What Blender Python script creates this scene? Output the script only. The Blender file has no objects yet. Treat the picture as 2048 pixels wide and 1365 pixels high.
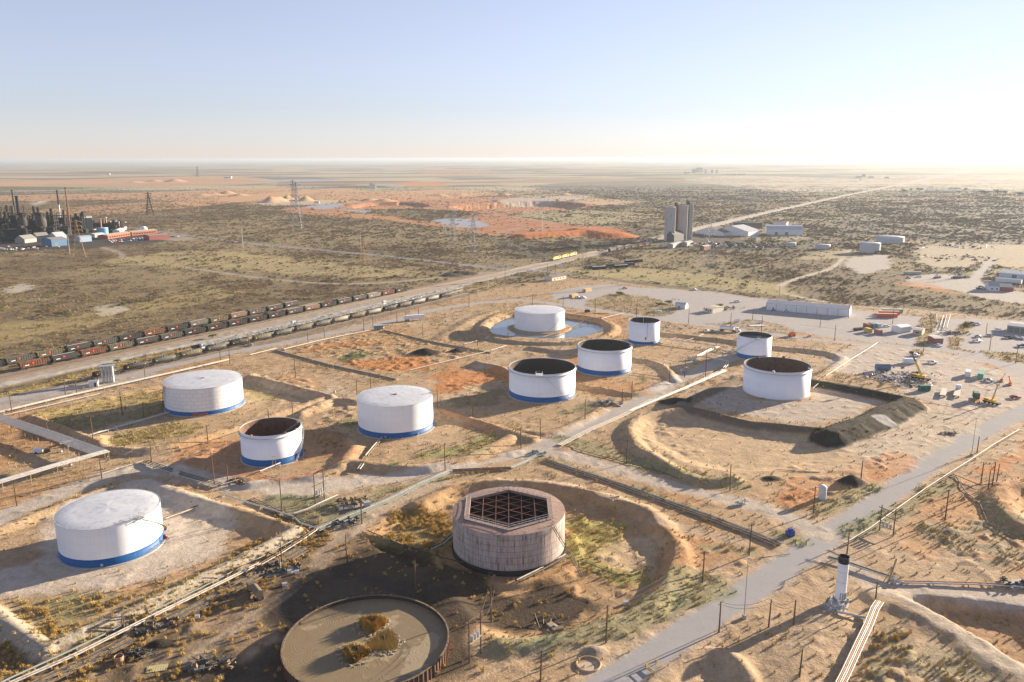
import bpy, math, random
import numpy as np
from mathutils import Vector, Matrix
random.seed(7); RNG = np.random.default_rng(7)
D = bpy.data; SC = bpy.context.scene; COL = SC.collection
R = math.radians
# ------------------------------------------------------------------ camera
F, CX, CY, HC = 1593.0, 1024.0, 682.5, 110.0
PITCH, ROLL = R(12.95), R(-0.13)
cam = D.objects.new('camera', D.cameras.new('camera')); COL.objects.link(cam)
cam.data.sensor_width = 36; cam.data.lens = F/2048*36
cam.data.clip_start = 1; cam.data.clip_end = 120000
CM = Matrix.Rotation(R(90)-PITCH, 4, 'X') @ Matrix.Rotation(ROLL, 4, 'Z')
cam.matrix_world = Matrix.Translation((0, 0, HC)) @ CM
SC.camera = cam
# ------------------------------------------------------------------ light
SUN_AZ, SUN_EL = R(57), R(12.5)
w = D.worlds.new('World'); SC.world = w; w.use_nodes = True
nt = w.node_tree; bg = nt.nodes['Background']
sky = nt.nodes.new('ShaderNodeTexSky'); sky.sky_type = 'NISHITA'; sky.sun_disc = False
sky.sun_elevation = SUN_EL; sky.sun_rotation = SUN_AZ
sky.air_density = 1.0; sky.dust_density = 0.0; sky.ozone_density = 4.0; sky.altitude = 100
hs_ = nt.nodes.new('ShaderNodeHueSaturation'); hs_.inputs['Saturation'].default_value = .62
tn = nt.nodes.new('ShaderNodeMix'); tn.data_type = 'RGBA'; tn.blend_type = 'MULTIPLY'; tn.inputs[0].default_value = 1
tn.inputs[7].default_value = (1.05, .965, 1.065, 1)      # clear winter air over pale dust: less cyan than the model's default
gm_ = nt.nodes.new('ShaderNodeGamma'); gm_.inputs[1].default_value = .8      # evens out the sky around the low sun
nt.links.new(sky.outputs[0], hs_.inputs['Color']); nt.links.new(hs_.outputs[0], gm_.inputs[0]); nt.links.new(gm_.outputs[0], tn.inputs[6])
nt.links.new(tn.outputs[2], bg.inputs[0]); bg.inputs[1].default_value = 0.074
sl = D.lights.new('sun', 'SUN'); sl.energy = 5.0; sl.angle = R(0.53); sl.color = (1.0, 0.83, 0.62)
so = D.objects.new('sun', sl); COL.objects.link(so)
SD = Vector((math.sin(SUN_AZ)*math.cos(SUN_EL), math.cos(SUN_AZ)*math.cos(SUN_EL), math.sin(SUN_EL)))
so.rotation_euler = SD.to_track_quat('Z', 'Y').to_euler()
so.location = (0, 0, 300)
SC.view_settings.view_transform = 'Standard'; SC.view_settings.look = 'None'
SC.view_settings.exposure = 1.75; SC.view_settings.gamma = 1
SC.render.engine = 'CYCLES'
cy = SC.cycles
cy.use_denoising = True
cy.max_bounces = 5; cy.diffuse_bounces = 3; cy.glossy_bounces = 2; cy.transmission_bounces = 2
cy.volume_bounces = 1; cy.transparent_max_bounces = 6; cy.sample_clamp_indirect = 6
HAZE_DENSITY = 0.000062

# ------------------------------------------------------------------ pixel (2048 x 1365 photo) -> point on the ground
def ray(px, py):
    d = CM.to_3x3() @ Vector(((px-CX)/F, -(py-CY)/F, -1.0))
    return d
def at(px, py, z=0.0):
    d = ray(px, py)
    t = (z-HC)/d.z if d.z < -1e-5 else 60000
    return Vector((d.x*t, d.y*t, z))
def proj(p):
    q = CM.to_3x3().transposed() @ (Vector(p)-Vector((0, 0, HC)))
    return (CX+F*q.x/-q.z, CY-F*q.y/-q.z, -q.z)
def height_to(p, py):
    """height above p whose image lies on row py"""
    lo, hi = 0.0, 120.0
    for _ in range(40):
        m = (lo+hi)/2
        if proj((p[0], p[1], p[2]+m))[1] > py: lo = m
        else: hi = m
    return lo

# ------------------------------------------------------------------ noise
def _h(ix, iy, s):
    n = (ix*374761393 + iy*668265263 + s*1274126177) & 0xffffffff
    n = ((n ^ (n >> 13))*1274126177) & 0xffffffff
    n = (n ^ (n >> 16)) & 0xffffffff
    return n/4294967295.0
def vnoise(x, y, s=0):
    xi = np.floor(x).astype(np.int64); yi = np.floor(y).astype(np.int64)
    fx = x-xi; fy = y-yi
    fx = fx*fx*(3-2*fx); fy = fy*fy*(3-2*fy)
    a = _h(xi, yi, s); b = _h(xi+1, yi, s); c = _h(xi, yi+1, s); d = _h(xi+1, yi+1, s)
    return (a*(1-fx)+b*fx)*(1-fy)+(c*(1-fx)+d*fx)*fy
def fbm(x, y, sc, o=4, s=0):
    r = 0; a = .5; t = 0
    for k in range(o):
        r = r+a*vnoise(x/sc+17.3*k, y/sc-9.1*k, s+k); t += a; a *= .5; sc *= .5
    return r/t
def sst(a, b, x):
    t = np.clip((x-a)/(b-a), 0, 1); return t*t*(3-2*t)

# ------------------------------------------------------------------ ground grid
def axis(lo, hi, step, far, g1, cap, capto, g2):
    def side(start, sign):
        out = []; p = start; s = step
        while abs(p) < far:
            if s < cap: s *= g1
            elif abs(p) < capto: s = cap
            else: s *= g2
            p += sign*s; out.append(p)
        return out
    mid = list(np.arange(lo, hi+1e-6, step))
    return np.array(sorted(side(lo, -1))+mid+side(hi, 1))
XS = axis(-215, 255, .8, 45000, 1.012, 8, 2200, 1.12)
ys_mid = list(np.arange(118, 560, .8)); s = .8; p = ys_mid[-1]
while p < 45000:
    s = s*1.010 if s < 14 else (14 if p < 4200 else s*1.06)
    p += s; ys_mid.append(p)
YS = np.array([-3000, -800, -200, 0, 60, 90, 105, 112, 116]+ys_mid)
GX, GY = np.meshgrid(XS, YS)
NY, NX = GX.shape
HZ = np.zeros_like(GX)
CR = np.zeros(GX.shape+(3,)); VEG = np.zeros_like(GX); TUF = np.zeros_like(GX)
N1 = fbm(GX, GY, 30, 4, 1); N2 = fbm(GX, GY, 9, 4, 5); N3 = fbm(GX, GY, 2.6, 2, 9)
NB = fbm(GX, GY, 160, 4, 12)

def world_pts(pts, z=0): return [at(a, b, z).xy for a, b in pts]
def window(pts, m):
    xs = [p[0] for p in pts]; ys = [p[1] for p in pts]
    i0, i1 = np.searchsorted(XS, [min(xs)-m, max(xs)+m]); j0, j1 = np.searchsorted(YS, [min(ys)-m, max(ys)+m])
    return slice(max(j0-1, 0), j1+1), slice(max(i0-1, 0), i1+1)
def segdist(X, Y, pts, closed=False):
    d = np.full(X.shape, 1e9); n = len(pts)
    for k in range(n if closed else n-1):
        a = pts[k]; b = pts[(k+1) % n]
        vx, vy = b[0]-a[0], b[1]-a[1]; L = vx*vx+vy*vy+1e-9
        t = np.clip(((X-a[0])*vx+(Y-a[1])*vy)/L, 0, 1)
        d = np.minimum(d, (X-a[0]-t*vx)**2+(Y-a[1]-t*vy)**2)
    return np.sqrt(d)
def inside(X, Y, pts):
    r = np.zeros(X.shape, bool); n = len(pts)
    for k in range(n):
        a = pts[k]; b = pts[(k+1) % n]
        if a[1] == b[1]: continue
        c = ((a[1] > Y) != (b[1] > Y)) & (X < (b[0]-a[0])*(Y-a[1])/(b[1]-a[1])+a[0])
        r ^= c
    return r
def smooth_poly(pts, closed=False, n=5):
    P = [Vector(p) for p in pts]; out = []; m = len(P)
    for k in range(m if closed else m-1):
        p0 = P[(k-1) % m] if closed or k > 0 else P[k]; p1 = P[k]; p2 = P[(k+1) % m]
        p3 = P[(k+2) % m] if closed or k < m-2 else p2
        for i in range(n):
            t = i/n
            out.append(.5*((2*p1)+(p2-p0)*t+(2*p0-5*p1+4*p2-p3)*t*t+(3*p1-p0-3*p2+p3)*t**3))
    if not closed: out.append(P[-1])
    return out
def berm(px, h, top=1.2, slope=3.0, closed=False, sm=True, wob=.5, z=None, col=None, veg=None):
    pts = world_pts(px, (h if z is None else z))
    if sm: pts = smooth_poly(pts, closed)
    wnd = window(pts, top+slope+4)
    X, Y = GX[wnd], GY[wnd]
    d = segdist(X, Y, pts, closed)+(N2[wnd]-.5)*wob*3+(N3[wnd]-.5)*wob
    h = h*.8
    hh = h*np.clip(1-(d-top)/slope, 0, 1)*((.80+.22*N1[wnd]+.20*N2[wnd]) if wob > .18 else 1.1)
    hh = hh+np.where(hh > .15, 1, 0)*(wob > .18)*((N3[wnd]-.5)*.28+(vnoise(X/1.3, Y/1.3, 5)-.5)*.16)
    hh = np.maximum(hh, 0)
    near = d < top+slope
    HZ[wnd] = np.where(near, np.maximum(HZ[wnd], hh+np.minimum(HZ[wnd], 0)*np.clip((d-top)/slope, 0, 1)), HZ[wnd])
    if col is not None: mix(wnd, np.clip((top+slope-d)/1.2, 0, 1), col, veg)
def hollow(px, depth, slope=4.0, sm=True, wob=1.0):
    pts = world_pts(px)
    if sm: pts = smooth_poly(pts, True)
    wnd = window(pts, slope+4); X, Y = GX[wnd], GY[wnd]
    d = segdist(X, Y, pts, True); d = np.where(inside(X, Y, pts), d, -d)+(N2[wnd]-.5)*wob*3
    HZ[wnd] = HZ[wnd]-depth*np.clip(d/slope, 0, 1)
def mix(wnd, m, col, veg=None, tuf=None):
    m = np.clip(m, 0, 1)
    CR[wnd] = CR[wnd]*(1-m[..., None])+np.array(col)*m[..., None]
    if veg is not None: VEG[wnd] = VEG[wnd]*(1-m)+veg*m
    if tuf is not None: TUF[wnd] = TUF[wnd]*(1-m)+tuf*m
def patch(col, px, soft=2.0, wob=4.0, a=1.0, veg=None, tuf=None, sm=True, spot=None, sc=1):
    pts = world_pts(px)
    if sm: pts = smooth_poly(pts, True)
    wnd = window(pts, soft+wob*2+2); X, Y = GX[wnd], GY[wnd]
    d = segdist(X, Y, pts, True); d = np.where(inside(X, Y, pts), d, -d)
    n = N2[wnd] if sc == 1 else fbm(X, Y, 9*sc, 4, 31)
    d = d+(n-.5)*wob*4*1.0
    m = sst(-soft, soft, d)*a
    if spot is not None: m = m*sst(spot-.08, spot+.08, fbm(X, Y, 5*sc, 3, 77))
    mix(wnd, m, col, veg, tuf)
def strip(col, px, width, soft=.8, wob=.6, a=1.0, veg=None, tuf=None, sm=True, flat=False):
    pts = world_pts(px)
    if sm: pts = smooth_poly(pts)
    wnd = window(pts, width+soft+3); X, Y = GX[wnd], GY[wnd]
    d = segdist(X, Y, pts)+(N2[wnd]-.5)*wob*3
    m = sst(width/2+soft, width/2-soft, d)
    if flat: HZ[wnd] = HZ[wnd]*(1-m)
    mix(wnd, m*a, col, veg, tuf)

SAND = (.385, .27, .16); PALE = (.47, .36, .25); ORANGE = (.47, .19, .06); RUSTY = (.36, .13, .05)
GRAVEL = (.42, .355, .29); GREY = (.345, .32, .30); ASPH = (.31, .30, .295); DRY = (.34, .26, .11)
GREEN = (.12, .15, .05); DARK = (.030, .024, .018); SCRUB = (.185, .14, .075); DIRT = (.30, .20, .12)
OLIVE = (.20, .17, .085)

# base: scrubland far, worked sand near
CR[:] = np.array(SCRUB)
n = sst(.35, .62, NB)[..., None]; CR[:] = CR*(1-n)+np.array((.27, .21, .11))*n
VEG[:] = .75
FLD = GY > 1700
# distant fields: rectangular blocks with their own crop or soil colour
fx = np.floor((GX*.97+GY*.24)/900+.3*vnoise(GX/2500, GY/2500, 3)); fy = np.floor((GY*.97-GX*.24)/520)
hsh = _h(fx.astype(np.int64), fy.astype(np.int64), 41)
pal = np.array([(.36, .28, .16), (.26, .23, .14), (.20, .19, .12), (.33, .29, .19), (.17, .15, .10), (.38, .25, .14), (.24, .25, .13), (.30, .19, .12)])
fc = pal[(hsh*7.99).astype(int)]
mf = sst(1900, 3000, GY+600*(NB-.5))[..., None]*.95
n4 = fbm(GX+GY*.5, GY*1.6, 520, 4, 61)
CR[:] = CR*(1-mf)+fc*mf
k4 = sst(.5, .58, n4)[..., None]*.85*mf
CR[:] = CR*(1-k4)+np.array((.10, .095, .075))*k4
n5 = sst(.56, .62, fbm(GX-GY*.3, GY*2.2, 700, 4, 63))[..., None]*.7*mf
CR[:] = CR*(1-n5)+np.array((.44, .36, .25))*n5
VEG[:] = VEG*(1-mf[..., 0]*.8)
# worked land south of the railway
patch(SAND, [(-300, 845), (0, 790), (520, 678), (1020, 572), (1110, 552), (1290, 572), (1530, 598), (1820, 618), (2100, 645), (2400, 700), (2700, 1500), (1000, 2600), (-500, 1800)],
      3, 2, veg=.0, tuf=.12, sm=False)
SAND2 = sst(.42, .6, N1)*(VEG < .3)*(GY < 620)
CR[:] = CR*(1-.35*SAND2[..., None])+np.array(PALE)*.35*SAND2[..., None]
OR2 = sst(.55, .72, fbm(GX, GY, 42, 4, 88))*(VEG < .3)*(GY < 620)
CR[:] = CR*(1-.6*OR2[..., None])+np.array((.43, .215, .09))*.6*OR2[..., None]
BR2 = sst(.5, .68, fbm(GX, GY, 14, 4, 188))*(VEG < .3)*(GY < 620)
CR[:] = CR*(1-.4*BR2[..., None])+np.array((.29, .205, .125))*.4*BR2[..., None]
TUF[:] = np.maximum(TUF, sst(.52, .66, fbm(GX, GY, 24, 4, 91))*.38*(VEG < .3)*(GY < 620))
# ================================================================== terrain and land cover
# yards and roads in grey gravel
patch(GREY, [(1110, 585), (1200, 570), (1300, 577), (1420, 583), (1535, 600), (1720, 622), (1860, 637), (1900, 655), (2060, 665), (2080, 745), (1960, 712), (1850, 695), (1700, 680), (1560, 662), (1440, 655), (1340, 640), (1230, 622), (1120, 612)], 1.2, 1.5, veg=0, tuf=0)
patch(GREY, [(1880, 640), (2100, 655), (2100, 790), (2000, 735), (1900, 705)], 1.2, 1.5, veg=0, tuf=0)
patch(GRAVEL, [(1690, 700), (1800, 690), (1900, 710), (2060, 765), (2048, 815), (1960, 850), (1850, 800), (1760, 760), (1650, 735)], 3, 3, veg=0, tuf=0)
patch((.33, .25, .15), [(1170, 612), (1200, 592), (1260, 590), (1330, 603), (1360, 620), (1300, 635), (1220, 622)], 2, 3, veg=.05, tuf=.5)
patch((.33, .25, .15), [(1440, 645), (1500, 640), (1560, 650), (1590, 665), (1500, 668), (1400, 650)], 2, 3, a=.7, tuf=.3)
patch((.33, .25, .15), [(1838, 640), (1872, 632), (1862, 668), (1850, 705), (1828, 715), (1830, 680)], 1, 2, veg=0, tuf=.8)
patch((.34, .25, .14), [(1895, 690), (1925, 645), (1945, 650), (1915, 690), (1945, 705), (1915, 708)], 1, 1.5, tuf=.9)
patch((.34, .25, .14), [(1970, 703), (2060, 712), (2060, 726), (1990, 718)], 1, 1.5, tuf=.8)
patch(SAND, [(1110, 600), (1000, 610), (940, 640), (1000, 640), (1130, 622)], 2, 3, tuf=.3)
# railway corridor
RAIL = [(-400, 845), (0, 760.5), (520, 650), (1000, 546), (1330, 473)]
strip((.33, .285, .225), [(-400, 850), (0, 764), (520, 654), (1000, 549), (1330, 474), (1520, 429), (1674, 395), (1880, 353), (1960, 338)], 24, 2, 1, veg=0, tuf=0, sm=False)
strip((.25, .185, .135), [(-300, 821), (0, 757), (520, 646), (880, 568), (1010, 541)], 9, 1.5, 1, veg=0, tuf=0, sm=False)
strip((.46, .42, .37), [(-300, 833), (0, 771), (520, 660.5), (1000, 554), (1300, 484)], 5, 1.5, 1, a=.75, veg=0, tuf=0, sm=False)
strip((.42, .39, .35), [(1200, 503), (1330, 474), (1520, 429), (1674, 395), (1880, 353), (1960, 338)], 12, 3, 2, veg=0, sm=False)
strip((.40, .30, .13), [(-100, 815), (60, 780), (300, 716), (520, 672), (700, 632), (880, 592), (990, 566)], 9, 1.5, 1.6, veg=0, tuf=1.3, sm=False)
strip((.20, .16, .12), [(-20, 808), (180, 764), (520, 690), (924, 590)], 14, 1.5, 1, a=.85, veg=0, tuf=0, sm=False)
strip(GREY, [(-60, 812), (60, 790), (230, 757), (458, 706), (500, 699), (754, 649), (881, 618), (1020, 601), (1127, 611), (1254, 629), (1381, 647), (1482, 661), (1569, 672), (1714, 688), (1875, 700), (1955, 713), (2060, 757)], 8.5, 1, 1, veg=0, tuf=0)
patch(GREY, [(0, 806), (190, 760), (300, 745), (290, 762), (120, 795), (0, 826)], 1.5, 1.5, a=.7, veg=0, tuf=0)
# other roads
ROAD = [(1150, 1420), (1225, 1365), (1365, 1270), (1500, 1180), (1600, 1113), (1680, 1055), (1794, 978), (1848, 935), (1941, 878), (2048, 820), (2120, 785)]
strip((.42, .33, .24), ROAD, 13, 1.6, 1.2, a=.7, veg=0, tuf=0)
strip(ASPH, ROAD, 8.4, .5, .5, veg=0, tuf=0, flat=True)
LANE = [(1063, 904), (1160, 862), (1254, 815), (1355, 762), (1420, 733), (1470, 712)]
strip(GRAVEL, LANE, 9, 1.5, .8, veg=0, tuf=0)
strip(GREY, LANE, 5.5, 1.2, .8, a=.8, tuf=0)
patch((.45, .39, .32), [(1063, 895), (1100, 898), (1060, 918), (960, 935), (820, 962), (660, 985), (560, 1000), (500, 985), (450, 975), (520, 962), (640, 958), (760, 948), (900, 935)], 1.5, 2, veg=0, tuf=0)
strip((.41, .355, .29), [(480, 972), (440, 965), (380, 952), (292, 938), (228, 948), (127, 985), (0, 1037), (-80, 1070)], 10, 1.6, 1, veg=0, tuf=0)
strip((.42, .36, .29), [(1075, 903), (1130, 910), (1228, 937), (1355, 975), (1500, 1010), (1580, 1040), (1650, 1072)], 8, 1.6, 1.2, veg=0, tuf=0)
strip((.42, .34, .25), [(1010, 965), (1130, 972), (1230, 1000), (1330, 1050), (1400, 1065), (1480, 1090)], 6, 1.6, 1.5, a=.6, veg=0, tuf=0)
strip((.40, .31, .22), [(330, 1330), (450, 1270), (560, 1190), (640, 1120), (700, 1060), (790, 1000), (880, 968)], 8, 1.6, 1.2, veg=0, tuf=0)
strip((.42, .33, .22), [(790, 800), (870, 770), (960, 735), (1020, 712), (1060, 700)], 8, 1.6, 1.2, a=.7, tuf=0)
strip((.42, .34, .24), [(500, 800), (600, 770), (720, 792), (800, 775)], 9, 1.6, 1.5, a=.6, tuf=0)
strip(GRAVEL, [(1700, 1130), (1780, 1185), (1850, 1180), (1940, 1190), (2060, 1205)], 7, 1.5, 1, veg=0, tuf=0)
strip((.40, .33, .25), [(1760, 1180), (1830, 1215), (1900, 1260), (1990, 1318), (2040, 1345)], 6, 1.2, 1, veg=0, tuf=0)
patch(ASPH, [(1600, 1110), (1660, 1130), (1700, 1110), (1668, 1082)], 1.5, 1.2, a=.25)
# paved road and tracks through the scrub
strip((.22, .225, .235), [(240, 453), (368, 470), (520, 489), (754, 511), (995, 537), (1060, 541), (1140, 549)], 10, 2, .5, veg=0)
strip((.30, .25, .19), [(130, 488), (203, 495), (241, 508), (254, 518), (355, 533), (520, 556), (652, 567), (779, 565), (982, 545)], 9, 2, 1, veg=0)
strip((.14, .125, .10), [(1137, 547), (1279, 566), (1520, 592), (1650, 604), (1821, 617), (2060, 642)], 3.5, 1, 1, veg=0)
strip((.36, .31, .23), [(1137, 551), (1279, 571), (1520, 597), (1650, 608), (1821, 622), (2060, 648)], 4, 1, 1, veg=0)
strip((.42, .37, .30), [(1674, 530), (1655, 540), (1600, 556), (1561, 572), (1563, 584), (1607, 596), (1650, 604)], 6, 1.5, 1, veg=0)
strip((.40, .36, .30), [(1700, 500), (1674, 530)], 6, 2, 1, veg=0)
strip((.34, .33, .31), [(2012, 484), (2006, 494), (1972, 534), (1946, 563), (1935, 575)], 11, 2, 1, veg=0)
patch((.36, .33, .29), [(1815, 556), (1880, 548), (1945, 560), (2060, 590), (2060, 606), (1970, 598), (1900, 580), (1830, 572)], 2, 4, veg=0)
patch(ORANGE, [(1795, 568), (1840, 566), (1900, 580), (1930, 590), (1850, 580)], 4, 4, a=.6, veg=0)
patch((.36, .33, .29), [(1690, 520), (1770, 510), (1780, 535), (1720, 548)], 4, 4, veg=0)
patch((.37, .31, .21), [(1850, 492), (2000, 485), (1985, 515), (1920, 535), (1840, 525)], 5, 6, veg=.05)
patch((.37, .31, .21), [(2015, 490), (2100, 495), (2100, 530), (1990, 530)], 5, 6, veg=.05)
patch((.40, .33, .20), [(1600, 520), (1640, 505), (1720, 500), (1700, 515)], 5, 6, a=.7, veg=.1)
# grass belt north-east of the tank farm
patch((.36, .30, .14), [(1120, 545), (1180, 535), (1330, 540), (1500, 560), (1580, 575), (1560, 592), (1300, 565)], 5, 6, a=.8, veg=.25)
patch((.34, .27, .12), [(0, 690), (200, 650), (330, 620), (480, 590), (420, 575), (300, 600), (100, 640), (0, 650)], 8, 10, a=.7, veg=.3)
patch((.37, .30, .15), [(230, 520), (420, 500), (620, 520), (840, 545), (700, 556), (480, 540), (300, 535)], 8, 14, a=.8, veg=.2)
patch((.44, .40, .30), [(190, 615), (240, 610), (260, 620), (210, 632)], 4, 5, a=.8, veg=0)
patch((.44, .40, .33), [(8, 578), (40, 568), (70, 572), (60, 582), (20, 586)], 4, 5, a=.8, veg=0)
patch((.11, .10, .07), [(1000, 480), (1100, 485), (1200, 475), (1320, 455), (1310, 480), (1180, 505), (1060, 520), (1000, 505)], 8, 10, a=.8, veg=1)
patch((.36, .31, .17), [(1030, 430), (1100, 420), (1250, 425), (1330, 432), (1200, 450), (1080, 448)], 12, 12, a=.7, veg=.15)
patch((.13, .12, .09), [(1500, 480), (1600, 470), (1720, 465), (1700, 490), (1620, 500), (1480, 505)], 8, 10, a=.7, veg=1)
patch((.17, .155, .12), [(1600, 460), (1750, 425), (2100, 400), (2100, 478), (1830, 480), (1700, 470)], 15, 16, a=.8, veg=.9, sc=3)
patch((.17, .155, .12), [(1080, 370), (1300, 362), (1560, 385), (1500, 405), (1330, 400), (1130, 385)], 30, 30, a=.8, veg=.8, sc=4)
patch((.45, .38, .29), [(1370, 358), (1500, 352), (1700, 358), (1760, 362), (1680, 384), (1500, 376)], 20, 24, a=.75, veg=0, sc=4, spot=.45)
patch((.44, .37, .28), [(1760, 352), (2100, 350), (2100, 385), (1900, 375), (1780, 372)], 20, 24, a=.7, veg=0, sc=4, spot=.5)
# orange workings and pits to the north
OL = (.50, .27, .13)
for pg, c, a in [
    ([(-100, 366), (200, 358), (430, 352), (560, 362), (430, 372), (200, 374), (-100, 372)], OL, .7),
    ([(-100, 395), (150, 388), (330, 384), (480, 378), (560, 376), (640, 384), (480, 405), (380, 412), (300, 400), (100, 402), (-100, 404)], OL, .75),
    ([(60, 425), (200, 410), (330, 404), (420, 410), (330, 420), (180, 432)], OL, .6),
    ([(430, 402), (520, 388), (680, 378), (760, 384), (900, 380), (1000, 388), (880, 400), (700, 408), (560, 410)], OL, .8),
    ([(570, 418), (640, 412), (760, 402), (900, 398), (1010, 395), (1180, 405), (1270, 403), (1200, 412), (1130, 420), (1010, 428), (880, 420), (760, 416), (680, 428), (600, 430)], (.40, .155, .065), .85),
    ([(640, 430), (720, 428), (800, 436), (920, 455), (1000, 468), (990, 472), (880, 455), (760, 440)], ORANGE, .8),
    ([(940, 432), (1000, 428), (1080, 442), (1160, 452), (1235, 455), (1240, 472), (1150, 474), (1020, 470), (950, 462), (920, 445)], (.36, .13, .055), .9),
    ([(1120, 396), (1190, 396), (1280, 405), (1200, 410)], (.48, .33, .21), .7),
    ([(830, 342), (930, 338), (1000, 345), (900, 352)], RUSTY, .5),
    ([(790, 368), (860, 364), (900, 372), (820, 374)], ORANGE, .8)]:
    patch(c, pg, 8, 10, a, veg=0, sc=3)
    patch((.36, .27, .17), pg, 8, 10, .55, sc=3, spot=.52)
for pg in [[(610, 414), (660, 408), (690, 410), (650, 419)], [(680, 422), (740, 421), (730, 426)], [(870, 440), (930, 438), (980, 450), (940, 456), (890, 450)], [(500, 360), (640, 360), (680, 362), (560, 364)], [(770, 373), (810, 372), (800, 375)]]:
    patch((.27, .30, .36), pg, 3, 4, .9, veg=0, sc=2)
patch((.40, .35, .29), [(1040, 395), (1180, 392), (1130, 402), (1000, 405)], 10, 8, .8, veg=0, sc=2)
patch((.44, .36, .26), [(520, 406), (640, 400), (700, 404), (560, 412)], 6, 6, .8, veg=0, sc=2)
hollow([(905, 412), (1000, 405), (1090, 402), (1170, 408), (1140, 419), (1010, 426), (930, 421)], 12, 34, wob=5)
hollow([(700, 412), (760, 404), (830, 405), (860, 413), (780, 419), (720, 418)], 7, 22, wob=5)
berm([(1170, 455), (1200, 458), (1225, 463)], 7, 14, 24, wob=3, col=(.42, .14, .045), veg=0)
berm([(1050, 466), (1120, 462), (1180, 458)], 6, 8, 18, wob=3, col=(.44, .16, .05), veg=0)
for x, y, h, r_ in [(541, 405, 18, 26), (557, 404, 17, 28), (576, 402, 17, 26), (612, 402, 15, 24), (430, 391, 9, 30), (455, 389, 13, 34), (405, 392, 8, 30), (480, 392, 9, 30), (310, 364, 12, 50), (350, 364, 16, 60), (270, 366, 9, 50), (740, 402, 9, 30), (770, 403, 8, 34), (1130, 390, 7, 24), (880, 392, 7, 30), (920, 391, 6, 40), (1010, 390, 7, 26)]:
    pts = [at(x, y).xy]; wnd = window(pts, r_+5)
    d = np.hypot(GX[wnd]-pts[0][0], GY[wnd]-pts[0][1])
    HZ[wnd] = np.maximum(HZ[wnd], h*np.clip(1-d/r_, 0, 1)); mix(wnd, sst(r_*1.1, r_*.8, d), (.50, .32, .19), 0)
# far crop of the refinery: dark yard
patch((.045, .04, .036), [(-100, 500), (-100, 450), (60, 440), (180, 446), (240, 462), (330, 468), (370, 476), (330, 484), (230, 492), (130, 500)], 6, 5, .95, veg=0, sc=2)
patch((.33, .28, .22), [(300, 475), (345, 470), (392, 478), (340, 482)], 4, 3, .8, veg=0)
patch((.075, .062, .05), [(1340, 500), (1330, 482), (1400, 470), (1480, 478), (1560, 495), (1480, 500)], 5, 5, .9, veg=0, sc=2)
patch((.36, .31, .22), [(1540, 470), (1600, 468), (1610, 478), (1560, 482)], 4, 4, .7, veg=.1)
# ---- tank farm ground patches
patch((.40, .27, .15), [(555, 700), (769, 660), (980, 704), (786, 754)], 2, 3, a=.7, tuf=.35, sm=False)
patch(ORANGE, [(770, 716), (830, 712), (870, 722), (850, 740), (780, 742), (700, 728)], 2, 4, .85)
patch(ORANGE, [(640, 695), (720, 682), (780, 682), (700, 692), (600, 705)], 2, 4, .75)
patch(GREEN, [(675, 718), (740, 702), (745, 706), (700, 722)], 1.5, 3, .8, tuf=.9)
patch(ORANGE, [(885, 750), (990, 742), (1020, 760), (920, 780), (860, 790)], 2, 4, .85)
patch(ORANGE, [(1135, 725), (1160, 715), (1160, 760), (1150, 768)], 1.5, 2, .7)
patch((.42, .25, .12), [(585, 745), (640, 762), (620, 785), (560, 755)], 2, 4, .6)
patch(DRY, [(80, 826), (220, 802), (330, 780), (330, 800), (230, 822), (110, 845)], 1.5, 3, .8, tuf=1.0)
patch(OLIVE, [(110, 848), (230, 825), (330, 808), (330, 826), (220, 850), (150, 862)], 1.5, 2, .8, tuf=.7)
patch(DRY, [(222, 880), (260, 862), (340, 845), (400, 848), (380, 868), (300, 884), (240, 890)], 1.5, 3, .85, tuf=1.3)
patch((.37, .30, .13), [(490, 775), (530, 785), (560, 800), (500, 800)], 1.5, 3, .7, tuf=.6)
patch((.47, .30, .15), [(330, 890), (480, 870), (490, 880), (380, 905)], 2, 3, .7)
patch((.40, .20, .10), [(340, 912), (480, 880), (500, 940), (600, 950), (690, 905), (640, 870), (700, 890), (690, 935), (560, 965), (430, 950)], 2, 3, .75)
patch((.25, .15, .09), [(610, 870), (660, 868), (700, 885), (690, 920), (640, 905)], 2, 3, .8)
patch(GREEN, [(680, 845), (715, 838), (720, 850), (690, 853)], 1.2, 2, .7, tuf=.9)
patch((.26, .26, .10), [(835, 905), (900, 895), (985, 870), (990, 882), (920, 908), (860, 914)], 1.5, 3, .75, tuf=1.0)
patch((.40, .22, .12), [(875, 822), (960, 845), (1010, 868), (960, 862)], 1.5, 2, .8)
patch(OLIVE, [(900, 800), (950, 790), (1000, 775), (1010, 800), (960, 815), (910, 812)], 2, 3, .7, tuf=.4)
patch((.42, .24, .12), [(1150, 775), (1270, 770), (1300, 790), (1200, 800)], 2, 3, .6)
patch(GREEN, [(1270, 765), (1295, 755), (1300, 762), (1280, 772)], 1, 2, .7, tuf=.8)
patch((.20, .19, .10), [(1120, 822), (1190, 805), (1200, 812), (1140, 832)], 1, 2, .7, tuf=.5)
patch((.45, .33, .20), [(1280, 850), (1340, 830), (1440, 838), (1620, 870), (1720, 900), (1700, 930), (1560, 960), (1420, 950), (1320, 905)], 3, 3, .8, tuf=0)
patch((.40, .36, .31), [(1380, 792), (1470, 765), (1500, 800), (1620, 800), (1640, 770), (1760, 790), (1640, 845), (1480, 825)], 2, 2, .7, tuf=0)
patch((.45, .38, .29), [(1660, 860), (1830, 810), (1950, 850), (1800, 930), (1700, 900)], 3, 3, .7, tuf=0)
patch(ORANGE, [(1545, 1005), (1580, 975), (1635, 980), (1645, 1005), (1590, 1020)], 1.5, 3, .7)
patch(ORANGE, [(1740, 925), (1810, 905), (1820, 930), (1750, 960)], 1.5, 3, .5)
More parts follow.
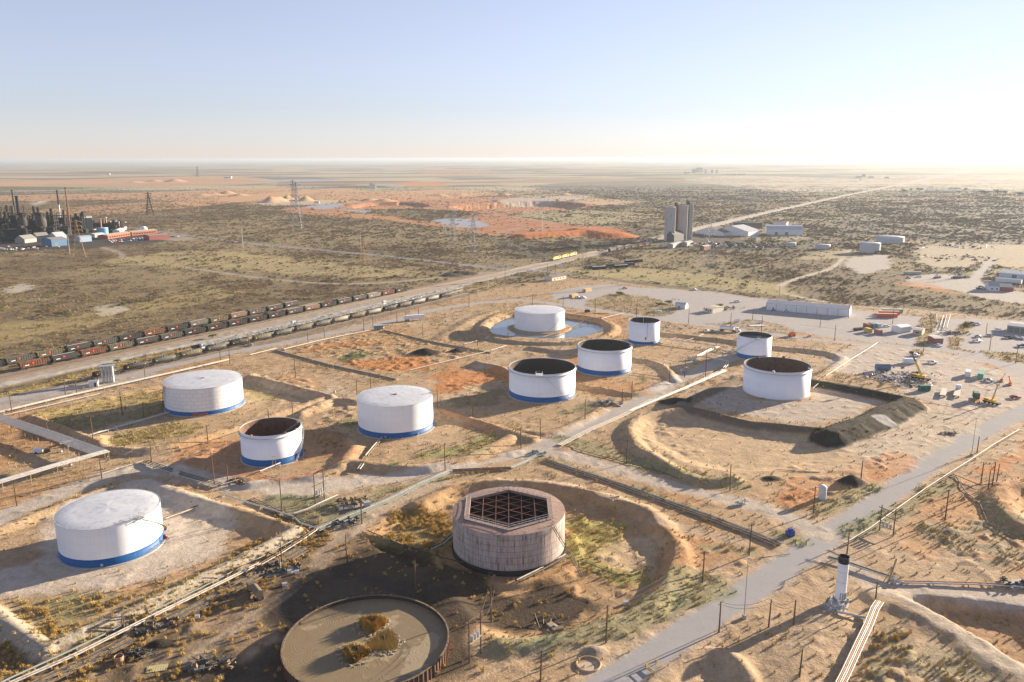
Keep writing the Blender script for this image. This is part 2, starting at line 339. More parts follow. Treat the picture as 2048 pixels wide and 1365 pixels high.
patch((.44, .25, .12), [(1830, 1050), (1900, 1000), (1960, 1020), (2060, 1060), (2060, 1150), (1950, 1110), (1860, 1120), (1800, 1100)], 3, 5, .7, tuf=.2)
patch(ORANGE, [(1960, 940), (2060, 880), (2060, 910), (1990, 945)], 2, 3, .7)
# flats round the left front tank
patch((.47, .41, .34), [(60, 1120), (110, 1040), (240, 975), (340, 975), (440, 1020), (470, 1060), (420, 1110), (300, 1165), (150, 1200), (0, 1190), (-60, 1150)], 3, 3, .85, tuf=0)
patch((.33, .25, .14), [(60, 1190), (130, 1185), (210, 1190), (330, 1160), (250, 1215), (90, 1280), (10, 1225)], 1.5, 2.5, .85, tuf=1.1)
patch((.26, .23, .11), [(70, 1205), (150, 1195), (180, 1225), (110, 1245)], 1.5, 2.5, .7, tuf=1.2)
strip((.27, .19, .10), [(520, 1095), (400, 1165), (254, 1238), (140, 1290), (60, 1320), (-40, 1345)], 8, 1.5, 1.5, .85, tuf=1.6)
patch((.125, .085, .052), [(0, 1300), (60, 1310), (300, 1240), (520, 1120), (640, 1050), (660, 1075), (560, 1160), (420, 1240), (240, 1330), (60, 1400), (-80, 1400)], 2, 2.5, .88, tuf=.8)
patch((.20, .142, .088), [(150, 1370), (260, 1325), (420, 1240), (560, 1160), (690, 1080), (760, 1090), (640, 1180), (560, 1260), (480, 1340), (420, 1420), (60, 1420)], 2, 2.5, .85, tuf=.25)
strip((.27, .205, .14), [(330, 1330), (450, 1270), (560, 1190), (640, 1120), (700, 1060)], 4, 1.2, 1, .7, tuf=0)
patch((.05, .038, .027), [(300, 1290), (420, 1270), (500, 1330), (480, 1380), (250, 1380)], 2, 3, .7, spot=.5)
patch((.14, .15, .09), [(520, 1000), (560, 985), (660, 1000), (740, 1040), (640, 1062), (560, 1040)], 2, 2.5, .7, tuf=.5)
# stained ground (dark stains also paint in shade) and grass round the rusty tank
patch((.34, .21, .10), [(740, 1060), (850, 1000), (940, 975), (1120, 975), (1290, 1025), (1340, 1100), (1310, 1180), (1100, 1270), (900, 1280), (900, 1180), (800, 1120)], 2, 3, .6, tuf=.25)
patch((.28, .21, .09), [(770, 1050), (850, 1010), (905, 1030), (905, 1100), (860, 1120), (760, 1085)], 2, 3, .8, tuf=1.6)
patch((.30, .27, .08), [(1132, 1025), (1210, 1030), (1250, 1060), (1220, 1105), (1270, 1135), (1230, 1145), (1150, 1105), (1130, 1070)], 2, 4, .8, tuf=1.2)
patch((.44, .33, .20), [(1200, 1090), (1290, 1060), (1320, 1080), (1300, 1130), (1230, 1125)], 2, 2, .9, tuf=.1)
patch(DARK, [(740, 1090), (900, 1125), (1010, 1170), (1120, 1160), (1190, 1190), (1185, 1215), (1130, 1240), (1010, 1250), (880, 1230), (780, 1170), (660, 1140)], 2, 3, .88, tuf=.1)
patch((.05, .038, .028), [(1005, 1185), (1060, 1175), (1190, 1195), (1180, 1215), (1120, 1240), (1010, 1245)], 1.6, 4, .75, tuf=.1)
patch((.055, .042, .03), [(540, 1190), (600, 1150), (760, 1160), (900, 1200), (940, 1280), (920, 1365), (540, 1420), (330, 1420), (440, 1330), (540, 1280)], 3, 3, .93, tuf=.05)  # oil stain by the basin, deepened to paint in the shade there
strip((.22, .21, .08), [(1150, 1100), (1200, 1135), (1250, 1152), (1290, 1130)], 4, 1.5, 1.5, .8, tuf=1)
# green-grey weeds on verges
VG = (.24, .235, .13)
for pts, wd in [([(1100, 1290), (1200, 1265), (1290, 1230), (1345, 1200)], 9), ([(1350, 1165), (1390, 1160), (1430, 1185), (1370, 1205)], 9), ([(1010, 1290), (1100, 1290)], 8), ([(1130, 880), (1200, 900), (1300, 935), (1420, 965), (1480, 975)], 9), ([(1090, 920), (1250, 975), (1400, 1030), (1500, 1070)], 5), ([(1740, 1060), (1800, 1020), (1860, 985), (1895, 955)], 7), ([(1640, 1020), (1690, 1000), (1740, 975)], 9), ([(760, 985), (900, 955), (1000, 942)], 4), ([(560, 1000), (660, 1010), (760, 1000)], 6), ([(1960, 1000), (2010, 1045)], 6), ([(1570, 1070), (1600, 1085)], 6), ([(1700, 1070), (1760, 1035)], 7), ([(790, 935), (880, 928), (980, 905)], 3), ([(1410, 1095), (1500, 1105)], 5)]:
    strip(VG, pts, wd, 1.5, 2.2, .7, tuf=.9)
for pts in [[(1700, 1240), (1760, 1250), (1850, 1290), (1980, 1330), (2060, 1400), (1760, 1400), (1740, 1300)], [(1850, 1060), (1960, 1040), (2060, 1080), (2060, 1130), (1900, 1110)]]:
    patch((.27, .235, .16), pts, 3, 4, .75, tuf=1.3, spot=.40)
# vehicle tracks pressed into the soft ground
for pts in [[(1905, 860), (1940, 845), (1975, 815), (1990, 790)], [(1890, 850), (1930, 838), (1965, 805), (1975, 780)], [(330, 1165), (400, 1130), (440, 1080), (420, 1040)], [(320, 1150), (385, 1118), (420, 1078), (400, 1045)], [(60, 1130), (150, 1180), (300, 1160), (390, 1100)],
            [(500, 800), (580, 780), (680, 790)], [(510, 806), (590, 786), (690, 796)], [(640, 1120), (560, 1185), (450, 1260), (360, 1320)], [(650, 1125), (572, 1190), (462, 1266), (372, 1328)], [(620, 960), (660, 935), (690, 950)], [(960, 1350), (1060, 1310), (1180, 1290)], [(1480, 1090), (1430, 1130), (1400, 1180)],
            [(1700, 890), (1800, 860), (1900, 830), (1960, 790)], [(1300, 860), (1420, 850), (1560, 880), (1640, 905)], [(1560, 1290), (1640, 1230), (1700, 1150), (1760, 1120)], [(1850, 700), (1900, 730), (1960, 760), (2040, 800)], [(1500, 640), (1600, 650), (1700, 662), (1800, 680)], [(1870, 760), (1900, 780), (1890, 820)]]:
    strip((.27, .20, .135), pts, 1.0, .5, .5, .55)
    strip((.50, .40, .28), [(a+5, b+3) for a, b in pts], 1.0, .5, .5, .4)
# ================================================================== berms, pits
def rng_h(a=1): return None
DB = (.034, .028, .021)
berm([(63, 828), (200, 797), (330, 766), (500, 747)], 1.6, 1.2, 3.0, sm=False)
berm([(63, 828), (143, 858), (200, 880)], 2.6, .8, 3.0, sm=False)
berm([(195, 868), (200, 884), (228, 892), (330, 889), (482, 845), (580, 815), (662, 788)], 2.4, 1, 3.2)
berm([(500, 747), (662, 788)], 3.2, 1.0, 4.0, sm=False)
berm([(500, 964), (576, 953), (640, 946), (690, 925)], 1.6, .8, 2.5, wob=.8)
berm([(345, 955), (372, 918), (440, 895), (482, 880)], 1.6, 1, 3, wob=.8)
berm([(612, 860), (660, 862), (705, 885), (690, 915)], 2.2, 1, 4, wob=1)
berm([(678, 925), (700, 918), (779, 925), (855, 927), (931, 907), (995, 881), (1020, 868)], 2.6, 1.0, 3.4, wob=.5)
berm([(871, 812), (957, 838), (1020, 858), (1060, 870)], 2.2, 1.0, 3.2, wob=.7)
berm([(601, 822), (640, 805), (672, 795), (712, 797)], 2.4, 1.0, 3.5, wob=1.2)
berm([(292, 957), (355, 978), (431, 1003), (500, 1022), (587, 1052)], 2.6, .9, 3.5, wob=.4)
berm([(292, 957), (200, 978), (127, 1003), (0, 1052), (-60, 1075)], 2.0, .8, 3.0, wob=.5)
CW = (.36, .31, .245)
berm([(587, 1054), (520, 1090), (254, 1217), (86, 1288)], 2.6, .7, 2.6, sm=False, wob=.15, col=CW, veg=0)
berm([(86, 1288), (0, 1229), (-60, 1190)], 2.6, .7, 3.2, sm=False, wob=.15, col=CW)
# ring round the rusty tank: dug hollow with a raised lip
RING = [(838, 1003), (906, 970), (1000, 958), (1127, 968), (1216, 990), (1292, 1014), (1334, 1055), (1362, 1098), (1352, 1135), (1305, 1200), (1266, 1226), (1203, 1248), (1101, 1278), (1010, 1282), (960, 1250), (900, 1180), (800, 1130), (735, 1065)]
hollow(RING, 1.7, 4.5, wob=1.0)
berm(RING[:14], 1.6, 1.0, 3.4, wob=1.0)
berm([(733, 1065), (800, 1085), (880, 1112), (930, 1125)], .8, .4, 1.5, sm=False, wob=.2)
berm([(840, 1140), (900, 1130), (920, 1150), (880, 1175)], 1.6, 1, 5, wob=1)
# black enclosure
BK = [(1355, 806), (1500, 838), (1600, 850), (1664, 856), (1745, 825), (1817, 793), (1720, 772), (1620, 755), (1560, 752), (1480, 752), (1420, 775)]
berm(BK[:4], 3.0, .6, 3.4, sm=False, wob=.25, col=(.15, .115, .08))
berm(BK[3:6], 5.0, 1.6, 7.5, sm=False, wob=1.4, col=DB)
berm(BK[5:8], 3.6, 1.0, 5.0, sm=False, wob=.8, col=DB)
berm(BK[8:]+[BK[0]], 2.8, .7, 3.6, sm=False, wob=.4, col=(.17, .13, .09))
# round basin beside the lane
berm([(1380, 812), (1294, 826), (1264, 843), (1261, 864), (1279, 889), (1317, 912), (1355, 935), (1406, 953), (1465, 950)], 2.4, 1.0, 3.6, wob=.9)
hollow([(1300, 835), (1400, 830), (1600, 868), (1690, 890), (1640, 930), (1480, 945), (1360, 920), (1285, 875)], 1.0, 6)
# pond round the far white tank
POND = [(962, 655), (985, 632), (1030, 622), (1130, 626), (1200, 637), (1226, 650), (1218, 666), (1170, 679), (1100, 682), (1040, 680), (985, 672)]
berm(POND, 2.0, 1.2, 3.5, closed=True, wob=.6)
hollow([(975, 656), (1000, 638), (1040, 628), (1130, 632), (1195, 642), (1212, 653), (1200, 664), (1160, 674), (1100, 677), (1040, 674), (990, 668)], 2.8, 4.5, wob=.3)
berm([(881, 675), (930, 645), (957, 632), (990, 622)], 1.2, 1, 6, wob=.6)
# open tanks in the middle
berm([(954, 720), (1000, 730), (1025, 742)], 3.0, .8, 4.5, wob=.6)
berm([(1061, 692), (1140, 702), (1264, 713), (1325, 728), (1348, 756)], 1.8, .8, 3.2, wob=.6)
berm([(1152, 765), (1210, 775), (1274, 783), (1330, 762)], 1.8, .8, 3.0, wob=.6)
berm([(1000, 850), (1094, 862), (1160, 838), (1200, 815)], 1.6, .8, 3.0, wob=.8)
berm([(1320, 664), (1400, 671), (1470, 680), (1540, 690), (1620, 697), (1671, 706), (1685, 717), (1655, 738), (1628, 756)], 2.0, 1.0, 3.2, wob=.5)
# rectangular basin walls
berm([(553, 700), (653, 727), (745, 747), (790, 757)], .9, .6, 1.0, sm=False, wob=.1, col=(.16, .14, .12))
berm([(769, 660), (860, 682), (980, 704)], .9, .6, 1.0, sm=False, wob=.1, col=(.16, .14, .12))
# bottom right: dug yard, embankment road, mound
hollow([(1795, 1195), (1901, 1196), (2080, 1225), (2120, 1330), (2010, 1322), (1955, 1288), (1850, 1224)], 2.8, 3, wob=.6)
berm([(1750, 1190), (1800, 1200), (1848, 1223), (1955, 1285), (2010, 1325)], 1.1, 2.2, 4.5, wob=.3)
berm([(1290, 1390), (1320, 1350), (1376, 1314), (1406, 1298), (1444, 1298), (1470, 1312), (1505, 1352), (1530, 1400)], 1.4, .6, 2.2, wob=.4)
hollow([(1340, 1370), (1385, 1325), (1440, 1308), (1480, 1350), (1490, 1420), (1330, 1420)], .9, 3)
berm([(2060, 960), (2008, 967), (2003, 990), (2016, 1018), (2060, 1046)], 2.6, 1.5, 5, wob=.5)
berm([(1670, 1240), (1640, 1290), (1600, 1330), (1560, 1400)], 1.4, 2, 7, wob=1.2)
for x, y, h, r_, c in [(1704, 966, 3.0, 5.5, DB), (1768, 852, 1.6, 4.5, (.33, .31, .29)), (855, 707, 3.0, 9, DB), (915, 703, 2.0, 7, DB), (1545, 958, 1.0, 3.5, DB), (1655, 988, .8, 3, DB), (320, 1290, 1.0, 3.5, DB), (1190, 1303, 1.4, 3.5, (.30, .24, .18)), (20, 955, 1.2, 5, (.22, .17, .10)), (480, 962, 1.2, 4, (.13, .10, .06)), (1350, 806, 2.5, 8, DB), (610, 1265, 1.0, 4, DB), (905, 552, 2.5, 14, (.06, .05, .045)), (925, 548, 3, 16, (.06, .05, .045))]:
    c0 = at(x, y).xy; wnd = window([c0], r_*2)
    d = np.hypot(GX[wnd]-c0[0], (GY[wnd]-c0[1])*1.4)+(N2[wnd]-.5)*r_*.9
    HZ[wnd] = np.maximum(HZ[wnd], h*np.clip(1-d/r_, 0, 1)**.8+HZ[wnd]*.2); mix(wnd, sst(r_*1.1, r_*.85, d), c, 0, 0)
# wheel ruts and small hummocks on the sand, none on roads
rough = np.where(GY < 620, 1, .0)*(VEG < .3)
gray = (CR[..., 0]-CR[..., 2] < .08)
HZ += rough*np.where(gray, .02, .12)*(N3-.5)*sst(.35, .6, N1+.1)+rough*(N2-.5)*np.where(gray, .05, .22)
HZ += np.where(VEG >= .3, 1, 0)*(N1-.5)*.8
HZ += sst(.6, .8, fbm(GX, GY, 4, 2, 123))*rough*np.where(gray, 0, .2)
for pg, am in [([(560, 700), (769, 662), (975, 704), (790, 750)], .5), ([(1850, 1060), (1960, 1040), (2080, 1080), (2080, 1140), (1900, 1130)], .55), ([(600, 825), (700, 800), (720, 850), (650, 860)], .6), ([(500, 740), (690, 770), (640, 800), (560, 790)], .4), ([(1240, 850), (1330, 840), (1400, 900), (1340, 930)], .4), ([(880, 760), (1020, 740), (1010, 800), (900, 810)], .4),
               ([(850, 1010), (920, 975), (1120, 975), (1290, 1030), (1330, 1100), (1230, 1230), (1080, 1270), (950, 1260)], .4), ([(1690, 1250), (1800, 1260), (1980, 1340), (1900, 1400), (1700, 1400)], .6), ([(1560, 930), (1800, 900), (1760, 1000), (1560, 1010)], .45), ([(340, 900), (480, 880), (490, 950), (420, 960)], .4), ([(1400, 1090), (1520, 1120), (1420, 1180), (1340, 1220)], .5), ([(0, 1290), (250, 1240), (520, 1130), (560, 1180), (200, 1400), (-60, 1400)], .45)]:
    pts = world_pts(pg); wnd = window(pts, 4); X, Y = GX[wnd], GY[wnd]; d = segdist(X, Y, pts, True); d = np.where(inside(X, Y, pts), d, -d)
    HZ[wnd] += am*sst(-2, 3, d)*sst(.55, .75, fbm(X, Y, 3.2, 3, 71))*(np.abs(CR[wnd][..., 0]-CR[wnd][..., 2]) > .07)
HZ[GY < 100] = 0
# level pads and wall-to-wall flats for tanks are pressed in later, when the tanks are laid out
def flatten(x, y, r_, z=None):
    wnd = window([(x, y)], r_+6); d = np.hypot(GX[wnd]-x, GY[wnd]-y)
    m = sst(r_+5, r_+.8, d); zz = 0 if z is None else z
    HZ[wnd] = HZ[wnd]*(1-m)+zz*m
def gz(x, y):
    i = min(max(int(np.searchsorted(XS, x))-1, 0), NX-2); j = min(max(int(np.searchsorted(YS, y))-1, 0), NY-2)
    u = (x-XS[i])/(XS[i+1]-XS[i]); v = (y-YS[j])/(YS[j+1]-YS[j])
    return float((HZ[j, i]*(1-u)+HZ[j, i+1]*u)*(1-v)+(HZ[j+1, i]*(1-u)+HZ[j+1, i+1]*u)*v)
def G(px, py):
    """point of the ground seen at that pixel"""
    z = 0.0
    for _ in range(4):
        p = at(px, py, z); z = gz(p.x, p.y)
    return Vector((p.x, p.y, z))
# ================================================================== materials
MATS = {}
def nodes(m):
    m.use_nodes = True; t = m.node_tree; b = t.nodes['Principled BSDF']
    return t, b, t.nodes.new, t.links.new
def mathn(t, op, a, b=None, c=None):
    n = t.nodes.new('ShaderNodeMath'); n.operation = op
    for i, v in enumerate((a, b, c)):
        if v is None: continue
        if isinstance(v, (int, float)): n.inputs[i].default_value = v
        else: t.links.new(v, n.inputs[i])
    return n.outputs[0]
def ramp(t, fac, stops):
    n = t.nodes.new('ShaderNodeValToRGB'); e = n.color_ramp.elements
    while len(e) < len(stops): e.new(.5)
    for k, (p_, c) in enumerate(stops):
        e[k].position = p_; e[k].color = (*c, 1) if not isinstance(c, (int, float)) else (c, c, c, 1)
    t.links.new(fac, n.inputs[0]); return n.outputs[0]
def noise(t, vec, sc, det=3, rough=.6):
    n = t.nodes.new('ShaderNodeTexNoise'); n.inputs['Scale'].default_value = sc
    n.inputs['Detail'].default_value = det; n.inputs['Roughness'].default_value = rough
    if vec is not None: t.links.new(vec, n.inputs['Vector'])
    return n.outputs[0]
def mixc(t, fac, a, b, mode='MIX'):
    n = t.nodes.new('ShaderNodeMix'); n.data_type = 'RGBA'; n.blend_type = mode
    for s, v in ((n.inputs[0], fac), (n.inputs[6], a), (n.inputs[7], b)):
        if isinstance(v, (int, float)): s.default_value = v
        elif isinstance(v, tuple): s.default_value = (*v, 1)
        else: t.links.new(v, s)
    return n.outputs[2]
def M(name, col, rough=.7, metal=0, var=.18, sc=.8, rust=None, rustamt=.5, streak=False, bump=0):
    """weathered surface: broad colour variation, optional rust or dirt blotches"""
    if name in MATS: return MATS[name]
    m = D.materials.new(name); t, b, new, ln = nodes(m)
    tc = new('ShaderNodeTexCoord').outputs['Object']
    if streak:
        mp = new('ShaderNodeMapping'); mp.inputs['Scale'].default_value = (1, 1, .18); ln(tc, mp.inputs[0]); tc = mp.outputs[0]
    n1 = noise(t, tc, sc, 4)
    c = mixc(t, n1, tuple(v*(1-var) for v in col), tuple(min(1, v*(1+var)) for v in col))
    if rust:
        n2 = noise(t, tc, sc*2.3, 5, .7)
        f = ramp(t, n2, [(1-rustamt-.05, 0), (1-rustamt+.1, 1)])
        c = mixc(t, f, c, rust)
    ln(c, b.inputs['Base Color'])
    b.inputs['Roughness'].default_value = rough; b.inputs['Metallic'].default_value = metal
    if bump:
        bp = new('ShaderNodeBump'); bp.inputs['Strength'].default_value = bump; bp.inputs['Distance'].default_value = .05
        ln(noise(t, tc, sc*6, 3), bp.inputs['Height']); ln(bp.outputs[0], b.inputs['Normal'])
    MATS[name] = m; return m
def plate_mat(name, col, seam, rust=None, rustamt=.0, bw=6.0, bh=2.4, seamw=.05, rough=.55, dirt=.12):
    """painted steel plates: UV in metres, seams and streaks running down"""
    if name in MATS: return MATS[name]
    m = D.materials.new(name); t, b, new, ln = nodes(m)
    uv = new('ShaderNodeTexCoord').outputs['UV']
    br = new('ShaderNodeTexBrick'); ln(uv, br.inputs['Vector'])
    br.inputs['Scale'].default_value = 1; br.inputs['Brick Width'].default_value = bw; br.inputs['Row Height'].default_value = bh
    br.inputs['Mortar Size'].default_value = seamw; br.inputs['Mortar Smooth'].default_value = .6
    br.inputs['Color1'].default_value = (*col, 1); br.inputs['Color2'].default_value = (*[v*.94 for v in col], 1)
    br.inputs['Mortar'].default_value = (*seam, 1)
    mp = new('ShaderNodeMapping'); mp.inputs['Scale'].default_value = (1.6, .09, 1); ln(uv, mp.inputs[0])
    st = noise(t, mp.outputs[0], 1, 5, .65)
    c = mixc(t, mathn(t, 'MULTIPLY', ramp(t, st, [(.45, 0), (.8, 1)]), dirt*2.5), br.outputs[0], tuple(v*.55 for v in col))
    if rust:
        n2 = noise(t, mp.outputs[0], 1.7, 6, .75); n3 = noise(t, uv, .22, 3)
        f = mathn(t, 'MULTIPLY', ramp(t, n2, [(1-rustamt-.04, 0), (1-rustamt+.08, 1)]), ramp(t, n3, [(.35, .15), (.65, 1)]))
        c = mixc(t, f, c, rust)
    ln(c, b.inputs['Base Color']); b.inputs['Roughness'].default_value = rough
    b.inputs['Specular IOR Level'].default_value = .3
    MATS[name] = m; return m

WHITE = plate_mat('white_tank_paint', (.80, .83, .88), (.70, .73, .78), seamw=.05, dirt=.07)
WHITE2 = plate_mat('seamed_white_paint', (.76, .77, .79), (.46, .47, .48), bw=3.2, bh=1.7, seamw=.07, dirt=.1)
BLUE = plate_mat('blue_band_paint', (.010, .10, .30), (.008, .08, .24), dirt=.2, rust=(.35, .38, .42), rustamt=.34)
RUSTW = plate_mat('rusting_pale_steel', (.47, .42, .395), (.20, .13, .11), rust=(.14, .055, .035), rustamt=.49, bw=4.5, bh=1.75, seamw=.07, rough=.8, dirt=.35)
TAR = M('tar_black', (.022, .02, .018), .8)
SOOT = M('sooty_tank_inside', (.06, .046, .036), .9, sc=.3, rust=(.075, .045, .025), rustamt=.42)
SOOT2 = M('brown_tank_inside', (.15, .085, .05), .9, sc=.25, rust=(.05, .03, .02), rustamt=.42)
ROOFW = M('white_roof_paint', (.52, .54, .57), .55, var=.16, sc=.22, rust=(.39, .415, .45), rustamt=.45)
ROOFR = M('rusty_roof_paint', (.30, .205, .165), .8, var=.2, sc=.35, rust=(.19, .11, .08), rustamt=.45)
CONC = M('concrete', (.40, .37, .33), .9, sc=.5, bump=.2)
SILO = M('weathered_silo_concrete', (.46, .44, .42), .9, sc=.12, rust=(.30, .28, .27), rustamt=.42, streak=True)
STEEL = M('galvanised_steel', (.48, .50, .52), .45, .5, sc=1.5)
GALV = M('dull_grey_steel', (.33, .35, .37), .6, .3, sc=1)
PIPEW = M('white_pipe_paint', (.50, .47, .42), .6, sc=.6, rust=(.30, .24, .17), rustamt=.45)
PIPEB = M('brown_bare_pipe', (.20, .15, .10), .85, sc=.6, rust=(.10, .06, .035), rustamt=.5)
PIPED = M('dark_pipe', (.06, .065, .065), .8, sc=.6)
PIPET = M('teal_grey_pipe', (.24, .29, .28), .7, sc=.6)
PIPER = M('reddish_pipe', (.40, .22, .15), .8, sc=.6)
WOOD = M('creosoted_wood', (.115, .07, .042), .9, sc=2, streak=True)
WOODL = M('weathered_wood', (.30, .24, .17), .9, sc=2)
RUST = M('brown_rust', (.20, .085, .045), .9, sc=2)
REDR = M('red_brown_paint', (.30, .10, .07), .85, sc=.6)
BLACKC = M('black_railcar_paint', (.013, .013, .013), .75, sc=.5, rust=(.06, .045, .035), rustamt=.36, streak=True)
GREYC = M('grey_railcar_paint', (.06, .06, .054), .75, sc=.5, rust=(.06, .05, .04), rustamt=.42, streak=True)
ORANC = M('orange_rust_railcar', (.17, .062, .03), .85, sc=.5, rust=(.06, .045, .035), rustamt=.50, streak=True)
OLIVC = M('olive_railcar_paint', (.13, .11, .065), .85, sc=.5, rust=(.05, .045, .035), rustamt=.48, streak=True)
BRWNC = M('brown_railcar_paint', (.13, .08, .05), .85, sc=.5, rust=(.09, .07, .05), rustamt=.46, streak=True)
REDC = M('dark_red_railcar', (.13, .04, .035), .8, sc=.5, rust=(.09, .05, .04), rustamt=.46, streak=True)
WHITC = M('pale_railcar_paint', (.22, .205, .18), .7, sc=.5, rust=(.15, .12, .09), rustamt=.46, streak=True)
BOGIE = M('bogie_iron', (.035, .03, .027), .8)
MARK = M('red_mark_paint', (.62, .03, .035), .6, var=.05)
MARKW = M('white_mark_paint', (.75, .75, .72), .6, var=.05)
YEL = M('yellow_paint', (.75, .45, .02), .5, sc=2)
ORA = M('orange_machine_paint', (.70, .16, .03), .5, sc=2)
CREAM = M('cream_siding', (.60, .56, .47), .8, sc=.4)
WSID = M('white_siding', (.66, .67, .68), .7, sc=.3)
BSID = M('blue_siding', (.06, .15, .28), .7, sc=.3)
BRICK = M('red_brick', (.28, .095, .06), .9, sc=.4)
REDT = M('red_trim', (.42, .12, .08), .7)
ROOFG = M('grey_metal_roof', (.42, .43, .45), .6, sc=.3)
ROOFB = M('brown_metal_roof', (.17, .12, .10), .75, sc=.2, rust=(.25, .15, .10), rustamt=.4)
ROOFD = M('dark_roof', (.09, .09, .095), .8, sc=.3)
GLASS = M('dark_glass', (.02, .025, .03), .15)
TYRE = M('tyre_rubber', (.02, .02, .02), .9)
CWH = M('white_car_paint', (.72, .73, .74), .35, var=.03)
CGR = M('grey_car_paint', (.25, .26, .28), .35, var=.03)
CBL = M('blue_car_paint', (.04, .09, .22), .35, var=.03)
CRD = M('red_car_paint', (.35, .03, .03), .35, var=.03)
CBK = M('black_car_paint', (.03, .03, .035), .35, var=.03)
CSV = M('silver_car_paint', (.48, .49, .51), .35, var=.03)
GRNB = M('green_container_paint', (.03, .13, .08), .6)
TEALC = M('green_teal_container', (.10, .36, .27), .6)
ORGC = M('orange_container_paint', (.62, .12, .05), .6)
YELC = M('yellow_container_paint', (.55, .40, .10), .6)
REDCON = M('red_container_paint', (.35, .08, .06), .65)
BLUB = M('royal_blue_paint', (.02, .055, .30), .5)
LBLU = M('light_blue_tank_paint', (.10, .30, .62), .5)
PALEY = M('dry_sheet_metal', (.45, .40, .20), .7)
DARKM = M('refinery_dark_steel', (.009, .009, .011), .9, sc=.15, rust=(.02, .018, .016), rustamt=.42)
VESSEL = M('brown_vessel', (.05, .042, .035), .8, sc=.1)
BUND = M('black_liner', (.05, .045, .04), .8)
TIMB = M('stacked_timber', (.55, .38, .18), .85)

# water
mw = D.materials.new('pond_water'); t, b, new, ln = nodes(mw)
b.inputs['Base Color'].default_value = (.10, .135, .165, 1); b.inputs['Roughness'].default_value = .12
b.inputs['Specular IOR Level'].default_value = .8
bp = new('ShaderNodeBump'); bp.inputs['Strength'].default_value = .12; bp.inputs['Distance'].default_value = .1
ln(noise(t, new('ShaderNodeTexCoord').outputs['Object'], 1.5, 3), bp.inputs['Height']); ln(bp.outputs[0], b.inputs['Normal'])
# sludge in the open basin: swirled crust
ms = D.materials.new('swirled_sludge'); t, b, new, ln = nodes(ms)
tc = new('ShaderNodeTexCoord').outputs['Object']
nz = new('ShaderNodeTexNoise'); nz.inputs['Scale'].default_value = .07; nz.inputs['Detail'].default_value = 2; ln(tc, nz.inputs['Vector'])
rings = mathn(t, 'SINE', mathn(t, 'MULTIPLY', nz.outputs[0], 320.0))
nz2 = noise(t, tc, .45, 5)
c = mixc(t, nz2, (.165, .120, .062), (.235, .18, .10))
pt = noise(t, tc, .11, 3)
c = mixc(t, mathn(t, 'MULTIPLY', ramp(t, rings, [(.2, 0), (1, 1)]), .15), c, (.075, .058, .036))
c = mixc(t, ramp(t, pt, [(.60, 0), (.63, 1)]), c, (.28, .225, .14))
ln(c, b.inputs['Base Color']); b.inputs['Roughness'].default_value = .75
bp = new('ShaderNodeBump'); bp.inputs['Strength'].default_value = .3; bp.inputs['Distance'].default_value = .08
ln(mathn(t, 'ADD', mathn(t, 'MULTIPLY', rings, .25), nz2), bp.inputs['Height']); ln(bp.outputs[0], b.inputs['Normal'])

def leafmat(name, c1, c2):
    m = D.materials.new(name); t, b, new, ln = nodes(m)
    g = new('ShaderNodeNewGeometry'); oi = new('ShaderNodeObjectInfo')
    n = noise(t, g.outputs['Position'], .05, 3)
    f = mathn(t, 'ADD', mathn(t, 'MULTIPLY', oi.outputs['Random'], .7), mathn(t, 'MULTIPLY', mathn(t, 'SUBTRACT', n, .5), 1.6))
    ln(mixc(t, f, c1, c2), b.inputs['Base Color']); b.inputs['Roughness'].default_value = .9
    b.inputs['Specular IOR Level'].default_value = .1
    MATS[name] = m; return m
L_BARE = leafmat('bare_mesquite_twigs', (.20, .145, .092), (.32, .245, .15))
L_GREEN = leafmat('fresh_green_leaves', (.13, .14, .045), (.24, .25, .075))
L_DARK = leafmat('evergreen_leaves', (.05, .065, .03), (.09, .10, .045))
L_DRY = leafmat('dry_grass_blades', (.36, .26, .09), (.54, .43, .19))
L_WEED = leafmat('grey_green_weed_leaves', (.15, .19, .10), (.27, .31, .17))
L_AMBER = leafmat('amber_brush_stems', (.38, .25, .07), (.60, .43, .16))

# ------------------------------------------------------------------ ground surface
mg = D.materials.new('ground_surface'); t, b, new, ln = nodes(mg)
va = new('ShaderNodeVertexColor'); va.layer_name = 'col'
vv = new('ShaderNodeAttribute'); vv.attribute_name = 'veg'
tv = new('ShaderNodeAttribute'); tv.attribute_name = 'tuf'
pos = new('ShaderNodeNewGeometry').outputs['Position']
nA = noise(t, pos, .9, 5, .7); nB_ = noise(t, pos, .12, 4, .6); nC = noise(t, pos, .014, 5, .65); nD = noise(t, pos, 3.5, 2, .6)
f = mathn(t, 'ADD', mathn(t, 'MULTIPLY', nA, .55), mathn(t, 'ADD', mathn(t, 'MULTIPLY', nB_, .5), mathn(t, 'MULTIPLY', nD, .35)))
nE = noise(t, pos, .32, 6, .72)
f = mathn(t, 'ADD', f, mathn(t, 'MULTIPLY', mathn(t, 'SUBTRACT', nE, .5), 1.15))
f = mathn(t, 'MAXIMUM', mathn(t, 'ADD', f, .30), .35)
hsv = new('ShaderNodeSeparateColor'); hsv.mode = 'HSV'; ln(va.outputs[0], hsv.inputs[0])
soft = new('ShaderNodeMapRange'); ln(hsv.outputs[1], soft.inputs[0]); soft.inputs[1].default_value = .05; soft.inputs[2].default_value = .38; soft.inputs[3].default_value = .22
f = mathn(t, 'ADD', 1.0, mathn(t, 'MULTIPLY', mathn(t, 'SUBTRACT', f, 1.0), soft.outputs[0]))
c = mixc(t, 1.0, va.outputs[0], f, 'MULTIPLY')
peb = ramp(t, noise(t, pos, 2.2, 3, .8), [(.60, 0), (.66, 1)])
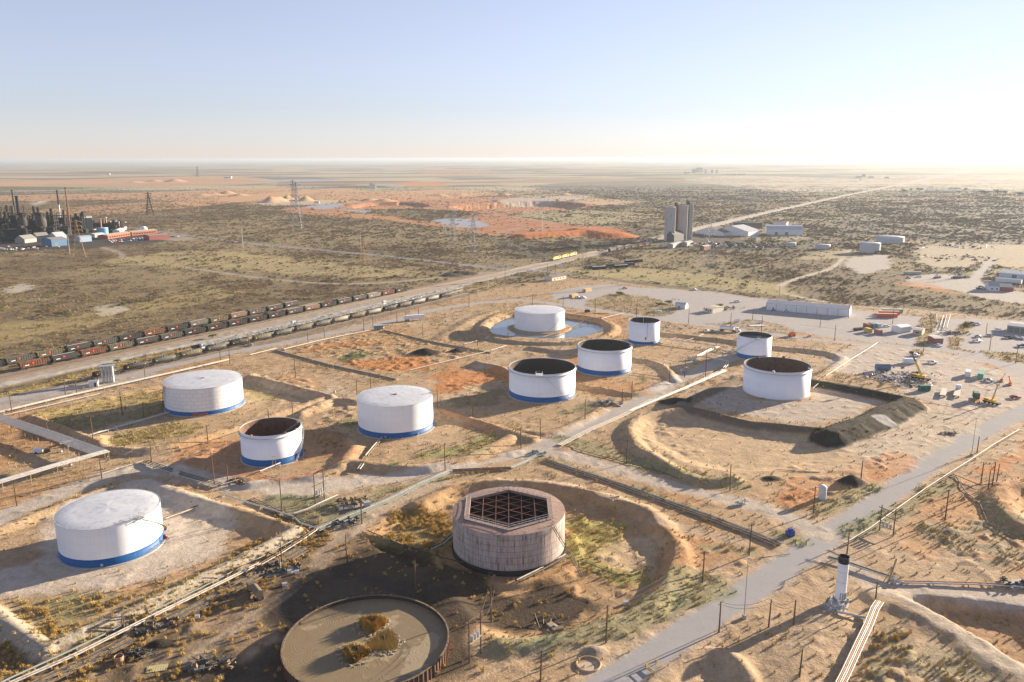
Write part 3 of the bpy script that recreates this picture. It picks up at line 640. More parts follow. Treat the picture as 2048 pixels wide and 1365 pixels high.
c = mixc(t, mathn(t, 'MULTIPLY', mathn(t, 'MULTIPLY', peb, .6), soft.outputs[0]), c, (.16, .115, .07))
# scrub speckle where plants are thick; small dark pebbly specks elsewhere
spk = ramp(t, noise(t, pos, .33, 4, .75), [(.42, 0), (.56, 1)])
big = ramp(t, nC, [(.36, .15), (.6, 1)])
vf = mathn(t, 'MULTIPLY', mathn(t, 'MULTIPLY', spk, big), mathn(t, 'MULTIPLY', vv.outputs['Fac'], .85))
c = mixc(t, vf, c, (.095, .082, .055))
tf = mathn(t, 'MULTIPLY', ramp(t, noise(t, pos, 1.1, 4, .7), [(.50, 0), (.60, 1)]), mathn(t, 'MINIMUM', mathn(t, 'MULTIPLY', tv.outputs['Fac'], .8), .8))
c = mixc(t, tf, c, (.20, .17, .075))
ln(c, b.inputs['Base Color']); b.inputs['Roughness'].default_value = .95; b.inputs['Specular IOR Level'].default_value = .15
bp = new('ShaderNodeBump'); ln(mathn(t, 'MULTIPLY', soft.outputs[0], .62), bp.inputs['Strength']); bp.inputs['Distance'].default_value = .45
ln(mathn(t, 'ADD', nA, mathn(t, 'MULTIPLY', nD, .25)), bp.inputs['Height']); ln(bp.outputs[0], b.inputs['Normal'])

# ================================================================== mesh building
def tagit(o, label=None, cat=None, group=None, kind=None):
    if label: o['label'] = label
    if cat: o['category'] = cat
    if group: o['group'] = group
    if kind: o['kind'] = kind
    return o
class MB:
    def __init__(s): s.v = []; s.f = []; s.uv = None
    def add(s, vs, fs):
        k = len(s.v); s.v += [tuple(v) for v in vs]; s.f += [tuple(i+k for i in f_) for f_ in fs]; return s
    def box(s, c, d, rz=0, rot=None):
        hx, hy, hz = d[0]/2, d[1]/2, d[2]/2
        m = rot if rot is not None else Matrix.Rotation(rz, 3, 'Z')
        vs = [Vector(c)+m @ Vector((x*hx, y*hy, z*hz)) for z in (-1, 1) for x, y in ((-1, -1), (1, -1), (1, 1), (-1, 1))]
        return s.add(vs, [(3, 2, 1, 0), (4, 5, 6, 7), (0, 1, 5, 4), (1, 2, 6, 5), (2, 3, 7, 6), (3, 0, 4, 7)])
    def tube(s, a, b, r, r2=None, n=6, cap=True):
        a = Vector(a); b = Vector(b); r2 = r if r2 is None else r2
        d = (b-a)
        if d.length < 1e-6: return s
        q = d.to_track_quat('Z', 'Y').to_matrix()
        vs = []
        for p_, rr in ((a, r), (b, r2)):
            for k in range(n):
                an = 2*math.pi*(k+.5)/n; vs.append(p_+q @ Vector((rr*math.cos(an), rr*math.sin(an), 0)))
        fs = [(k, (k+1) % n, n+(k+1) % n, n+k) for k in range(n)]
        if cap: fs += [tuple(range(n-1, -1, -1)), tuple(range(n, 2*n))]
        return s.add(vs, fs)
    def path(s, pts, r, n=6):
        pts = [Vector(p_) for p_ in pts]; vs = []; m = len(pts)
        for i, p_ in enumerate(pts):
            t_ = (pts[min(m-1, i+1)]-pts[max(0, i-1)]).normalized()
            sd_ = t_.cross(Vector((0, 0, 1)))
            sd_ = sd_.normalized() if sd_.length > 1e-3 else Vector((1, 0, 0))
            up = sd_.cross(t_)
            for k in range(n):
                an = 2*math.pi*k/n; vs.append(p_+sd_*(r*math.cos(an))+up*(r*math.sin(an)))
        return s.add(vs, [(i*n+k, i*n+(k+1) % n, (i+1)*n+(k+1) % n, (i+1)*n+k) for i in range(m-1) for k in range(n)])
    def lathe(s, prof, n=48, c=(0, 0, 0), a0=0, a1=2*math.pi):
        full = abs(a1-a0-2*math.pi) < 1e-6; m = n if full else n+1
        vs = []
        for k in range(m):
            a = a0+(a1-a0)*k/n
            for r_, z in prof: vs.append((c[0]+r_*math.cos(a), c[1]+r_*math.sin(a), c[2]+z))
        L = len(prof); fs = []
        for k in range(n):
            k2 = (k+1) % m
            for i in range(L-1): fs.append((k*L+i, k2*L+i, k2*L+i+1, k*L+i+1))
        return s.add(vs, fs)
    def prism(s, poly, z0, z1):
        n = len(poly)
        return s.add([(x, y, z0) for x, y in poly]+[(x, y, z1) for x, y in poly],
                     [tuple(range(n-1, -1, -1)), tuple(range(n, 2*n))]+[(k, (k+1) % n, n+(k+1) % n, n+k) for k in range(n)])
    def extr(s, prof, x0, x1):
        """profile in (y, z) pushed along x"""
        n = len(prof)
        return s.add([(x0, y, z) for y, z in prof]+[(x1, y, z) for y, z in prof],
                     [tuple(range(n)), tuple(range(2*n-1, n-1, -1))]+[(k, n+k, n+(k+1) % n, (k+1) % n) for k in range(n)])
    def obj(s, name, mat, parent=None, loc=None, rz=None, smooth=False, label=None):
        me = D.meshes.new(name); me.from_pydata(s.v, [], s.f)
        if smooth: me.polygons.foreach_set('use_smooth', [True]*len(me.polygons))
        me.materials.append(mat); me.update()
        o = D.objects.new(name, me); COL.objects.link(o)
        if parent: o.parent = parent
        if loc is not None: o.location = loc
        if rz is not None: o.rotation_euler = (0, 0, rz)
        if label: o['label'] = label
        return o
def thing(name, label, cat, loc=(0, 0, 0), rz=0, group=None):
    o = D.objects.new(name, None); COL.objects.link(o); o.location = loc; o.rotation_euler = (0, 0, rz)
    return tagit(o, label, cat, group)
def copy_tree(o, label=None, loc=None, rz=None, group=None, parent=None, mats=None):
    c = o.copy(); COL.objects.link(c)
    if parent: c.parent = parent
    if label: c['label'] = label
    if loc is not None: c.location = loc
    if rz is not None: c.rotation_euler = (0, 0, rz)
    if group: c['group'] = group
    if mats and c.type == 'MESH' and c.name.split('.')[0] in mats:
        c.data = c.data.copy(); c.data.materials[0] = mats[c.name.split('.')[0]]
    for ch in list(o.children): copy_tree(ch, parent=c, mats=mats)
    return c
def cyl_shell(name, r, z0, z1, mat, parent, n=72, thick=0.0):
    """open cylinder with UV in metres"""
    me = D.meshes.new(name); vs = []; fs = []; uvs = []
    for k in range(n+1):
        a = 2*math.pi*k/n-math.pi
        vs += [(r*math.cos(a), r*math.sin(a), z0), (r*math.cos(a), r*math.sin(a), z1)]
    for k in range(n):
        fs.append((2*k, 2*k+2, 2*k+3, 2*k+1)); u0, u1 = r*2*math.pi*k/n, r*2*math.pi*(k+1)/n
        uvs += [(u0, z0), (u1, z0), (u1, z1), (u0, z1)]
    if thick:
        base = len(vs)
        for k in range(n+1):
            a = 2*math.pi*k/n-math.pi; rr = r-thick
            vs += [(rr*math.cos(a), rr*math.sin(a), z0), (rr*math.cos(a), rr*math.sin(a), z1)]
        for k in range(n):
            fs.append((2*k+1, 2*k+3, base+2*k+3, base+2*k+1)); uvs += [(0, 0)]*4
            fs.append((base+2*k+2, base+2*k, base+2*k+1, base+2*k+3)); uvs += [(0, 0)]*4
    me.from_pydata(vs, [], fs); uvl = me.uv_layers.new(name='UVMap')
    uvl.data.foreach_set('uv', [c_ for uv_ in uvs for c_ in uv_])
    me.polygons.foreach_set('use_smooth', [True]*len(fs))
    if thick:
        me.polygons.foreach_set('use_smooth', [True if i < n else False for i in range(len(fs))])
    me.materials.append(mat); me.update()
    o = D.objects.new(name, me); COL.objects.link(o); o.parent = parent
    return o
def ordn(i): return ['first', 'second', 'third', 'fourth', 'fifth', 'sixth', 'seventh', 'eighth', 'ninth', 'tenth', 'eleventh', 'twelfth', 'thirteenth', 'fourteenth', 'fifteenth', 'sixteenth', 'seventeenth', 'eighteenth', 'nineteenth', 'twentieth', 'twenty-first', 'twenty-second', 'twenty-third', 'twenty-fourth', 'twenty-fifth', 'twenty-sixth', 'twenty-seventh', 'twenty-eighth', 'twenty-ninth', 'thirtieth', 'thirty-first', 'thirty-second', 'thirty-third', 'thirty-fourth', 'thirty-fifth', 'thirty-sixth', 'thirty-seventh', 'thirty-eighth', 'thirty-ninth', 'fortieth'][i]
# ================================================================== storage tanks
TANKS = {}
def tank_site(key, fx, fy, hw, ty):
    """front foot pixel, half width in pixels, row of the front rim"""
    p = at(fx, fy); d = Vector((p.x, p.y, 0)).normalized()
    r_ = 6.0
    for _ in range(6):
        c = p+d*r_; xs_ = [proj((c.x+r_*math.cos(k*.1), c.y+r_*math.sin(k*.1), 1.5))[0] for k in range(63)]
        r_ *= 2*hw/(max(xs_)-min(xs_))
    c = p+d*r_; h = height_to((p.x, p.y, 0), ty)
    TANKS[key] = (c.x, c.y, r_, h); flatten(c.x, c.y, r_+1.5, .0)
    return c, r_, h
for k, a in dict(A=(231, 1131.5, 105, 1055), D=(547, 934, 61, 873), C=(793, 878.5, 75, 814), F=(412, 832, 79, 778), G=(1084, 807, 66, 750.5),
                 I=(1208, 753, 53.5, 703), J=(1079, 664.5, 50, 629), K=(1287, 691, 31, 647), L=(1506, 721, 34.5, 677.5), M=(1550, 800.5, 67, 746), RUST=(1018, 1147, 111.5, 1071)).items():
    tank_site(k, *a)
def adir(key, px):
    """angle on the tank wall (from +x) that faces the camera at pixel column px"""
    x, y, r_, h = TANKS[key]; best = None
    for k in range(720):
        a = k*math.pi/360; nx, ny = math.cos(a), math.sin(a)
        if nx*x+ny*y > 0: continue
        q = proj((x+r_*nx, y+r_*ny, h/2))[0]
        if best is None or abs(q-px) < best[0]: best = (abs(q-px), a)
    f0 = math.atan2(-y, -x); a = best[1]
    return f0+((a-f0+math.pi) % (2*math.pi)-math.pi)
def stair_along(root, r_, a0, a1, z0, z1, mat):
    mb = MB(); n = 26; rr = r_+.55; rails = []
    for k in range(n+1):
        a = a0+(a1-a0)*k/n; z = z0+(z1-z0)*k/n; c_, s_ = math.cos(a), math.sin(a)
        mb.box((rr*c_, rr*s_, z), (.85, .32, .06), a)
        rails.append(((rr+.42)*c_, (rr+.42)*s_, z))
    for p_, q in zip(rails, rails[1:]):
        mb.tube(p_, q, .06, n=4); mb.tube(Vector(p_)+Vector((0, 0, 1)), Vector(q)+Vector((0, 0, 1)), .04, n=4)
    for p_ in rails[::3]: mb.tube(p_, Vector(p_)+Vector((0, 0, 1)), .03, n=4)
    return mb.obj('stair', mat, root)
def roof_rail(root, r_, z, a0, a1, mat, n=16):
    mb = MB(); pts = [((r_)*math.cos(a0+(a1-a0)*k/n), r_*math.sin(a0+(a1-a0)*k/n), z) for k in range(n+1)]
    for h in (.55, 1.1):
        for p_, q in zip(pts, pts[1:]): mb.tube((p_[0], p_[1], z+h), (q[0], q[1], z+h), .035, n=4)
    for p_ in pts: mb.tube(p_, (p_[0], p_[1], z+1.1), .035, n=4)
    return mb.obj('handrail', mat, root)
def platform(root, r_, a, z, mat, w_=1.6):
    mb = MB(); c = ((r_-.2)*math.cos(a), (r_-.2)*math.sin(a), z+.12)
    mb.box(c, (w_*1.3, w_, .1), a)
    m = Matrix.Rotation(a, 3, 'Z')
    for sx, sy in ((-1, -1), (1, -1), (1, 1), (-1, 1)):
        q = Vector(c)+m @ Vector((sx*w_*.62, sy*w_*.48, 0)); mb.tube(q, q+Vector((0, 0, 1.15)), .04, n=4)
    for e in ((-1, -1, 1, -1), (1, -1, 1, 1), (1, 1, -1, 1)):
        for hz in (.6, 1.15):
            mb.tube(Vector(c)+m @ Vector((e[0]*w_*.62, e[1]*w_*.48, hz)), Vector(c)+m @ Vector((e[2]*w_*.62, e[3]*w_*.48, hz)), .035, n=4)
    mb.tube(Vector(c), Vector(c)+Vector((0, 0, 1.9)), .05, n=4)
    return mb.obj('platform', mat, root)
def base_ring(root, r_, mat=CONC, w_=.6, h=.25):
    MB().lathe([(r_-.3, 0), (r_-.3, h), (r_+w_, h*.9), (r_+w_+.15, -.6)], 64).obj('foundation_ring', mat, root)
def closed_tank(key, label, wall=WHITE, band=2.5, roof=ROOFW, rise=.35, name='storage_tank'):
    x, y, r_, h = TANKS[key]
    root = thing(name, label, 'storage tank', (x, y, 0), group='white oil storage tanks')
    cyl_shell('shell', r_, -.4, h, wall, root)
    if band: cyl_shell('base_band', r_+.02, -.4, band, BLUE, root, thick=.01)
    n = 64; mb = MB(); rings = [(1, 0), (.985, .06), (.7, rise*.35), (.4, rise*.65), (.12, rise*.93)]
    vs = []
    for q, z in rings:
        for k in range(n):
            a = 2*math.pi*k/n; wv = .035*math.sin(3*a+q*9)+.03*math.sin(7*a-q*13) if q < .98 else 0
            vs.append((r_*q*math.cos(a), r_*q*math.sin(a), h+z+wv))
    vs.append((0, 0, h+rise)); fs = []
    for i in range(len(rings)-1):
        for k in range(n): fs.append((i*n+k, i*n+(k+1) % n, (i+1)*n+(k+1) % n, (i+1)*n+k))
    for k in range(n): fs.append(((len(rings)-1)*n+k, (len(rings)-1)*n+(k+1) % n, len(vs)-1))
    mb.add(vs, fs); mb.obj('roof', roof, root, smooth=True)
    MB().lathe([(r_-.05, h-.02), (r_+.09, h-.02), (r_+.09, h+.1), (r_-.05, h+.1)], 64).obj('rim', wall if wall is not WHITE else ROOFW, root)
    base_ring(root, r_)
    return root, r_, h
def open_tank(key, label, wall=WHITE, band=2.7, inner=SOOT, level=.45, floor=SOOT, girder=True):
    x, y, r_, h = TANKS[key]
    root = thing('open_tank', label, 'storage tank', (x, y, 0), group='white oil storage tanks')
    cyl_shell('shell', r_, -.4, h, wall, root, thick=.12)
    if band: cyl_shell('base_band', r_+.02, -.4, band, BLUE, root, thick=.01)
    me = MB().lathe([(r_-.14, h-.05), (r_-.14, .1)], 72).obj('inner_wall', inner, root, smooth=True)
    MB().lathe([(0.01, h*level), (r_*.86, h*level+.02), (r_-.6, h*level+.5), (r_-.15, h*level+.6)], 64).obj('floating_roof', floor, root, smooth=True)
    if girder:
        MB().lathe([(r_+.02, h-1.1), (r_+.55, h-1.02), (r_+.55, h-.92), (r_+.02, h-.9)], 64).obj('wind_girder', ROOFW, root)
    MB().lathe([(r_-.13, h), (r_-.13, h+.12), (r_+.1, h+.12), (r_+.1, h)], 64).obj('rim', ROOFW, root)
    base_ring(root, r_)
    return root, r_, h
def wall_spots(root, r_, lst, mat, name):
    for a, z, sa, sz in lst:
        MB().box(((r_+.05)*math.cos(a), (r_+.05)*math.sin(a), z), (.08, sa, sz), a).obj(name, mat, root)
def manway(root, r_, a, z=.9, mat=GALV):
    n_ = Vector((math.cos(a), math.sin(a), 0))
    MB().tube(n_*(r_-.05)+Vector((0, 0, z)), n_*(r_+.35)+Vector((0, 0, z)), .42, n=10).obj('manway', mat, root)
# -- left front tank
rt, r_, h = closed_tank('A', 'largest white domed tank with curved stair, front left corner', roof=ROOFW, rise=.55)
a1 = adir('A', 284); a0 = adir('A', 330)
stair_along(rt, r_, a0+.25, a1, .3, h, OLIVC); platform(rt, r_, a1, h, GALV, 2.0)
roof_rail(rt, r_-.3, h, a1-.02, a1-.42, GALV); manway(rt, r_, adir('A', 200))
mb = MB()
for k in range(7):
    a = adir('A', 292+k*5)
    c_, s_ = math.cos(a), math.sin(a)
    MB().box(((r_+.05)*c_, (r_+.05)*s_, .75+.25*(k % 2)), (.05, .9, .28), a).obj('painted_mark', PIPED, rt)
# -- seamed tank on the far left, dark stair on its left side, red patch
rt, r_, h = closed_tank('F', 'white seamed tank with dark stair at left and red patch in blue band', wall=WHITE2, band=2.0, rise=.5)
aL = adir('F', 334); stair_along(rt, r_, aL-.35, aL+.02, .2, h+.2, BOGIE); platform(rt, r_, aL+.12, h, WOODL, 1.8)
p0 = adir('F', 382); p1 = adir('F', 414)
MB().lathe([(r_+.05, .0), (r_+.05, 1.35)], 10, a0=p0, a1=p1).obj('primed_patch', REDR, rt)
MB().box((0, 0, h+.62), (1.6, .9, .3), .4).obj('roof_hatch', WOODL, rt)
# -- centre tank
rt, r_, h = closed_tank('C', 'white closed tank with dark blue band and rust-stained roof centre, between two open tanks', rise=.5)
MB().box((0, 0, h+.56), (1.5, 1.5, .25), .3).obj('roof_hatch', RUST, rt)
platform(rt, r_, adir('C', 861)+.5, h, GALV, 1.4); manway(rt, r_, adir('C', 770)); manway(rt, r_, adir('C', 835))
mb = MB()
a = adir('C', 868)+.1
mb.tube((r_+.3)*Vector((math.cos(a), math.sin(a), 0))+Vector((0, 0, .5)), (r_+.3)*Vector((math.cos(a), math.sin(a), 0))+Vector((0, 0, 6)), .1)
mb.obj('vent_pipe', STEEL, rt)
# -- small open tank with ladder inside
rt, r_, h = open_tank('D', 'small open-topped white tank with a rolling ladder inside its sooty rim', inner=SOOT2, level=.42)
mb = MB(); s0 = Vector((r_*math.cos(.5), r_*math.sin(.5), h+.3)); s1 = Vector((-.5, -1.2, h*.5))
side = Vector((-.5, .8, 0)).normalized()*.45
for k in (-1, 1): mb.tube(s0+side*k, s1+side*k, .09, n=4)
for k in range(14):
    q = s0.lerp(s1, k/13); mb.tube(q-side, q+side, .05, n=4)
mb.obj('rolling_ladder', GALV, rt)
a = adir('D', 607); stair_along(rt, r_, a-.75, a+.1, .3, h, ROOFW); platform(rt, r_, a+.25, h, GALV, 1.4)
manway(rt, r_, adir('D', 595))
mb = MB(); a = adir('D', 546)
for s_ in (-.04, .04):
    q = Vector((math.cos(a+s_), math.sin(a+s_), 0))*(r_+1.6); mb.tube(q, q+Vector((0, 0, 4.6)), .07, n=4)
for z in (1.5, 3, 4.5):
    mb.tube(Vector((math.cos(a-.04), math.sin(a-.04), 0))*(r_+1.6)+Vector((0, 0, z)), Vector((math.cos(a+.04), math.sin(a+.04), 0))*(r_+1.6)+Vector((0, 0, z)), .06, n=4)
mb.obj('scaffold', WOODL, rt)
for px_, mat_ in ((505, REDT), (594, REDT), (574, REDT)):
    a = adir('D', px_); MB().box(((r_-.05)*math.cos(a), (r_-.05)*math.sin(a), h+.3), (.5, .5, .5), a).obj('gauge_box', mat_, rt)
# -- open tanks in the middle
rt, r_, h = open_tank('G', 'open-topped white tank with platform and diagonal stair on its front wall', level=.25, floor=TAR)
a = adir('G', 1078); platform(rt, r_, a, h, ROOFW, 3.0); stair_along(rt, r_, a+.95, a+.1, .3, h, ROOFW)
rt, r_, h = open_tank('I', 'open-topped white tank on a round concrete footing, behind the platform tank', level=.25, floor=TAR)
a = adir('I', 1258); platform(rt, r_, a+.35, h, GALV, 1.4)
cyl_shell('base_skirt', r_+.7, -.4, .35, CONC, rt)
rt, r_, h = open_tank('K', 'smallest open-topped white tank with a red spot and bright blue band', band=2.0, level=.3, floor=TAR, girder=False)
a = adir('K', 1280)
MB().tube((0, 3, h*.4), (0, 3, h+1.2), .16).obj('gauge_pole', ROOFW, rt)
wall_spots(rt, r_, [(adir('K', 1291.5), 4.2, .9, 1.6)], REDR, 'red_valve_box')
a = adir('K', 1294.5); MB().tube(Vector((math.cos(a), math.sin(a), 0))*(r_+.1)+Vector((0, 0, 4.5)), Vector((math.cos(a), math.sin(a), 0))*(r_+.1)+Vector((0, 0, h)), .07).obj('sprinkler_pipe', REDR, rt)
rt, r_, h = open_tank('L', 'open-topped white tank with diagonal stair, standing behind the unbanded open tank', level=.78, floor=M('grey_floating_roof', (.10, .12, .14), .6), girder=False)
a = adir('L', 1516); stair_along(rt, r_, adir('L', 1473)-.1, a-.06, .6, h, GALV); platform(rt, r_, a, h, GALV, 1.6)
rt, r_, h = open_tank('M', 'wide open-topped white tank without blue band inside the black dirt berm', band=0, level=.25, floor=TAR, inner=SOOT2)
for px_ in (1508, 1545, 1594):
    a = adir('M', px_) if px_ == 1545 else math.pi*.5+(.35 if px_ < 1530 else -.5)
    MB().tube((r_*math.cos(a), r_*math.sin(a), h-.2), ((r_-.2)*math.cos(a), (r_-.2)*math.sin(a), h+.9), .9, .5, n=10).obj('rim_vent', ROOFW if px_ == 1545 else SOOT2, rt)
a = adir('M', 1612); platform(rt, r_, a+.35, h, GALV, 1.8)
# -- tank in the pond
rt, r_, h = closed_tank('J', 'plain white tank standing in a ring-shaped pond of water', band=0, rise=.4)
a = adir('J', 1127); stair_along(rt, r_, a-.95, a+.05, .3, h, STEEL)
x, y, _, _ = TANKS['J']; flatten(x, y, r_+1.5, -.3)
# -- rusty tank with a six-sided walkway round its opening
x, y, r_, h = TANKS['RUST']
rt = thing('rusty_tank', 'rust-streaked tank with a six-sided framed opening in its roof', 'storage tank', (x, y, -.9))
h += .9; flatten(x, y, r_+1.0, -.9)
cyl_shell('shell', r_, 1.5, h, RUSTW, rt)
cyl_shell('base_skirt', r_+.35, -.6, 1.15, TAR, rt)
cyl_shell('base_course', r_+.03, 1.0, 1.52, TAR, rt)
HEX0 = math.atan2(-y, -x)
def hexp(rad, z, k):
    a = HEX0+k*math.pi/3; return Vector((rad*math.cos(a), rad*math.sin(a), z))
mb = MB(); n = 72; hr = r_*.80
vs = []
for k in range(n):
    a = HEX0+2*math.pi*k/n; sec = (2*math.pi*k/n) % (math.pi/3)-math.pi/6
    rh = hr*math.cos(math.pi/6)/math.cos(sec)
    vs += [(r_*math.cos(a), r_*math.sin(a), h), (rh*math.cos(a), rh*math.sin(a), h+.45), (rh*math.cos(a), rh*math.sin(a), h-.3)]
fs = []
for k in range(n):
    k2 = (k+1) % n; fs += [(3*k, 3*k2, 3*k2+1, 3*k+1), (3*k+1, 3*k2+1, 3*k2+2, 3*k+2)]
mb.add(vs, fs).obj('roof_ring', ROOFR, rt)
MB().lathe([(r_-.1, 1.0), (r_-.1, h-.02)], 64).obj('inner_wall', TAR, rt)
mb = MB().lathe([(0.01, h*.45), (r_-.1, h*.45)], 48)
mb.obj('dark_liquid', M('black_oil_water', (.018, .022, .035), .12), rt)
mb = MB()
for k in range(6):
    for q in (hr, hr+1.35):
        a_, b_ = hexp(q, h+.5, k), hexp(q, h+.5, k+1)
        for z in (0, .55, 1.1): mb.tube(a_+Vector((0, 0, z)), b_+Vector((0, 0, z)), .05, n=4)
        for i in range(8):
            c = a_.lerp(b_, i/8); mb.tube(c, c+Vector((0, 0, 1.1)), .045, n=4)
mb.obj('walkway_rail', M('pale_rail_paint', (.36, .38, .38), .7, rust=(.2, .1, .07), rustamt=.4), rt)
mb = MB()
for k in range(6):
    a_, b_, c, d = hexp(hr, h+.48, k), hexp(hr, h+.48, k+1), hexp(hr+1.35, h+.46, k+1), hexp(hr+1.35, h+.46, k)
    mb.add([a_, b_, c, d, a_+Vector((0, 0, .06)), b_+Vector((0, 0, .06)), c+Vector((0, 0, .06)), d+Vector((0, 0, .06))], [(0, 1, 2, 3), (7, 6, 5, 4), (0, 4, 5, 1), (3, 2, 6, 7)])
mb.obj('walkway', ROOFR, rt)
mb = MB(); rm = Matrix.Rotation(HEX0, 3, 'Z')
def inhex(p_):
    for k in range(6):
        a = (k+.5)*math.pi/3
        if p_[0]*math.cos(a)+p_[1]*math.sin(a) > hr*math.cos(math.pi/6): return False
    return True
for fam in range(3):
    rr = Matrix.Rotation(fam*math.pi/3+math.pi/6*0, 3, 'Z'); step = hr*.29
    for i in range(-3, 4):
        pts = [rr @ Vector((t_, i*step, 0)) for t_ in np.linspace(-hr, hr, 60)]
        pts = [p_ for p_ in pts if inhex(p_)]
        if len(pts) > 2:
            a_, b_ = rm @ pts[0], rm @ pts[-1]; z = h-.1-.12*fam
            mb.tube((a_.x, a_.y, z), (b_.x, b_.y, z), .10 if i % 2 == 0 else .06, n=4)
for i in range(-2, 3):
    for j in range(-2, 3):
        p_ = Vector((i*hr*.33, j*hr*.29, 0))
        if inhex(p_): q = rm @ p_; mb.tube((q.x, q.y, h*.45), (q.x, q.y, h), .12, n=4)
mb.obj('roof_truss', M('dark_rust_beam', (.20, .085, .06), .85), rt)
a = adir('RUST', 1106)
top = Vector((math.cos(a), math.sin(a), 0))*(r_-.5)+Vector((0, 0, h+.3)); foot = G(1168, 1158)-Vector((x, y, -.9))
sd = (foot-top).cross(Vector((0, 0, 1))).normalized()*.45; mb = MB()
for k in (-1, 1):
    mb.tube(top+sd*k, foot+sd*k, .09, n=4); mb.tube(top+sd*k+Vector((0, 0, .9)), foot+sd*k+Vector((0, 0, .9)), .05, n=4)
for k in range(30):
    q = top.lerp(foot, k/29); mb.tube(q-sd, q+sd, .05, n=4)
    if k % 4 == 0:
        for s_ in (-1, 1): mb.tube(q+sd*s_, q+sd*s_+Vector((0, 0, .9)), .04, n=4)
mb.obj('stair', OLIVC, rt)
# -- round sludge basin, front
bl, br = at(563, 1290, 3.0), at(897, 1274, 3.0)
# centre found so that the far rim lies on the photographed row
bc = (bl+br)/2; BR = (br-bl).length/2
lo, hi = -30, 30
for _ in range(30):
    m_ = (lo+hi)/2; q = proj((bc.x+1.0, bc.y+m_+BR, 3.0))
    if q[1] > 1189: lo = m_
    else: hi = m_
bx, by = bc.x, bc.y+(lo+hi)/2
BH = 3.0; flatten(bx, by, BR+1.0, -.2)
rt = thing('sludge_basin', 'wide round sludge basin with low dark wall, three brush clumps in it', 'basin', (bx, by, -.2))
cyl_shell('wall', BR, -.4, BH, plate_mat('basin_wall_steel', (.10, .08, .06), (.04, .035, .03), rust=(.07, .04, .025), rustamt=.5, bw=3, bh=3.2, seamw=.12, rough=.85, dirt=.4), rt, n=96, thick=.22)
MB().lathe([(0.01, BH-.95), (BR*.5, BH-.95), (BR-.2, BH-.9)], 96).obj('sludge', ms, rt, smooth=True)
mb = MB()
for k in range(96):
    a = 2*math.pi*k/96; mb.box(((BR+.12)*math.cos(a), (BR+.12)*math.sin(a), BH/2), (.2, .16, BH+.1), a)
mb.obj('wall_ribs', RUST, rt)
MB().lathe([(BR-.28, BH), (BR-.28, BH+.08), (BR+.12, BH+.08), (BR+.12, BH-.05)], 96).obj('rim', PIPEB, rt)
mb = MB()
for px_, py_ in ((745, 1248), (768, 1284), (712, 1306)):
    q = at(px_, py_, BH-1.1); MB().tube((q.x-bx, q.y-by, BH-1), (q.x-bx, q.y-by, BH+.8), .25, n=8).obj('aerator_post', PIPED, rt)
BASIN = (bx, by, BR, BH-.2)
# -- tall white stack, lower right
p_ = G(1680, 1200); hs = height_to(p_, 1113)
rt = thing('flare_stack', 'tall slim white stack with black top on a concrete pad, lower right', 'stack', (p_.x, p_.y, p_.z)); flatten(p_.x, p_.y, 4, p_.z)
sr = 1.28
cyl_shell('shaft', sr, 0, hs-1.6, WHITE, rt, n=32)
cyl_shell('black_top', sr+.06, hs-1.7, hs, TAR, rt, n=32, thick=.12)
MB().lathe([(sr-.1, 1.0), (sr-.1, hs-.05)], 24).obj('inner_lining', TAR, rt)
MB().lathe([(sr, 0), (sr+.25, 0), (sr+.25, .5), (sr, .5)], 24).obj('base_flange', GALV, rt)
mb = MB()
for k in range(5): mb.box((sr*math.cos(-2+k*.4), sr*math.sin(-2+k*.4), 1.6), (.3, .25, 1.8), -2+k*.4)
mb.obj('burner_box', GALV, rt)
for z in (5.3, 8.1): MB().lathe([(sr, z), (sr+.05, z), (sr+.05, z+.12), (sr, z+.12)], 24).obj('stiffener_band', ROOFW, rt)
q = at(1666, 1222)
pad = [G(1665, 1193), G(1700, 1201), G(1674, 1250), G(1638, 1239)]
pz = p_.z-.05
rp = thing('concrete_pad', 'concrete pad with raised kerb under the white stack and its pumps', 'pad', (p_.x, p_.y, pz))
P2 = [(v.x-p_.x, v.y-p_.y) for v in pad]
MB().prism(P2[::-1], -.5, .12).obj('slab', CONC, rp)
mb = MB()
for k in range(4):
    a_, b_ = Vector((*P2[k], .25)), Vector((*P2[(k+1) % 4], .25)); dd = b_-a_
    mb.box((a_+b_)/2, (dd.length+.3, .3, .5), math.atan2(dd.y, dd.x))
mb.obj('kerb', CONC, rp)
# far tanks beyond the yard
def far_tank(fx, fy, hw, ty, label, mat, roofm=ROOFW):
    c, r2, h2 = tank_site('far', fx, fy, hw, ty)
    o = thing('storage_tank', label, 'storage tank', (c.x, c.y, 0), group='old grey tanks beyond the yard')
    cyl_shell('shell', r2, -.4, h2, mat, o, n=40)
    MB().lathe([(r2+.1, h2-.05), (r2+.1, h2+.1), (r2*.5, h2+r2*.06), (0.01, h2+r2*.1)], 40).obj('roof', roofm, o, smooth=True)
    MB().tube((-(r2+.4), -r2*.2, 0), (-(r2+.4), -r2*.2, h2), .15, n=4).obj('ladder', GALV, o)
GT = plate_mat('faded_grey_tank', (.50, .52, .54), (.40, .38, .36), rust=(.33, .26, .2), rustamt=.4, dirt=.25)
far_tank(1739, 507, 21, 488, 'tall faded grey tank nearest the bushes, left of the wide low tank', GT)
far_tank(1779, 488, 29, 476, 'wide low faded grey tank behind the tall grey tank', GT)
far_tank(1646, 500, 14.5, 491, 'small pale tank half hidden by green bushes', GT)
far_tank(1582, 494, 10, 487, 'smallest pale tank in the bushes below the arched warehouse', GT)
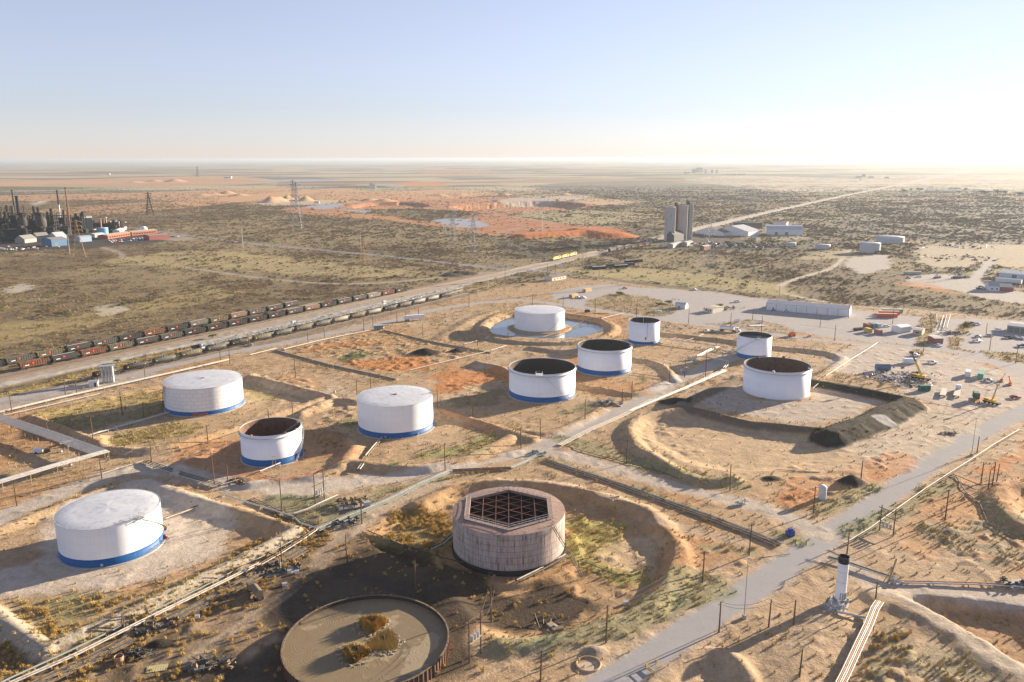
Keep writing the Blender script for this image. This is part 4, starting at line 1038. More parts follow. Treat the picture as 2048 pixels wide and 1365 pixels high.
# ================================================================== ground mesh
me = D.meshes.new('ground')
nv = NX*NY
co = np.stack([GX, GY, HZ], -1).reshape(-1, 3).astype(np.float32)
me.vertices.add(nv); me.vertices.foreach_set('co', co.ravel())
ii = (np.arange(NY-1)[:, None]*NX+np.arange(NX-1)[None, :]).ravel()
quads = np.stack([ii, ii+1, ii+NX+1, ii+NX], -1).astype(np.int32)
nf = len(quads)
me.loops.add(nf*4); me.loops.foreach_set('vertex_index', quads.ravel())
me.polygons.add(nf); me.polygons.foreach_set('loop_start', (np.arange(nf)*4).astype(np.int32))
me.update(calc_edges=True)
me.polygons.foreach_set('use_smooth', np.ones(nf, bool))
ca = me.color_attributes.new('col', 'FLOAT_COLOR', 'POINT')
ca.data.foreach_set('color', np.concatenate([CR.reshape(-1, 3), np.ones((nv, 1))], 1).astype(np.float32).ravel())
for nm, arr in (('veg', VEG), ('tuf', TUF)):
    at_ = me.attributes.new(nm, 'FLOAT', 'POINT'); at_.data.foreach_set('value', arr.astype(np.float32).ravel())
me.materials.append(mg)
gr = D.objects.new('ground', me); COL.objects.link(gr); gr['kind'] = 'structure'
# water sheets
def water(px, z, name='pond_water'):
    pts = smooth_poly(world_pts(px, z), True)
    n_ = len(pts); o = MB().add([(p[0], p[1], z) for p in pts], [tuple(range(n_))]).obj(name, mw)
    o['kind'] = 'structure'; return o
water([(962, 656), (990, 634), (1040, 625), (1130, 628), (1200, 640), (1218, 654), (1205, 667), (1165, 677), (1100, 680), (1040, 678), (975, 668)], -1.0)
# haze
hb = MB().box((0, 0, 49.0), (100000, 100000, 125.0)).obj('haze', D.materials.new('haze_air')); hb['kind'] = 'stuff'
hb['label'] = 'pale dusty haze over the plain'
t = hb.data.materials[0]; t.use_nodes = True; t = t.node_tree; t.nodes.clear()
out = t.nodes.new('ShaderNodeOutputMaterial'); pv = t.nodes.new('ShaderNodeVolumePrincipled')
pv.inputs['Color'].default_value = (.47, .55, .64, 1); pv.inputs['Density'].default_value = HAZE_DENSITY; pv.inputs['Anisotropy'].default_value = .3
t.links.new(pv.outputs[0], out.inputs['Volume'])
# ================================================================== rail vehicles
def wpath(px, z=0): return [at(a, b, z).xy for a, b in px]
def hopper(kind, mat, label):
    """kind 'coal': ribbed open tub; 'covered': smooth rounded covered hopper"""
    L, W, H = 15.2, 3.05, 3.0
    rt = thing('hopper_car', label, 'hopper car')
    if kind == 'coal':
        mb = MB(); prof = [(-W/2, 1.35), (-W/2, 4.15), (-W/2+.14, 4.15), (-W/2+.18, 1.9), (W/2-.18, 1.9), (W/2-.14, 4.15), (W/2, 4.15), (W/2, 1.35), (.8, .75), (-.8, .75)]
        mb.extr(prof, -L/2+1.2, L/2-1.2)
        for s in (-1, 1):
            vs = [(s*(L/2-1.2), -W/2, 1.6), (s*(L/2-1.2), W/2, 1.6), (s*L/2, W/2, 4.15), (s*L/2, -W/2, 4.15), (s*(L/2-1.2), -W/2, 4.15), (s*(L/2-1.2), W/2, 4.15)]
            mb.add(vs, [(0, 1, 2, 3), (0, 3, 4), (1, 5, 2)])
        mb.obj('body', mat, rt)
        for s in (-1, 1):
            mb = MB()
            for k in range(12): mb.box((-L/2+.5+k*(L-1)/11, s*(W/2+.07), 2.95), (.16, .16, 2.5))
            mb.obj('side_ribs', mat, rt)
        mb = MB()
        for s in (-1, 1): mb.box((0, s*(W/2+.02), 4.2), (L, .2, .14)); mb.box((s*L/2, 0, 4.2), (.16, W, .14))
        mb.obj('top_rail', mat, rt)
    else:
        mb = MB(); prof = [(-W/2, 1.4), (-W/2-.08, 2.4), (-W/2, 3.8), (-.9, 4.35), (.9, 4.35), (W/2, 3.8), (W/2+.08, 2.4), (W/2, 1.4), (.7, .75), (-.7, .75)]
        mb.extr(prof, -L/2+1.1, L/2-1.1)
        for s in (-1, 1): mb.add([(s*(L/2-1.1), -1.4, 1.9), (s*(L/2-1.1), 1.4, 1.9), (s*(L/2-.1), 1.35, 3.9), (s*(L/2-.1), -1.35, 3.9), (s*(L/2-1.1), -1.4, 3.9), (s*(L/2-1.1), 1.4, 3.9)], [(0, 1, 2, 3), (0, 3, 4), (1, 5, 2), (3, 2, 5, 4)])
        mb.obj('body', mat, rt)
        MB().box((0, 0, 4.42), (L-3, .8, .14)).obj('roof_walkway', GALV, rt)
    MB().box((0, 0, 1.12), (L+.4, .5, .3)).obj('sill_beam', BOGIE, rt)
    for s in (-1, 1):
        b_ = MB(); x = s*(L/2-1.7)
        b_.box((x, 0, .75), (2.3, 2.0, .35))
        for dx in (-.9, .9):
            for y in (-.75, .75): b_.tube((x+dx, y-.07, .46), (x+dx, y+.07, .46), .46, n=10)
        b_.obj('bogie', BOGIE, rt)
    for s in (-1, 1): MB().box((-.6 if s < 0 else .6, s*(W/2+.17), 3.1), (1.0, .04, .85)).obj('red_panel', MARK, rt)
    MB().box((-3.8, -W/2-.18, 2.4), (2.2, .03, .35)).obj('white_lettering', MARKW, rt)
    return rt
def tankcar(mat, label):
    L = 15.0; rt = thing('tank_car', label, 'tank car')
    mb = MB(); prof = [(-L/2+1, 0), (-L/2+.75, .7), (-L/2+1.0, 1.15), (-L/2+1.5, 1.42), (L/2-1.5, 1.42), (L/2-1.0, 1.15), (L/2-.75, .7), (L/2-1, 0)]
    vs = []; n = 18
    for x, r_ in prof:
        for k in range(n): a = 2*math.pi*k/n; vs.append((x, r_*math.cos(a), 2.65+r_*math.sin(a)))
    fs = [(i*n+k, i*n+(k+1) % n, (i+1)*n+(k+1) % n, (i+1)*n+k) for i in range(len(prof)-1) for k in range(n)]
    mb.add(vs, fs).obj('barrel', mat, rt, smooth=True)
    MB().tube((0, 0, 4.0), (0, 0, 4.65), .62, n=14).obj('dome', mat, rt)
    mb = MB()
    for s in (-1, 1):
        mb.tube((-1.6, s*.95, 4.75), (1.6, s*.95, 4.75), .04, n=4); mb.box((0, s*1.1, 3.85), (3.6, .4, .05))
        for x in (-1.6, 0, 1.6): mb.tube((x, s*.95, 3.8), (x, s*.95, 4.75), .04, n=4)
    mb.obj('platform_rail', GALV, rt)
    MB().box((0, 0, 1.12), (L+.4, .5, .3)).obj('sill_beam', BOGIE, rt)
    for s in (-1, 1):
        b_ = MB(); x = s*(L/2-1.7); b_.box((x, 0, .75), (2.3, 2.0, .35))
        for dx in (-.9, .9):
            for y in (-.75, .75): b_.tube((x+dx, y-.07, .46), (x+dx, y+.07, .46), .46, n=10)
        b_.obj('bogie', BOGIE, rt)
    MB().box((-5.2, -1.46, 2.7), (.5, .04, .4)).obj('yellow_plate', YEL, rt)
    MB().box((4.6, -1.46, 2.7), (.5, .04, .4)).obj('yellow_plate', YEL, rt)
    return rt
def track_xy(a, b, s):
    d = (b-a).normalized(); return a+d*s, math.atan2(d.y, d.x)
def lay_track(p, q, name='rail_track', w_=1.5, label=None, mat=None):
    d = (q-p); L = d.length; an = math.atan2(d.y, d.x); rt = thing(name, label, 'rail track', (p.x, p.y, .12), an, 'rail tracks')
    MB().box((L/2, 0, .0), (L, 2.7, .22)).obj('sleepers', M('weathered_sleepers', (.17, .14, .115), .9, sc=3), rt)
    for s in (-1, 1): MB().box((L/2, s*.75, .2), (L, .09, .17)).obj('rail', mat or M('worn_rail_steel', (.26, .20, .16), .4, .6), rt)
WORN = M('bright_worn_rail', (.36, .28, .22), .4, .6)
a, b_ = at(-160, 795).xy, at(1990, 333).xy
lay_track(a, b_, label='rail track nearest the white gravel strip of the main corridor', mat=WORN)
MC = {'black': BLACKC, 'grey': GREYC, 'orange': ORANC, 'olive': OLIVC, 'brown': BRWNC, 'red': REDC, 'pale': WHITC}
PROTO = {}
def get_car(kind, colr, label, loc, rz, group):
    key = (kind, colr)
    if key in PROTO:
        o = copy_tree(PROTO[key], label, loc, rz, group)
    else:
        o = tankcar(MC[colr], label) if kind == 'tank' else hopper(kind, MC[colr], label)
        o.location = loc; o.rotation_euler = (0, 0, rz); PROTO[key] = o
        if group: o['group'] = group
    return o
KN = {'coal': 'ribbed open hopper car', 'covered': 'smooth-sided covered hopper car', 'tank': 'tank car'}
def train(p, q, seq, step, grp, where):
    d = (q-p); n = int(d.length/step); an = math.atan2(d.y, d.x); d.normalize()
    for i in range(n):
        kind, colr = seq[i] if i < len(seq) else seq[i % len(seq)]
        c = p+d*(i+.5)*step
        get_car(kind, colr, f'{colr} {KN[kind]}, {ordn(i)} from the left in the {where}', (c.x, c.y, gz(c.x, c.y)*0+.42), an, grp)
    return n
c_ = 'coal'; v_ = 'covered'
F0, F1 = at(35, 744).xy, at(838, 578.5).xy
front_seq = [(c_, 'orange'), (v_, 'black'), (c_, 'orange'), (c_, 'olive'), (v_, 'black'), (c_, 'grey'), (c_, 'black'), (c_, 'black'), (c_, 'black'), (c_, 'black'), (c_, 'black'), (v_, 'black'), (v_, 'brown'), (c_, 'black'), (v_, 'black'), (v_, 'black'), (c_, 'pale'), (c_, 'red'), (c_, 'black'), (v_, 'brown'), (v_, 'black'), (c_, 'grey'), (c_, 'black'), (v_, 'black')]
train(F0, F1, front_seq, 16.4, 'hopper cars parked on the two front tracks', 'long front row')
B0, B1 = at(-58, 748.5).xy, at(628, 607).xy
back_seq = [(c_, 'black'), (c_, 'grey'), (c_, 'olive'), (v_, 'black'), (c_, 'grey'), (c_, 'black'), (c_, 'orange'), (c_, 'black'), (v_, 'grey'), (c_, 'olive'), (v_, 'brown'), (c_, 'grey'), (v_, 'black'), (v_, 'black'), (v_, 'black'), (c_, 'grey')]
train(B0, B1, back_seq, 16.4, 'hopper cars parked on the two front tracks', 'shorter back row')
d = (F1-F0).normalized(); lay_track(F0-d*60, F1+d*120, label='rail track under the long front row of hoppers')
d = (B1-B0).normalized(); lay_track(B0-d*40, B1+d*60, label='rail track under the shorter back row of hoppers')
T0, T1 = at(181, 763).xy, at(925, 589.5).xy
tank_seq = [('tank', k) for k in ['black', 'black', 'grey', 'olive', 'grey', 'black', 'olive', 'grey', 'olive', 'grey', 'pale', 'olive', 'pale', 'black', 'grey', 'pale', 'pale', 'black', 'grey', 'olive', 'black']]
train(T0, T1, tank_seq, 16.6, 'tank cars lined up at the loading rack', 'near siding')
d = (T1-T0).normalized(); lay_track(T0-d*10, T1+d*25, label='rail siding under the near row of tank cars')
nrm = Vector((-d.y, d.x)); 
U0, U1 = T0+nrm*9+d*60, T0+nrm*9+d*300
train(U0, U1, [('tank', k) for k in ['grey', 'olive', 'black', 'grey', 'black', 'olive', 'grey', 'grey', 'black', 'olive']], 24, 'tank cars lined up at the loading rack', 'far siding')
lay_track(U0-d*60, U1+d*60, label='rail siding under the far row of tank cars')
# loading rack: walkway with folding ladders between the two sidings
p = T0+nrm*4.6+d*70; L = 250
rk = thing('loading_rack', 'long steel loading rack walkway between the rows of tank cars', 'loading rack', (p.x, p.y, 0), math.atan2(d.y, d.x))
MB().box((L/2, 0, 4.3), (L, 1.1, .12)).obj('walkway', GALV, rk)
mb = MB()
for k in range(int(L/5)):
    mb = MB()
    for s in (-.5, .5): mb.tube((k*5+1, s, 0), (k*5+1, s, 5.4), .08, n=4)
    mb.box((k*5+1, 0, 4.15), (.15, 1.1, .15)); mb.obj('post_frame', GALV, rk)
mb = MB()
for s in (-.5, .5):
    for z in (4.9, 5.4): mb.tube((0, s, z), (L, s, z), .05, n=4)
mb.obj('handrail', STEEL, rk)
mb = MB(); rr = random.Random(3)
for k in range(26):
    x = 4+k*9.4; s = rr.choice((-1, 1)); z = 5+rr.random()
    mb = MB(); mb.tube((x, 0, 4.4), (x, 0, z+.9), .12, n=5); mb.tube((x, 0, z+.9), (x+rr.uniform(-2, 2), s*3, z+.6), .1, n=5); mb.box((x+.5, s*2.0, 4.9), (1.2, 1.6, .1), rot=Matrix.Rotation(.3*s, 3, 'X'))
    mb.obj('loading_arm', STEEL, rk)
mb = MB()
for z in (2.2, 2.8): mb.tube((0, .2, z), (L, .2, z), .16, n=6)
mb.obj('header_pipe', PIPEW, rk)
for px, py, lb in ((406, 704, 'left'), (587, 657, 'middle'), (768, 615, 'right')):
    q = at(px, py); o = thing('control_booth', f'small pale control booth on the loading rack, {lb} one of three', 'booth', (q.x, q.y, .5), math.atan2(d.y, d.x), 'control booths on the rack')
    MB().box((0, 0, 3.2), (2.4, 2.0, 2.6)).obj('cabin', WSID, o); MB().box((0, 0, 4.6), (2.8, 2.4, .15)).obj('roof', ROOFG, o)
    MB().box((.3, -1.02, 3.4), (1.2, .05, .8)).obj('window', GLASS, o)
    mb = MB()
    for sx in (-1, 1):
        for sy in (-.8, .8): mb.tube((sx, sy, -.5), (sx, sy, 2.0), .08, n=4)
    mb.obj('legs', GALV, o)
# silver multi-column vessel at the siding's left end, with its small shed
q = G(217, 765)
o = thing('scrubber_columns', 'cluster of silver upright columns and frame beside the first tank car', 'process columns', q, .35)
for i in range(4):
    for j in range(2): MB().tube((i*1.5-2.2, j*1.6-.8, 0), (i*1.5-2.2, j*1.6-.8, 8.2), .5, n=12).obj('column', STEEL, o)
mb = MB()
for sx in (-3.2, 3.2):
    for sy in (-1.8, 1.8): mb.tube((sx, sy, 0), (sx, sy, 8.8), .09, n=4)
for z in (3, 6, 8.6):
    for sy in (-1.8, 1.8): mb.tube((-3.2, sy, z), (3.2, sy, z), .07, n=4)
    for sx in (-3.2, 3.2): mb.tube((sx, -1.8, z), (sx, 1.8, z), .07, n=4)
mb.obj('frame', GALV, o); MB().box((0, 0, 8.7), (6.8, 4, .1)).obj('deck', GALV, o)
q = G(188, 773)
o = thing('pump_shed', 'small white shed beside the silver columns at the siding', 'shed', q, .35)
MB().box((0, 0, 1.3), (4, 2.8, 2.6)).obj('wall', WSID, o); MB().extr([(-1.6, 2.6), (1.6, 2.6), (0, 3.3)], -2.2, 2.2).obj('roof', ROOFG, o); MB().box((.8, -1.42, 1.1), (.9, .05, 2)).obj('door', GLASS, o)
q = at(1010, 554)
# yellow locomotives
def loco(label, loc, rz):
    o = thing('locomotive', label, 'locomotive', loc, rz, 'yellow locomotives on the main line')
    MB().box((0, 0, 1.35), (19, 2.9, .5)).obj('underframe', BOGIE, o)
    MB().box((-2, 0, 2.9), (14, 1.9, 2.6)).obj('hood', YEL, o)
    MB().extr([(-1.45, 1.6), (-1.45, 4.2), (-.9, 4.6), (.9, 4.6), (1.45, 4.2), (1.45, 1.6)], 5.0, 7.4).obj('cab', YEL, o)
    MB().box((8.4, 0, 2.4), (2, 1.9, 1.7)).obj('nose', YEL, o)
    MB().box((6.2, 0, 3.7), (1.5, 2.94, .6)).obj('cab_window', GLASS, o)
    MB().box((-7.6, 0, 4.1), (2.6, 2.7, .9)).obj('radiator', GREYC, o)
    MB().box((0, 0, 4.25), (5, 1.2, .25)).obj('roof_fans', GREYC, o)
    for s in (-1, 1):
        b_ = MB(); b_.box((s*6, 0, .8), (4.4, 2.2, .5))
        for k in (-1, 0, 1):
            for y in (-.75, .75): b_.tube((s*6+k*1.6, y-.07, .55), (s*6+k*1.6, y+.07, .55), .52, n=10)
        b_.obj('bogie', BOGIE, o)
    MB().box((0, -1.5, 1.9), (15, .05, .5)).obj('side_handrail', GALV, o)
    return o
p0, p1 = at(1104, 523.5).xy, at(1153, 512).xy; dd = (p1-p0); an = math.atan2(dd.y, dd.x)
for k, nm in enumerate(['nearest', 'middle', 'farthest']):
    c = p0+dd*(k+.5)/3
    if k == 0: LO = loco(f'yellow locomotive, {nm} of the three on the main line', (c.x, c.y, .42), an)
    else: copy_tree(LO, f'yellow locomotive, {nm} of the three on the main line', (c.x, c.y, .42), an)
ddn = dd.normalized(); lay_track(p0-ddn*260, p0+ddn*1500, label='rail track under the yellow locomotives')
# far string beside the silo
train(at(1217, 506).xy, at(1307, 491).xy, [(v_, 'black'), (c_, 'grey'), (c_, 'black'), (c_, 'brown'), (c_, 'orange'), (c_, 'black'), (v_, 'brown'), (v_, 'black')], 16.4, 'cars parked near the tall silos', 'string left of the silos')
# stored box and hopper bodies off the track
rr = random.Random(5)
for i, (px, py, n_) in enumerate([(1180, 538, 2), (1198, 539, 3), (1226, 534, 2), (1242, 536, 3), (1256, 532, 2), (1262, 526, 2), (1272, 525, 2)]):
    q = G(px, py); o = thing('stored_container', f'dark weathered box body lying in the grass, {ordn(i)} from the left', 'box body', q, .35+.08*rr.random(), 'box bodies stored in the grass')
    MB().box((0, 0, 1.5), (15, 2.9, 2.8)).obj('body', BLACKC if i % 2 else GREYC, o); MB().box((0, 0, 2.98), (15.2, 3.1, .16)).obj('roof', ROOFG if i % 2 else ROOFD, o)
    MB().box((7.53, 0, 1.5), (.08, 2.5, 2.4)).obj('end_door', WHITC, o)

# ================================================================== pipes
PN = 0
def pipeline(px, mat, r_=.22, h=.7, n=1, gap=.7, label='', name='pipeline', post=9.0, cat='pipeline', smooth_=False, hs=None, ground=True, postmat=None, group=None):
    """parallel pipes on low supports, following the ground"""
    pts = []
    P = [at(a, b) for a, b in px]
    P = [G(a, b) for a, b in px]
    if hs is None: hs = [h]*len(P)
    r_ = [v*.74 for v in r_] if isinstance(r_, (list, tuple)) else r_*.74
    fine = []; 
    for k in range(len(P)-1):
        L = (P[k+1].xy-P[k].xy).length; m = max(1, int(L/12))
        for i in range(m):
            t_ = i/m; q = P[k].lerp(P[k+1], t_); fine.append((q.x, q.y, hs[k]*(1-t_)+hs[k+1]*t_))
    fine.append((P[-1].x, P[-1].y, hs[-1]))
    zs = [gz(x, y) for x, y, _ in fine]
    zl = np.convolve(np.pad(zs, 2, mode='edge'), np.ones(5)/5, 'valid')
    pts = [Vector((x, y, max(zl[i], zs[i]-.3)+hh)) for i, (x, y, hh) in enumerate(fine)]
    o0 = pts[0].copy(); o0.z = 0
    rt = thing(name, label, cat, o0, 0, group)
    for j in range(n):
        off = (j-(n-1)/2)*gap; mb = MB(); line = []
        for i, q in enumerate(pts):
            a = pts[max(0, i-1)]; c = pts[min(len(pts)-1, i+1)]; t_ = (c-a); t_.z = 0
            t_ = t_.normalized() if t_.length > 1e-6 else Vector((1, 0, 0))
            line.append(q-o0+Vector((-t_.y, t_.x, 0))*off)
        m_ = mat[j % len(mat)] if isinstance(mat, (list, tuple)) else mat
        mb.path(line, r_ if not isinstance(r_, (list, tuple)) else r_[j % len(r_)], n=8); mb.obj('pipe', m_, rt, smooth=True)
    mb = MB(); acc = 0; wd = (n-1)*gap+.9
    for i in range(1, len(pts)):
        a, c = pts[i-1], pts[i]; seg = (c-a).length; t_ = (c-a).normalized(); an = math.atan2(t_.y, t_.x); s_ = post-acc
        while s_ < seg:
            q = a+t_*s_-o0; g = gz(q.x+o0.x, q.y+o0.y); rr_ = r_ if not isinstance(r_, (list, tuple)) else max(r_)
            if q.z-g > .5:
                mb.box((q.x, q.y, q.z-rr_-.1), (.22, wd, .18), an)
                for sg in (-1, 1):
                    w2 = Vector((-t_.y, t_.x, 0))*sg*wd*.42
                    mb.box((q.x+w2.x, q.y+w2.y, (g+q.z-rr_)/2-.1), (.18, .18, max(.2, q.z-rr_-g)), an)
            else: mb.box((q.x, q.y, (g+q.z-rr_)/2-.1), (.3, wd, max(.12, q.z-rr_-g+.2)), an)
            s_ += post
        acc = (seg+acc) % post if seg+acc >= post else acc+seg
    if mb.v: mb.obj('supports', postmat or CONC, rt)
    return rt
W, Bn, Dk, Tl, Rd = PIPEW, PIPEB, PIPED, PIPET, PIPER
pipeline([(-40, 838), (0, 829), (119, 800), (274, 766), (400, 737), (459, 723)], W, .38, 1.2, 2, 1.3, 'pair of white pipes along the gravel road left of the seamed tank')
pipeline([(-40, 846), (0, 836), (110, 812), (200, 791)], W, .3, .9, 1, label='single white pipe below the white pair at the left edge')
pipeline([(500, 713), (553, 700)], W, .42, .9, 1, label='short white pipe left of the rectangular dry basin')
pipeline([(568, 701), (640, 684), (700, 671), (769, 658)], W, .42, .8, 1, label='white pipe along the upper left edge of the dry basin')
pipeline([(820, 743), (900, 723), (980, 704)], W, .32, .6, 1, label='white pipe along the lower right edge of the dry basin')
pipeline([(982, 703), (1013, 693)], W, .32, .6, 1, label='short white pipe at the right corner of the dry basin')
pipeline([(928, 691), (955, 684)], W, .3, .7, 1, label='white pipe stub crossing the upper right basin wall')
pipeline([(-60, 832), (0, 851), (100, 885), (198, 921)], [STEEL, W, STEEL, W, STEEL, STEEL, W, STEEL], .26, 3.4, 8, .75, 'wide rack of silver pipes running down to the rack junction', 'pipe_rack', 10, postmat=WOODL, cat='pipe rack')
pipeline([(-60, 1000), (0, 985), (110, 952), (218, 921)], [W, STEEL, W, W, STEEL], .3, 3.8, 5, .8, 'elevated rack of white pipes along the lower left lane', 'pipe_rack', 9, postmat=WOODL, cat='pipe rack')
pipeline([(218, 920), (250, 909), (287, 897)], Bn, .16, 1.6, 1, label='thin pipe leaving the pipe rack junction to the right')
pipeline([(205, 952), (245, 938), (287, 926)], W, .2, .8, 1, label='thin white pipe parallel to the elevated white rack')
pipeline([(0, 1003), (60, 990), (130, 972), (200, 955)], Bn, .18, .8, 2, label='brown pipes on the ground beside the elevated rack')
pipeline([(287, 926), (360, 948), (442, 974)], [W, Dk, Dk, Dk], .18, .4, 4, .9, 'dark pipes crossing from the corner beside the small open tank')
pipeline([(442, 974), (478, 960)], W, .2, .5, 1, label='short white pipe below the small open tank')
pipeline([(315, 914), (380, 893), (430, 879), (482, 864)], Bn, .2, .6, 1, label='long brown pipe running up to the small open tank')
pipeline([(127, 889), (203, 867), (244, 856), (279, 846), (340, 828)], [W, STEEL], .3, .9, 2, .9, 'silver pipes feeding the seamed white tank')
pipeline([(120, 893), (190, 872), (205, 866)], [STEEL, Bn], .24, 1.0, 2, .9, 'short brown and silver pipes beside the grass pad')
pipeline([(1119, 893), (1180, 862), (1240, 836), (1300, 804), (1370, 779), (1448, 741)], [W, Bn, W, Bn, W], .2, .5, 5, .48, 'bundle of five white pipes along the lane to the open tanks', post=12)
pipeline([(1262, 826), (1330, 797), (1390, 772), (1452, 745)], [W, STEEL], .26, .9, 2, 1.0, 'pair of silver pipes right of the five-pipe bundle')
pipeline([(1396, 718), (1420, 722), (1455, 727), (1454, 735), (1448, 742)], W, .3, 1.6, 2, 1.0, label='white pipe loop at the upper end of the lane')
pipeline([(1396, 717), (1420, 704), (1437, 697)], [W, STEEL], .34, 1.2, 2, 1.4, 'pair of white pipes climbing behind the pipe loop')
pipeline([(1318, 684), (1365, 690), (1410, 696), (1457, 702)], W, .22, 2.2, 2, 1.0, 'white pipes on tall posts between the two small open tanks', postmat=STEEL)
pipeline([(1330, 687), (1352, 674), (1371, 668)], Rd, .2, .6, 1, label='reddish pipe slanting up behind the smallest open tank')
pipeline([(1360, 686), (1385, 678), (1408, 670)], W, .2, .6, 1, label='pale pipe right of the reddish slanting pipe')
pipeline([(1263, 735), (1290, 734), (1312, 733)], W, .26, .8, 1, label='white pipe leaving the right side of the footing tank')
pipeline([(1264, 749), (1295, 753), (1328, 758)], Bn, .2, .6, 1, label='brown pipe from the footing tank towards the lane')
pipeline([(1086, 678), (1130, 664), (1170, 652), (1203, 641)], Bn, .2, 1.6, 2, .7, 'pipe walkway crossing the ring pond', postmat=WOOD)
pipeline([(1203, 641), (1230, 634), (1252, 629)], W, .2, .7, 1, label='white pipe from the pond rim to the gravel road')
pipeline([(1268, 626), (1295, 618), (1325, 610)], Bn, .15, .6, 1, label='thin pipe through the scrub behind the smallest open tank')
pipeline([(1651, 757), (1700, 725), (1754, 691)], W, .26, 1.5, 1, label='long white pipe on posts right of the black berm', post=14)
pipeline([(1626, 772), (1637, 765)], W, .2, .5, 1, label='short white pipe on the black berm')
pipeline([(1474, 753), (1482, 755)], W, .3, .8, 1, label='white nozzle pipe left of the unbanded open tank')
pipeline([(1087, 922), (1160, 946), (1240, 972), (1330, 1004), (1420, 1037), (1520, 1076), (1560, 1092)], [Rd, Dk, Tl, Dk, W], .2, .35, 5, .75, 'trench of dark and teal pipes below the pale dirt lane', post=14)
pipeline([(1130, 893), (1210, 916), (1262, 930), (1330, 948), (1380, 958)], Dk, .16, .25, 1, label='dark hose line through the weeds above the pale lane', post=30)
pipeline([(905, 944), (960, 942), (1022, 939)], [Rd, Dk, Rd, Dk], .22, .4, 4, .8, 'short trench of rusty red pipes above the ring berm')
pipeline([(1022, 938), (1050, 926), (1072, 914), (1090, 910)], [Tl, W, Tl], .22, .5, 3, .8, 'green grey pipes at the lane crossing')
pipeline([(632, 1062), (700, 1033), (779, 1001), (840, 970), (893, 946)], [Tl, Tl, W, Tl, Bn], .2, .5, 5, .8, 'green grey pipe run from the pump skid to the red pipes')
pipeline([(10, 1380), (45, 1365), (150, 1315), (287, 1246), (400, 1194), (520, 1133)], [W, W], .27, .9, 2, .85, 'bright pair of long white pipes across the lower left corner')
pipeline([(-20, 1385), (18, 1365), (130, 1313), (244, 1258)], Tl, .3, .8, 1, label='long grey pipe left of the bright pair, lower part')
pipeline([(297, 1230), (400, 1182), (520, 1120), (600, 1078)], Tl, .24, .7, 1, label='grey pipe left of the bright pair, upper part')
pipeline([(40, 1392), (94, 1362), (180, 1324), (264, 1281)], [Bn, Bn, Dk, Bn, Bn, Dk, Bn], .26, .45, 7, .6, 'brown bare pipes on the ground right of the bright pair, lower part')
pipeline([(310, 1262), (400, 1216), (520, 1149), (610, 1098)], [Bn, Dk, Bn, Bn, Dk, Bn, Bn, Dk], .26, .45, 8, .62, 'brown bare pipes on the ground right of the bright pair, upper part')
pipeline([(520, 1133), (560, 1110), (600, 1085), (632, 1063)], [W, Bn], .22, .6, 2, .9, 'pipes continuing the bright pair up to the pump skid')
pipeline([(247, 1256), (248, 1252), (292, 1234), (297, 1230)], PIPEB, .22, 3.6, 2, .6, 'raised pipe loop over the lower left pipes', hs=[.3, 3.6, 3.6, .3], post=60, name='pipe_loop')
pipeline([(330, 1042), (390, 1019), (447, 997)], [W, Bn], .26, .9, 2, .9, 'pair of pipes running right from the largest domed tank')
pipeline([(447, 997), (500, 1014), (545, 1028), (589, 1042)], STEEL, .34, 1.4, 1, label='thick silver pipe between the dirt berm and the pump skid')
pipeline([(589, 1041), (600, 1052), (632, 1062)], STEEL, .3, 1.0, 1, label='bent silver pipe at the berm corner')
pipeline([(589, 1040), (617, 1030), (650, 1014), (678, 1002)], [Bn, STEEL], .3, 2.0, 2, .8, 'raised pipes leading up to the pump skid', postmat=WOOD)
pipeline([(528, 1118), (538, 1124), (560, 1135), (561, 1142)], PIPEB, .3, 3, 1, label='raised brown pipe arch beside the valve cluster', hs=[.3, 3, 3, .3], post=80, name='pipe_loop')
pipeline([(500, 1000), (560, 1030), (620, 1052), (660, 1066)], [Dk, Bn, Dk, Dk], .16, .3, 4, .8, 'dark pipes on the ground left of the pump skid')
pipeline([(1036, 1171), (1085, 1144), (1134, 1116)], [Bn, W], .3, 1.0, 2, .9, 'pair of pipes at the right foot of the rusty tank')
pipeline([(1036, 1171), (1015, 1160)], Bn, .2, .8, 1, label='short brown pipe stub in the black stain')
pipeline([(880, 1116), (935, 1134), (989, 1155)], Dk, .22, .6, 1, label='dark pipe at the left foot of the rusty tank')
pipeline([(733, 1064), (800, 1090), (880, 1116)], Dk, .2, .6, 1, label='dark pipe on the low wall left of the rusty tank')
pipeline([(860, 1105), (885, 1090), (905, 1074)], [STEEL, Dk], .22, .8, 2, .7, 'pipes meeting the rusty tank on its left side')
pipeline([(1134, 1116), (1180, 1132), (1230, 1152), (1268, 1152), (1290, 1138)], Bn, .16, .3, 1, label='curved brown hose line right of the rusty tank')
pipeline([(1758, 1214), (1748, 1232), (1735, 1262), (1716, 1303), (1690, 1360), (1670, 1400)], [W, PIPER, W, W, PIPER, W], .22, 1.7, 6, .37, 'bundle of parallel white pipes crossing the bottom right gully', 'pipe_bundle', 12, postmat=RUST)
pipeline([(1674, 1228), (1710, 1238), (1742, 1247)], STEEL, .4, .8, 1, label='silver pipe between the stack pad and the white bundle')
pipeline([(2040, 862), (1990, 892), (1940, 925), (1901, 949), (1850, 983), (1790, 1025), (1740, 1062), (1690, 1092)], [W, Bn], .22, .6, 2, .7, 'pale pipes running beside the right-hand asphalt road', post=14)
pipeline([(1655, 1120), (1700, 1133), (1750, 1150), (1792, 1164)], [STEEL, Dk], .28, .8, 2, .9, 'grey pipes running right behind the white stack')
pipeline([(1794, 1168), (1860, 1169), (1950, 1172), (2060, 1177)], [STEEL, Rd], .24, .6, 2, .9, 'grey and red pipes along the bank to the right edge')
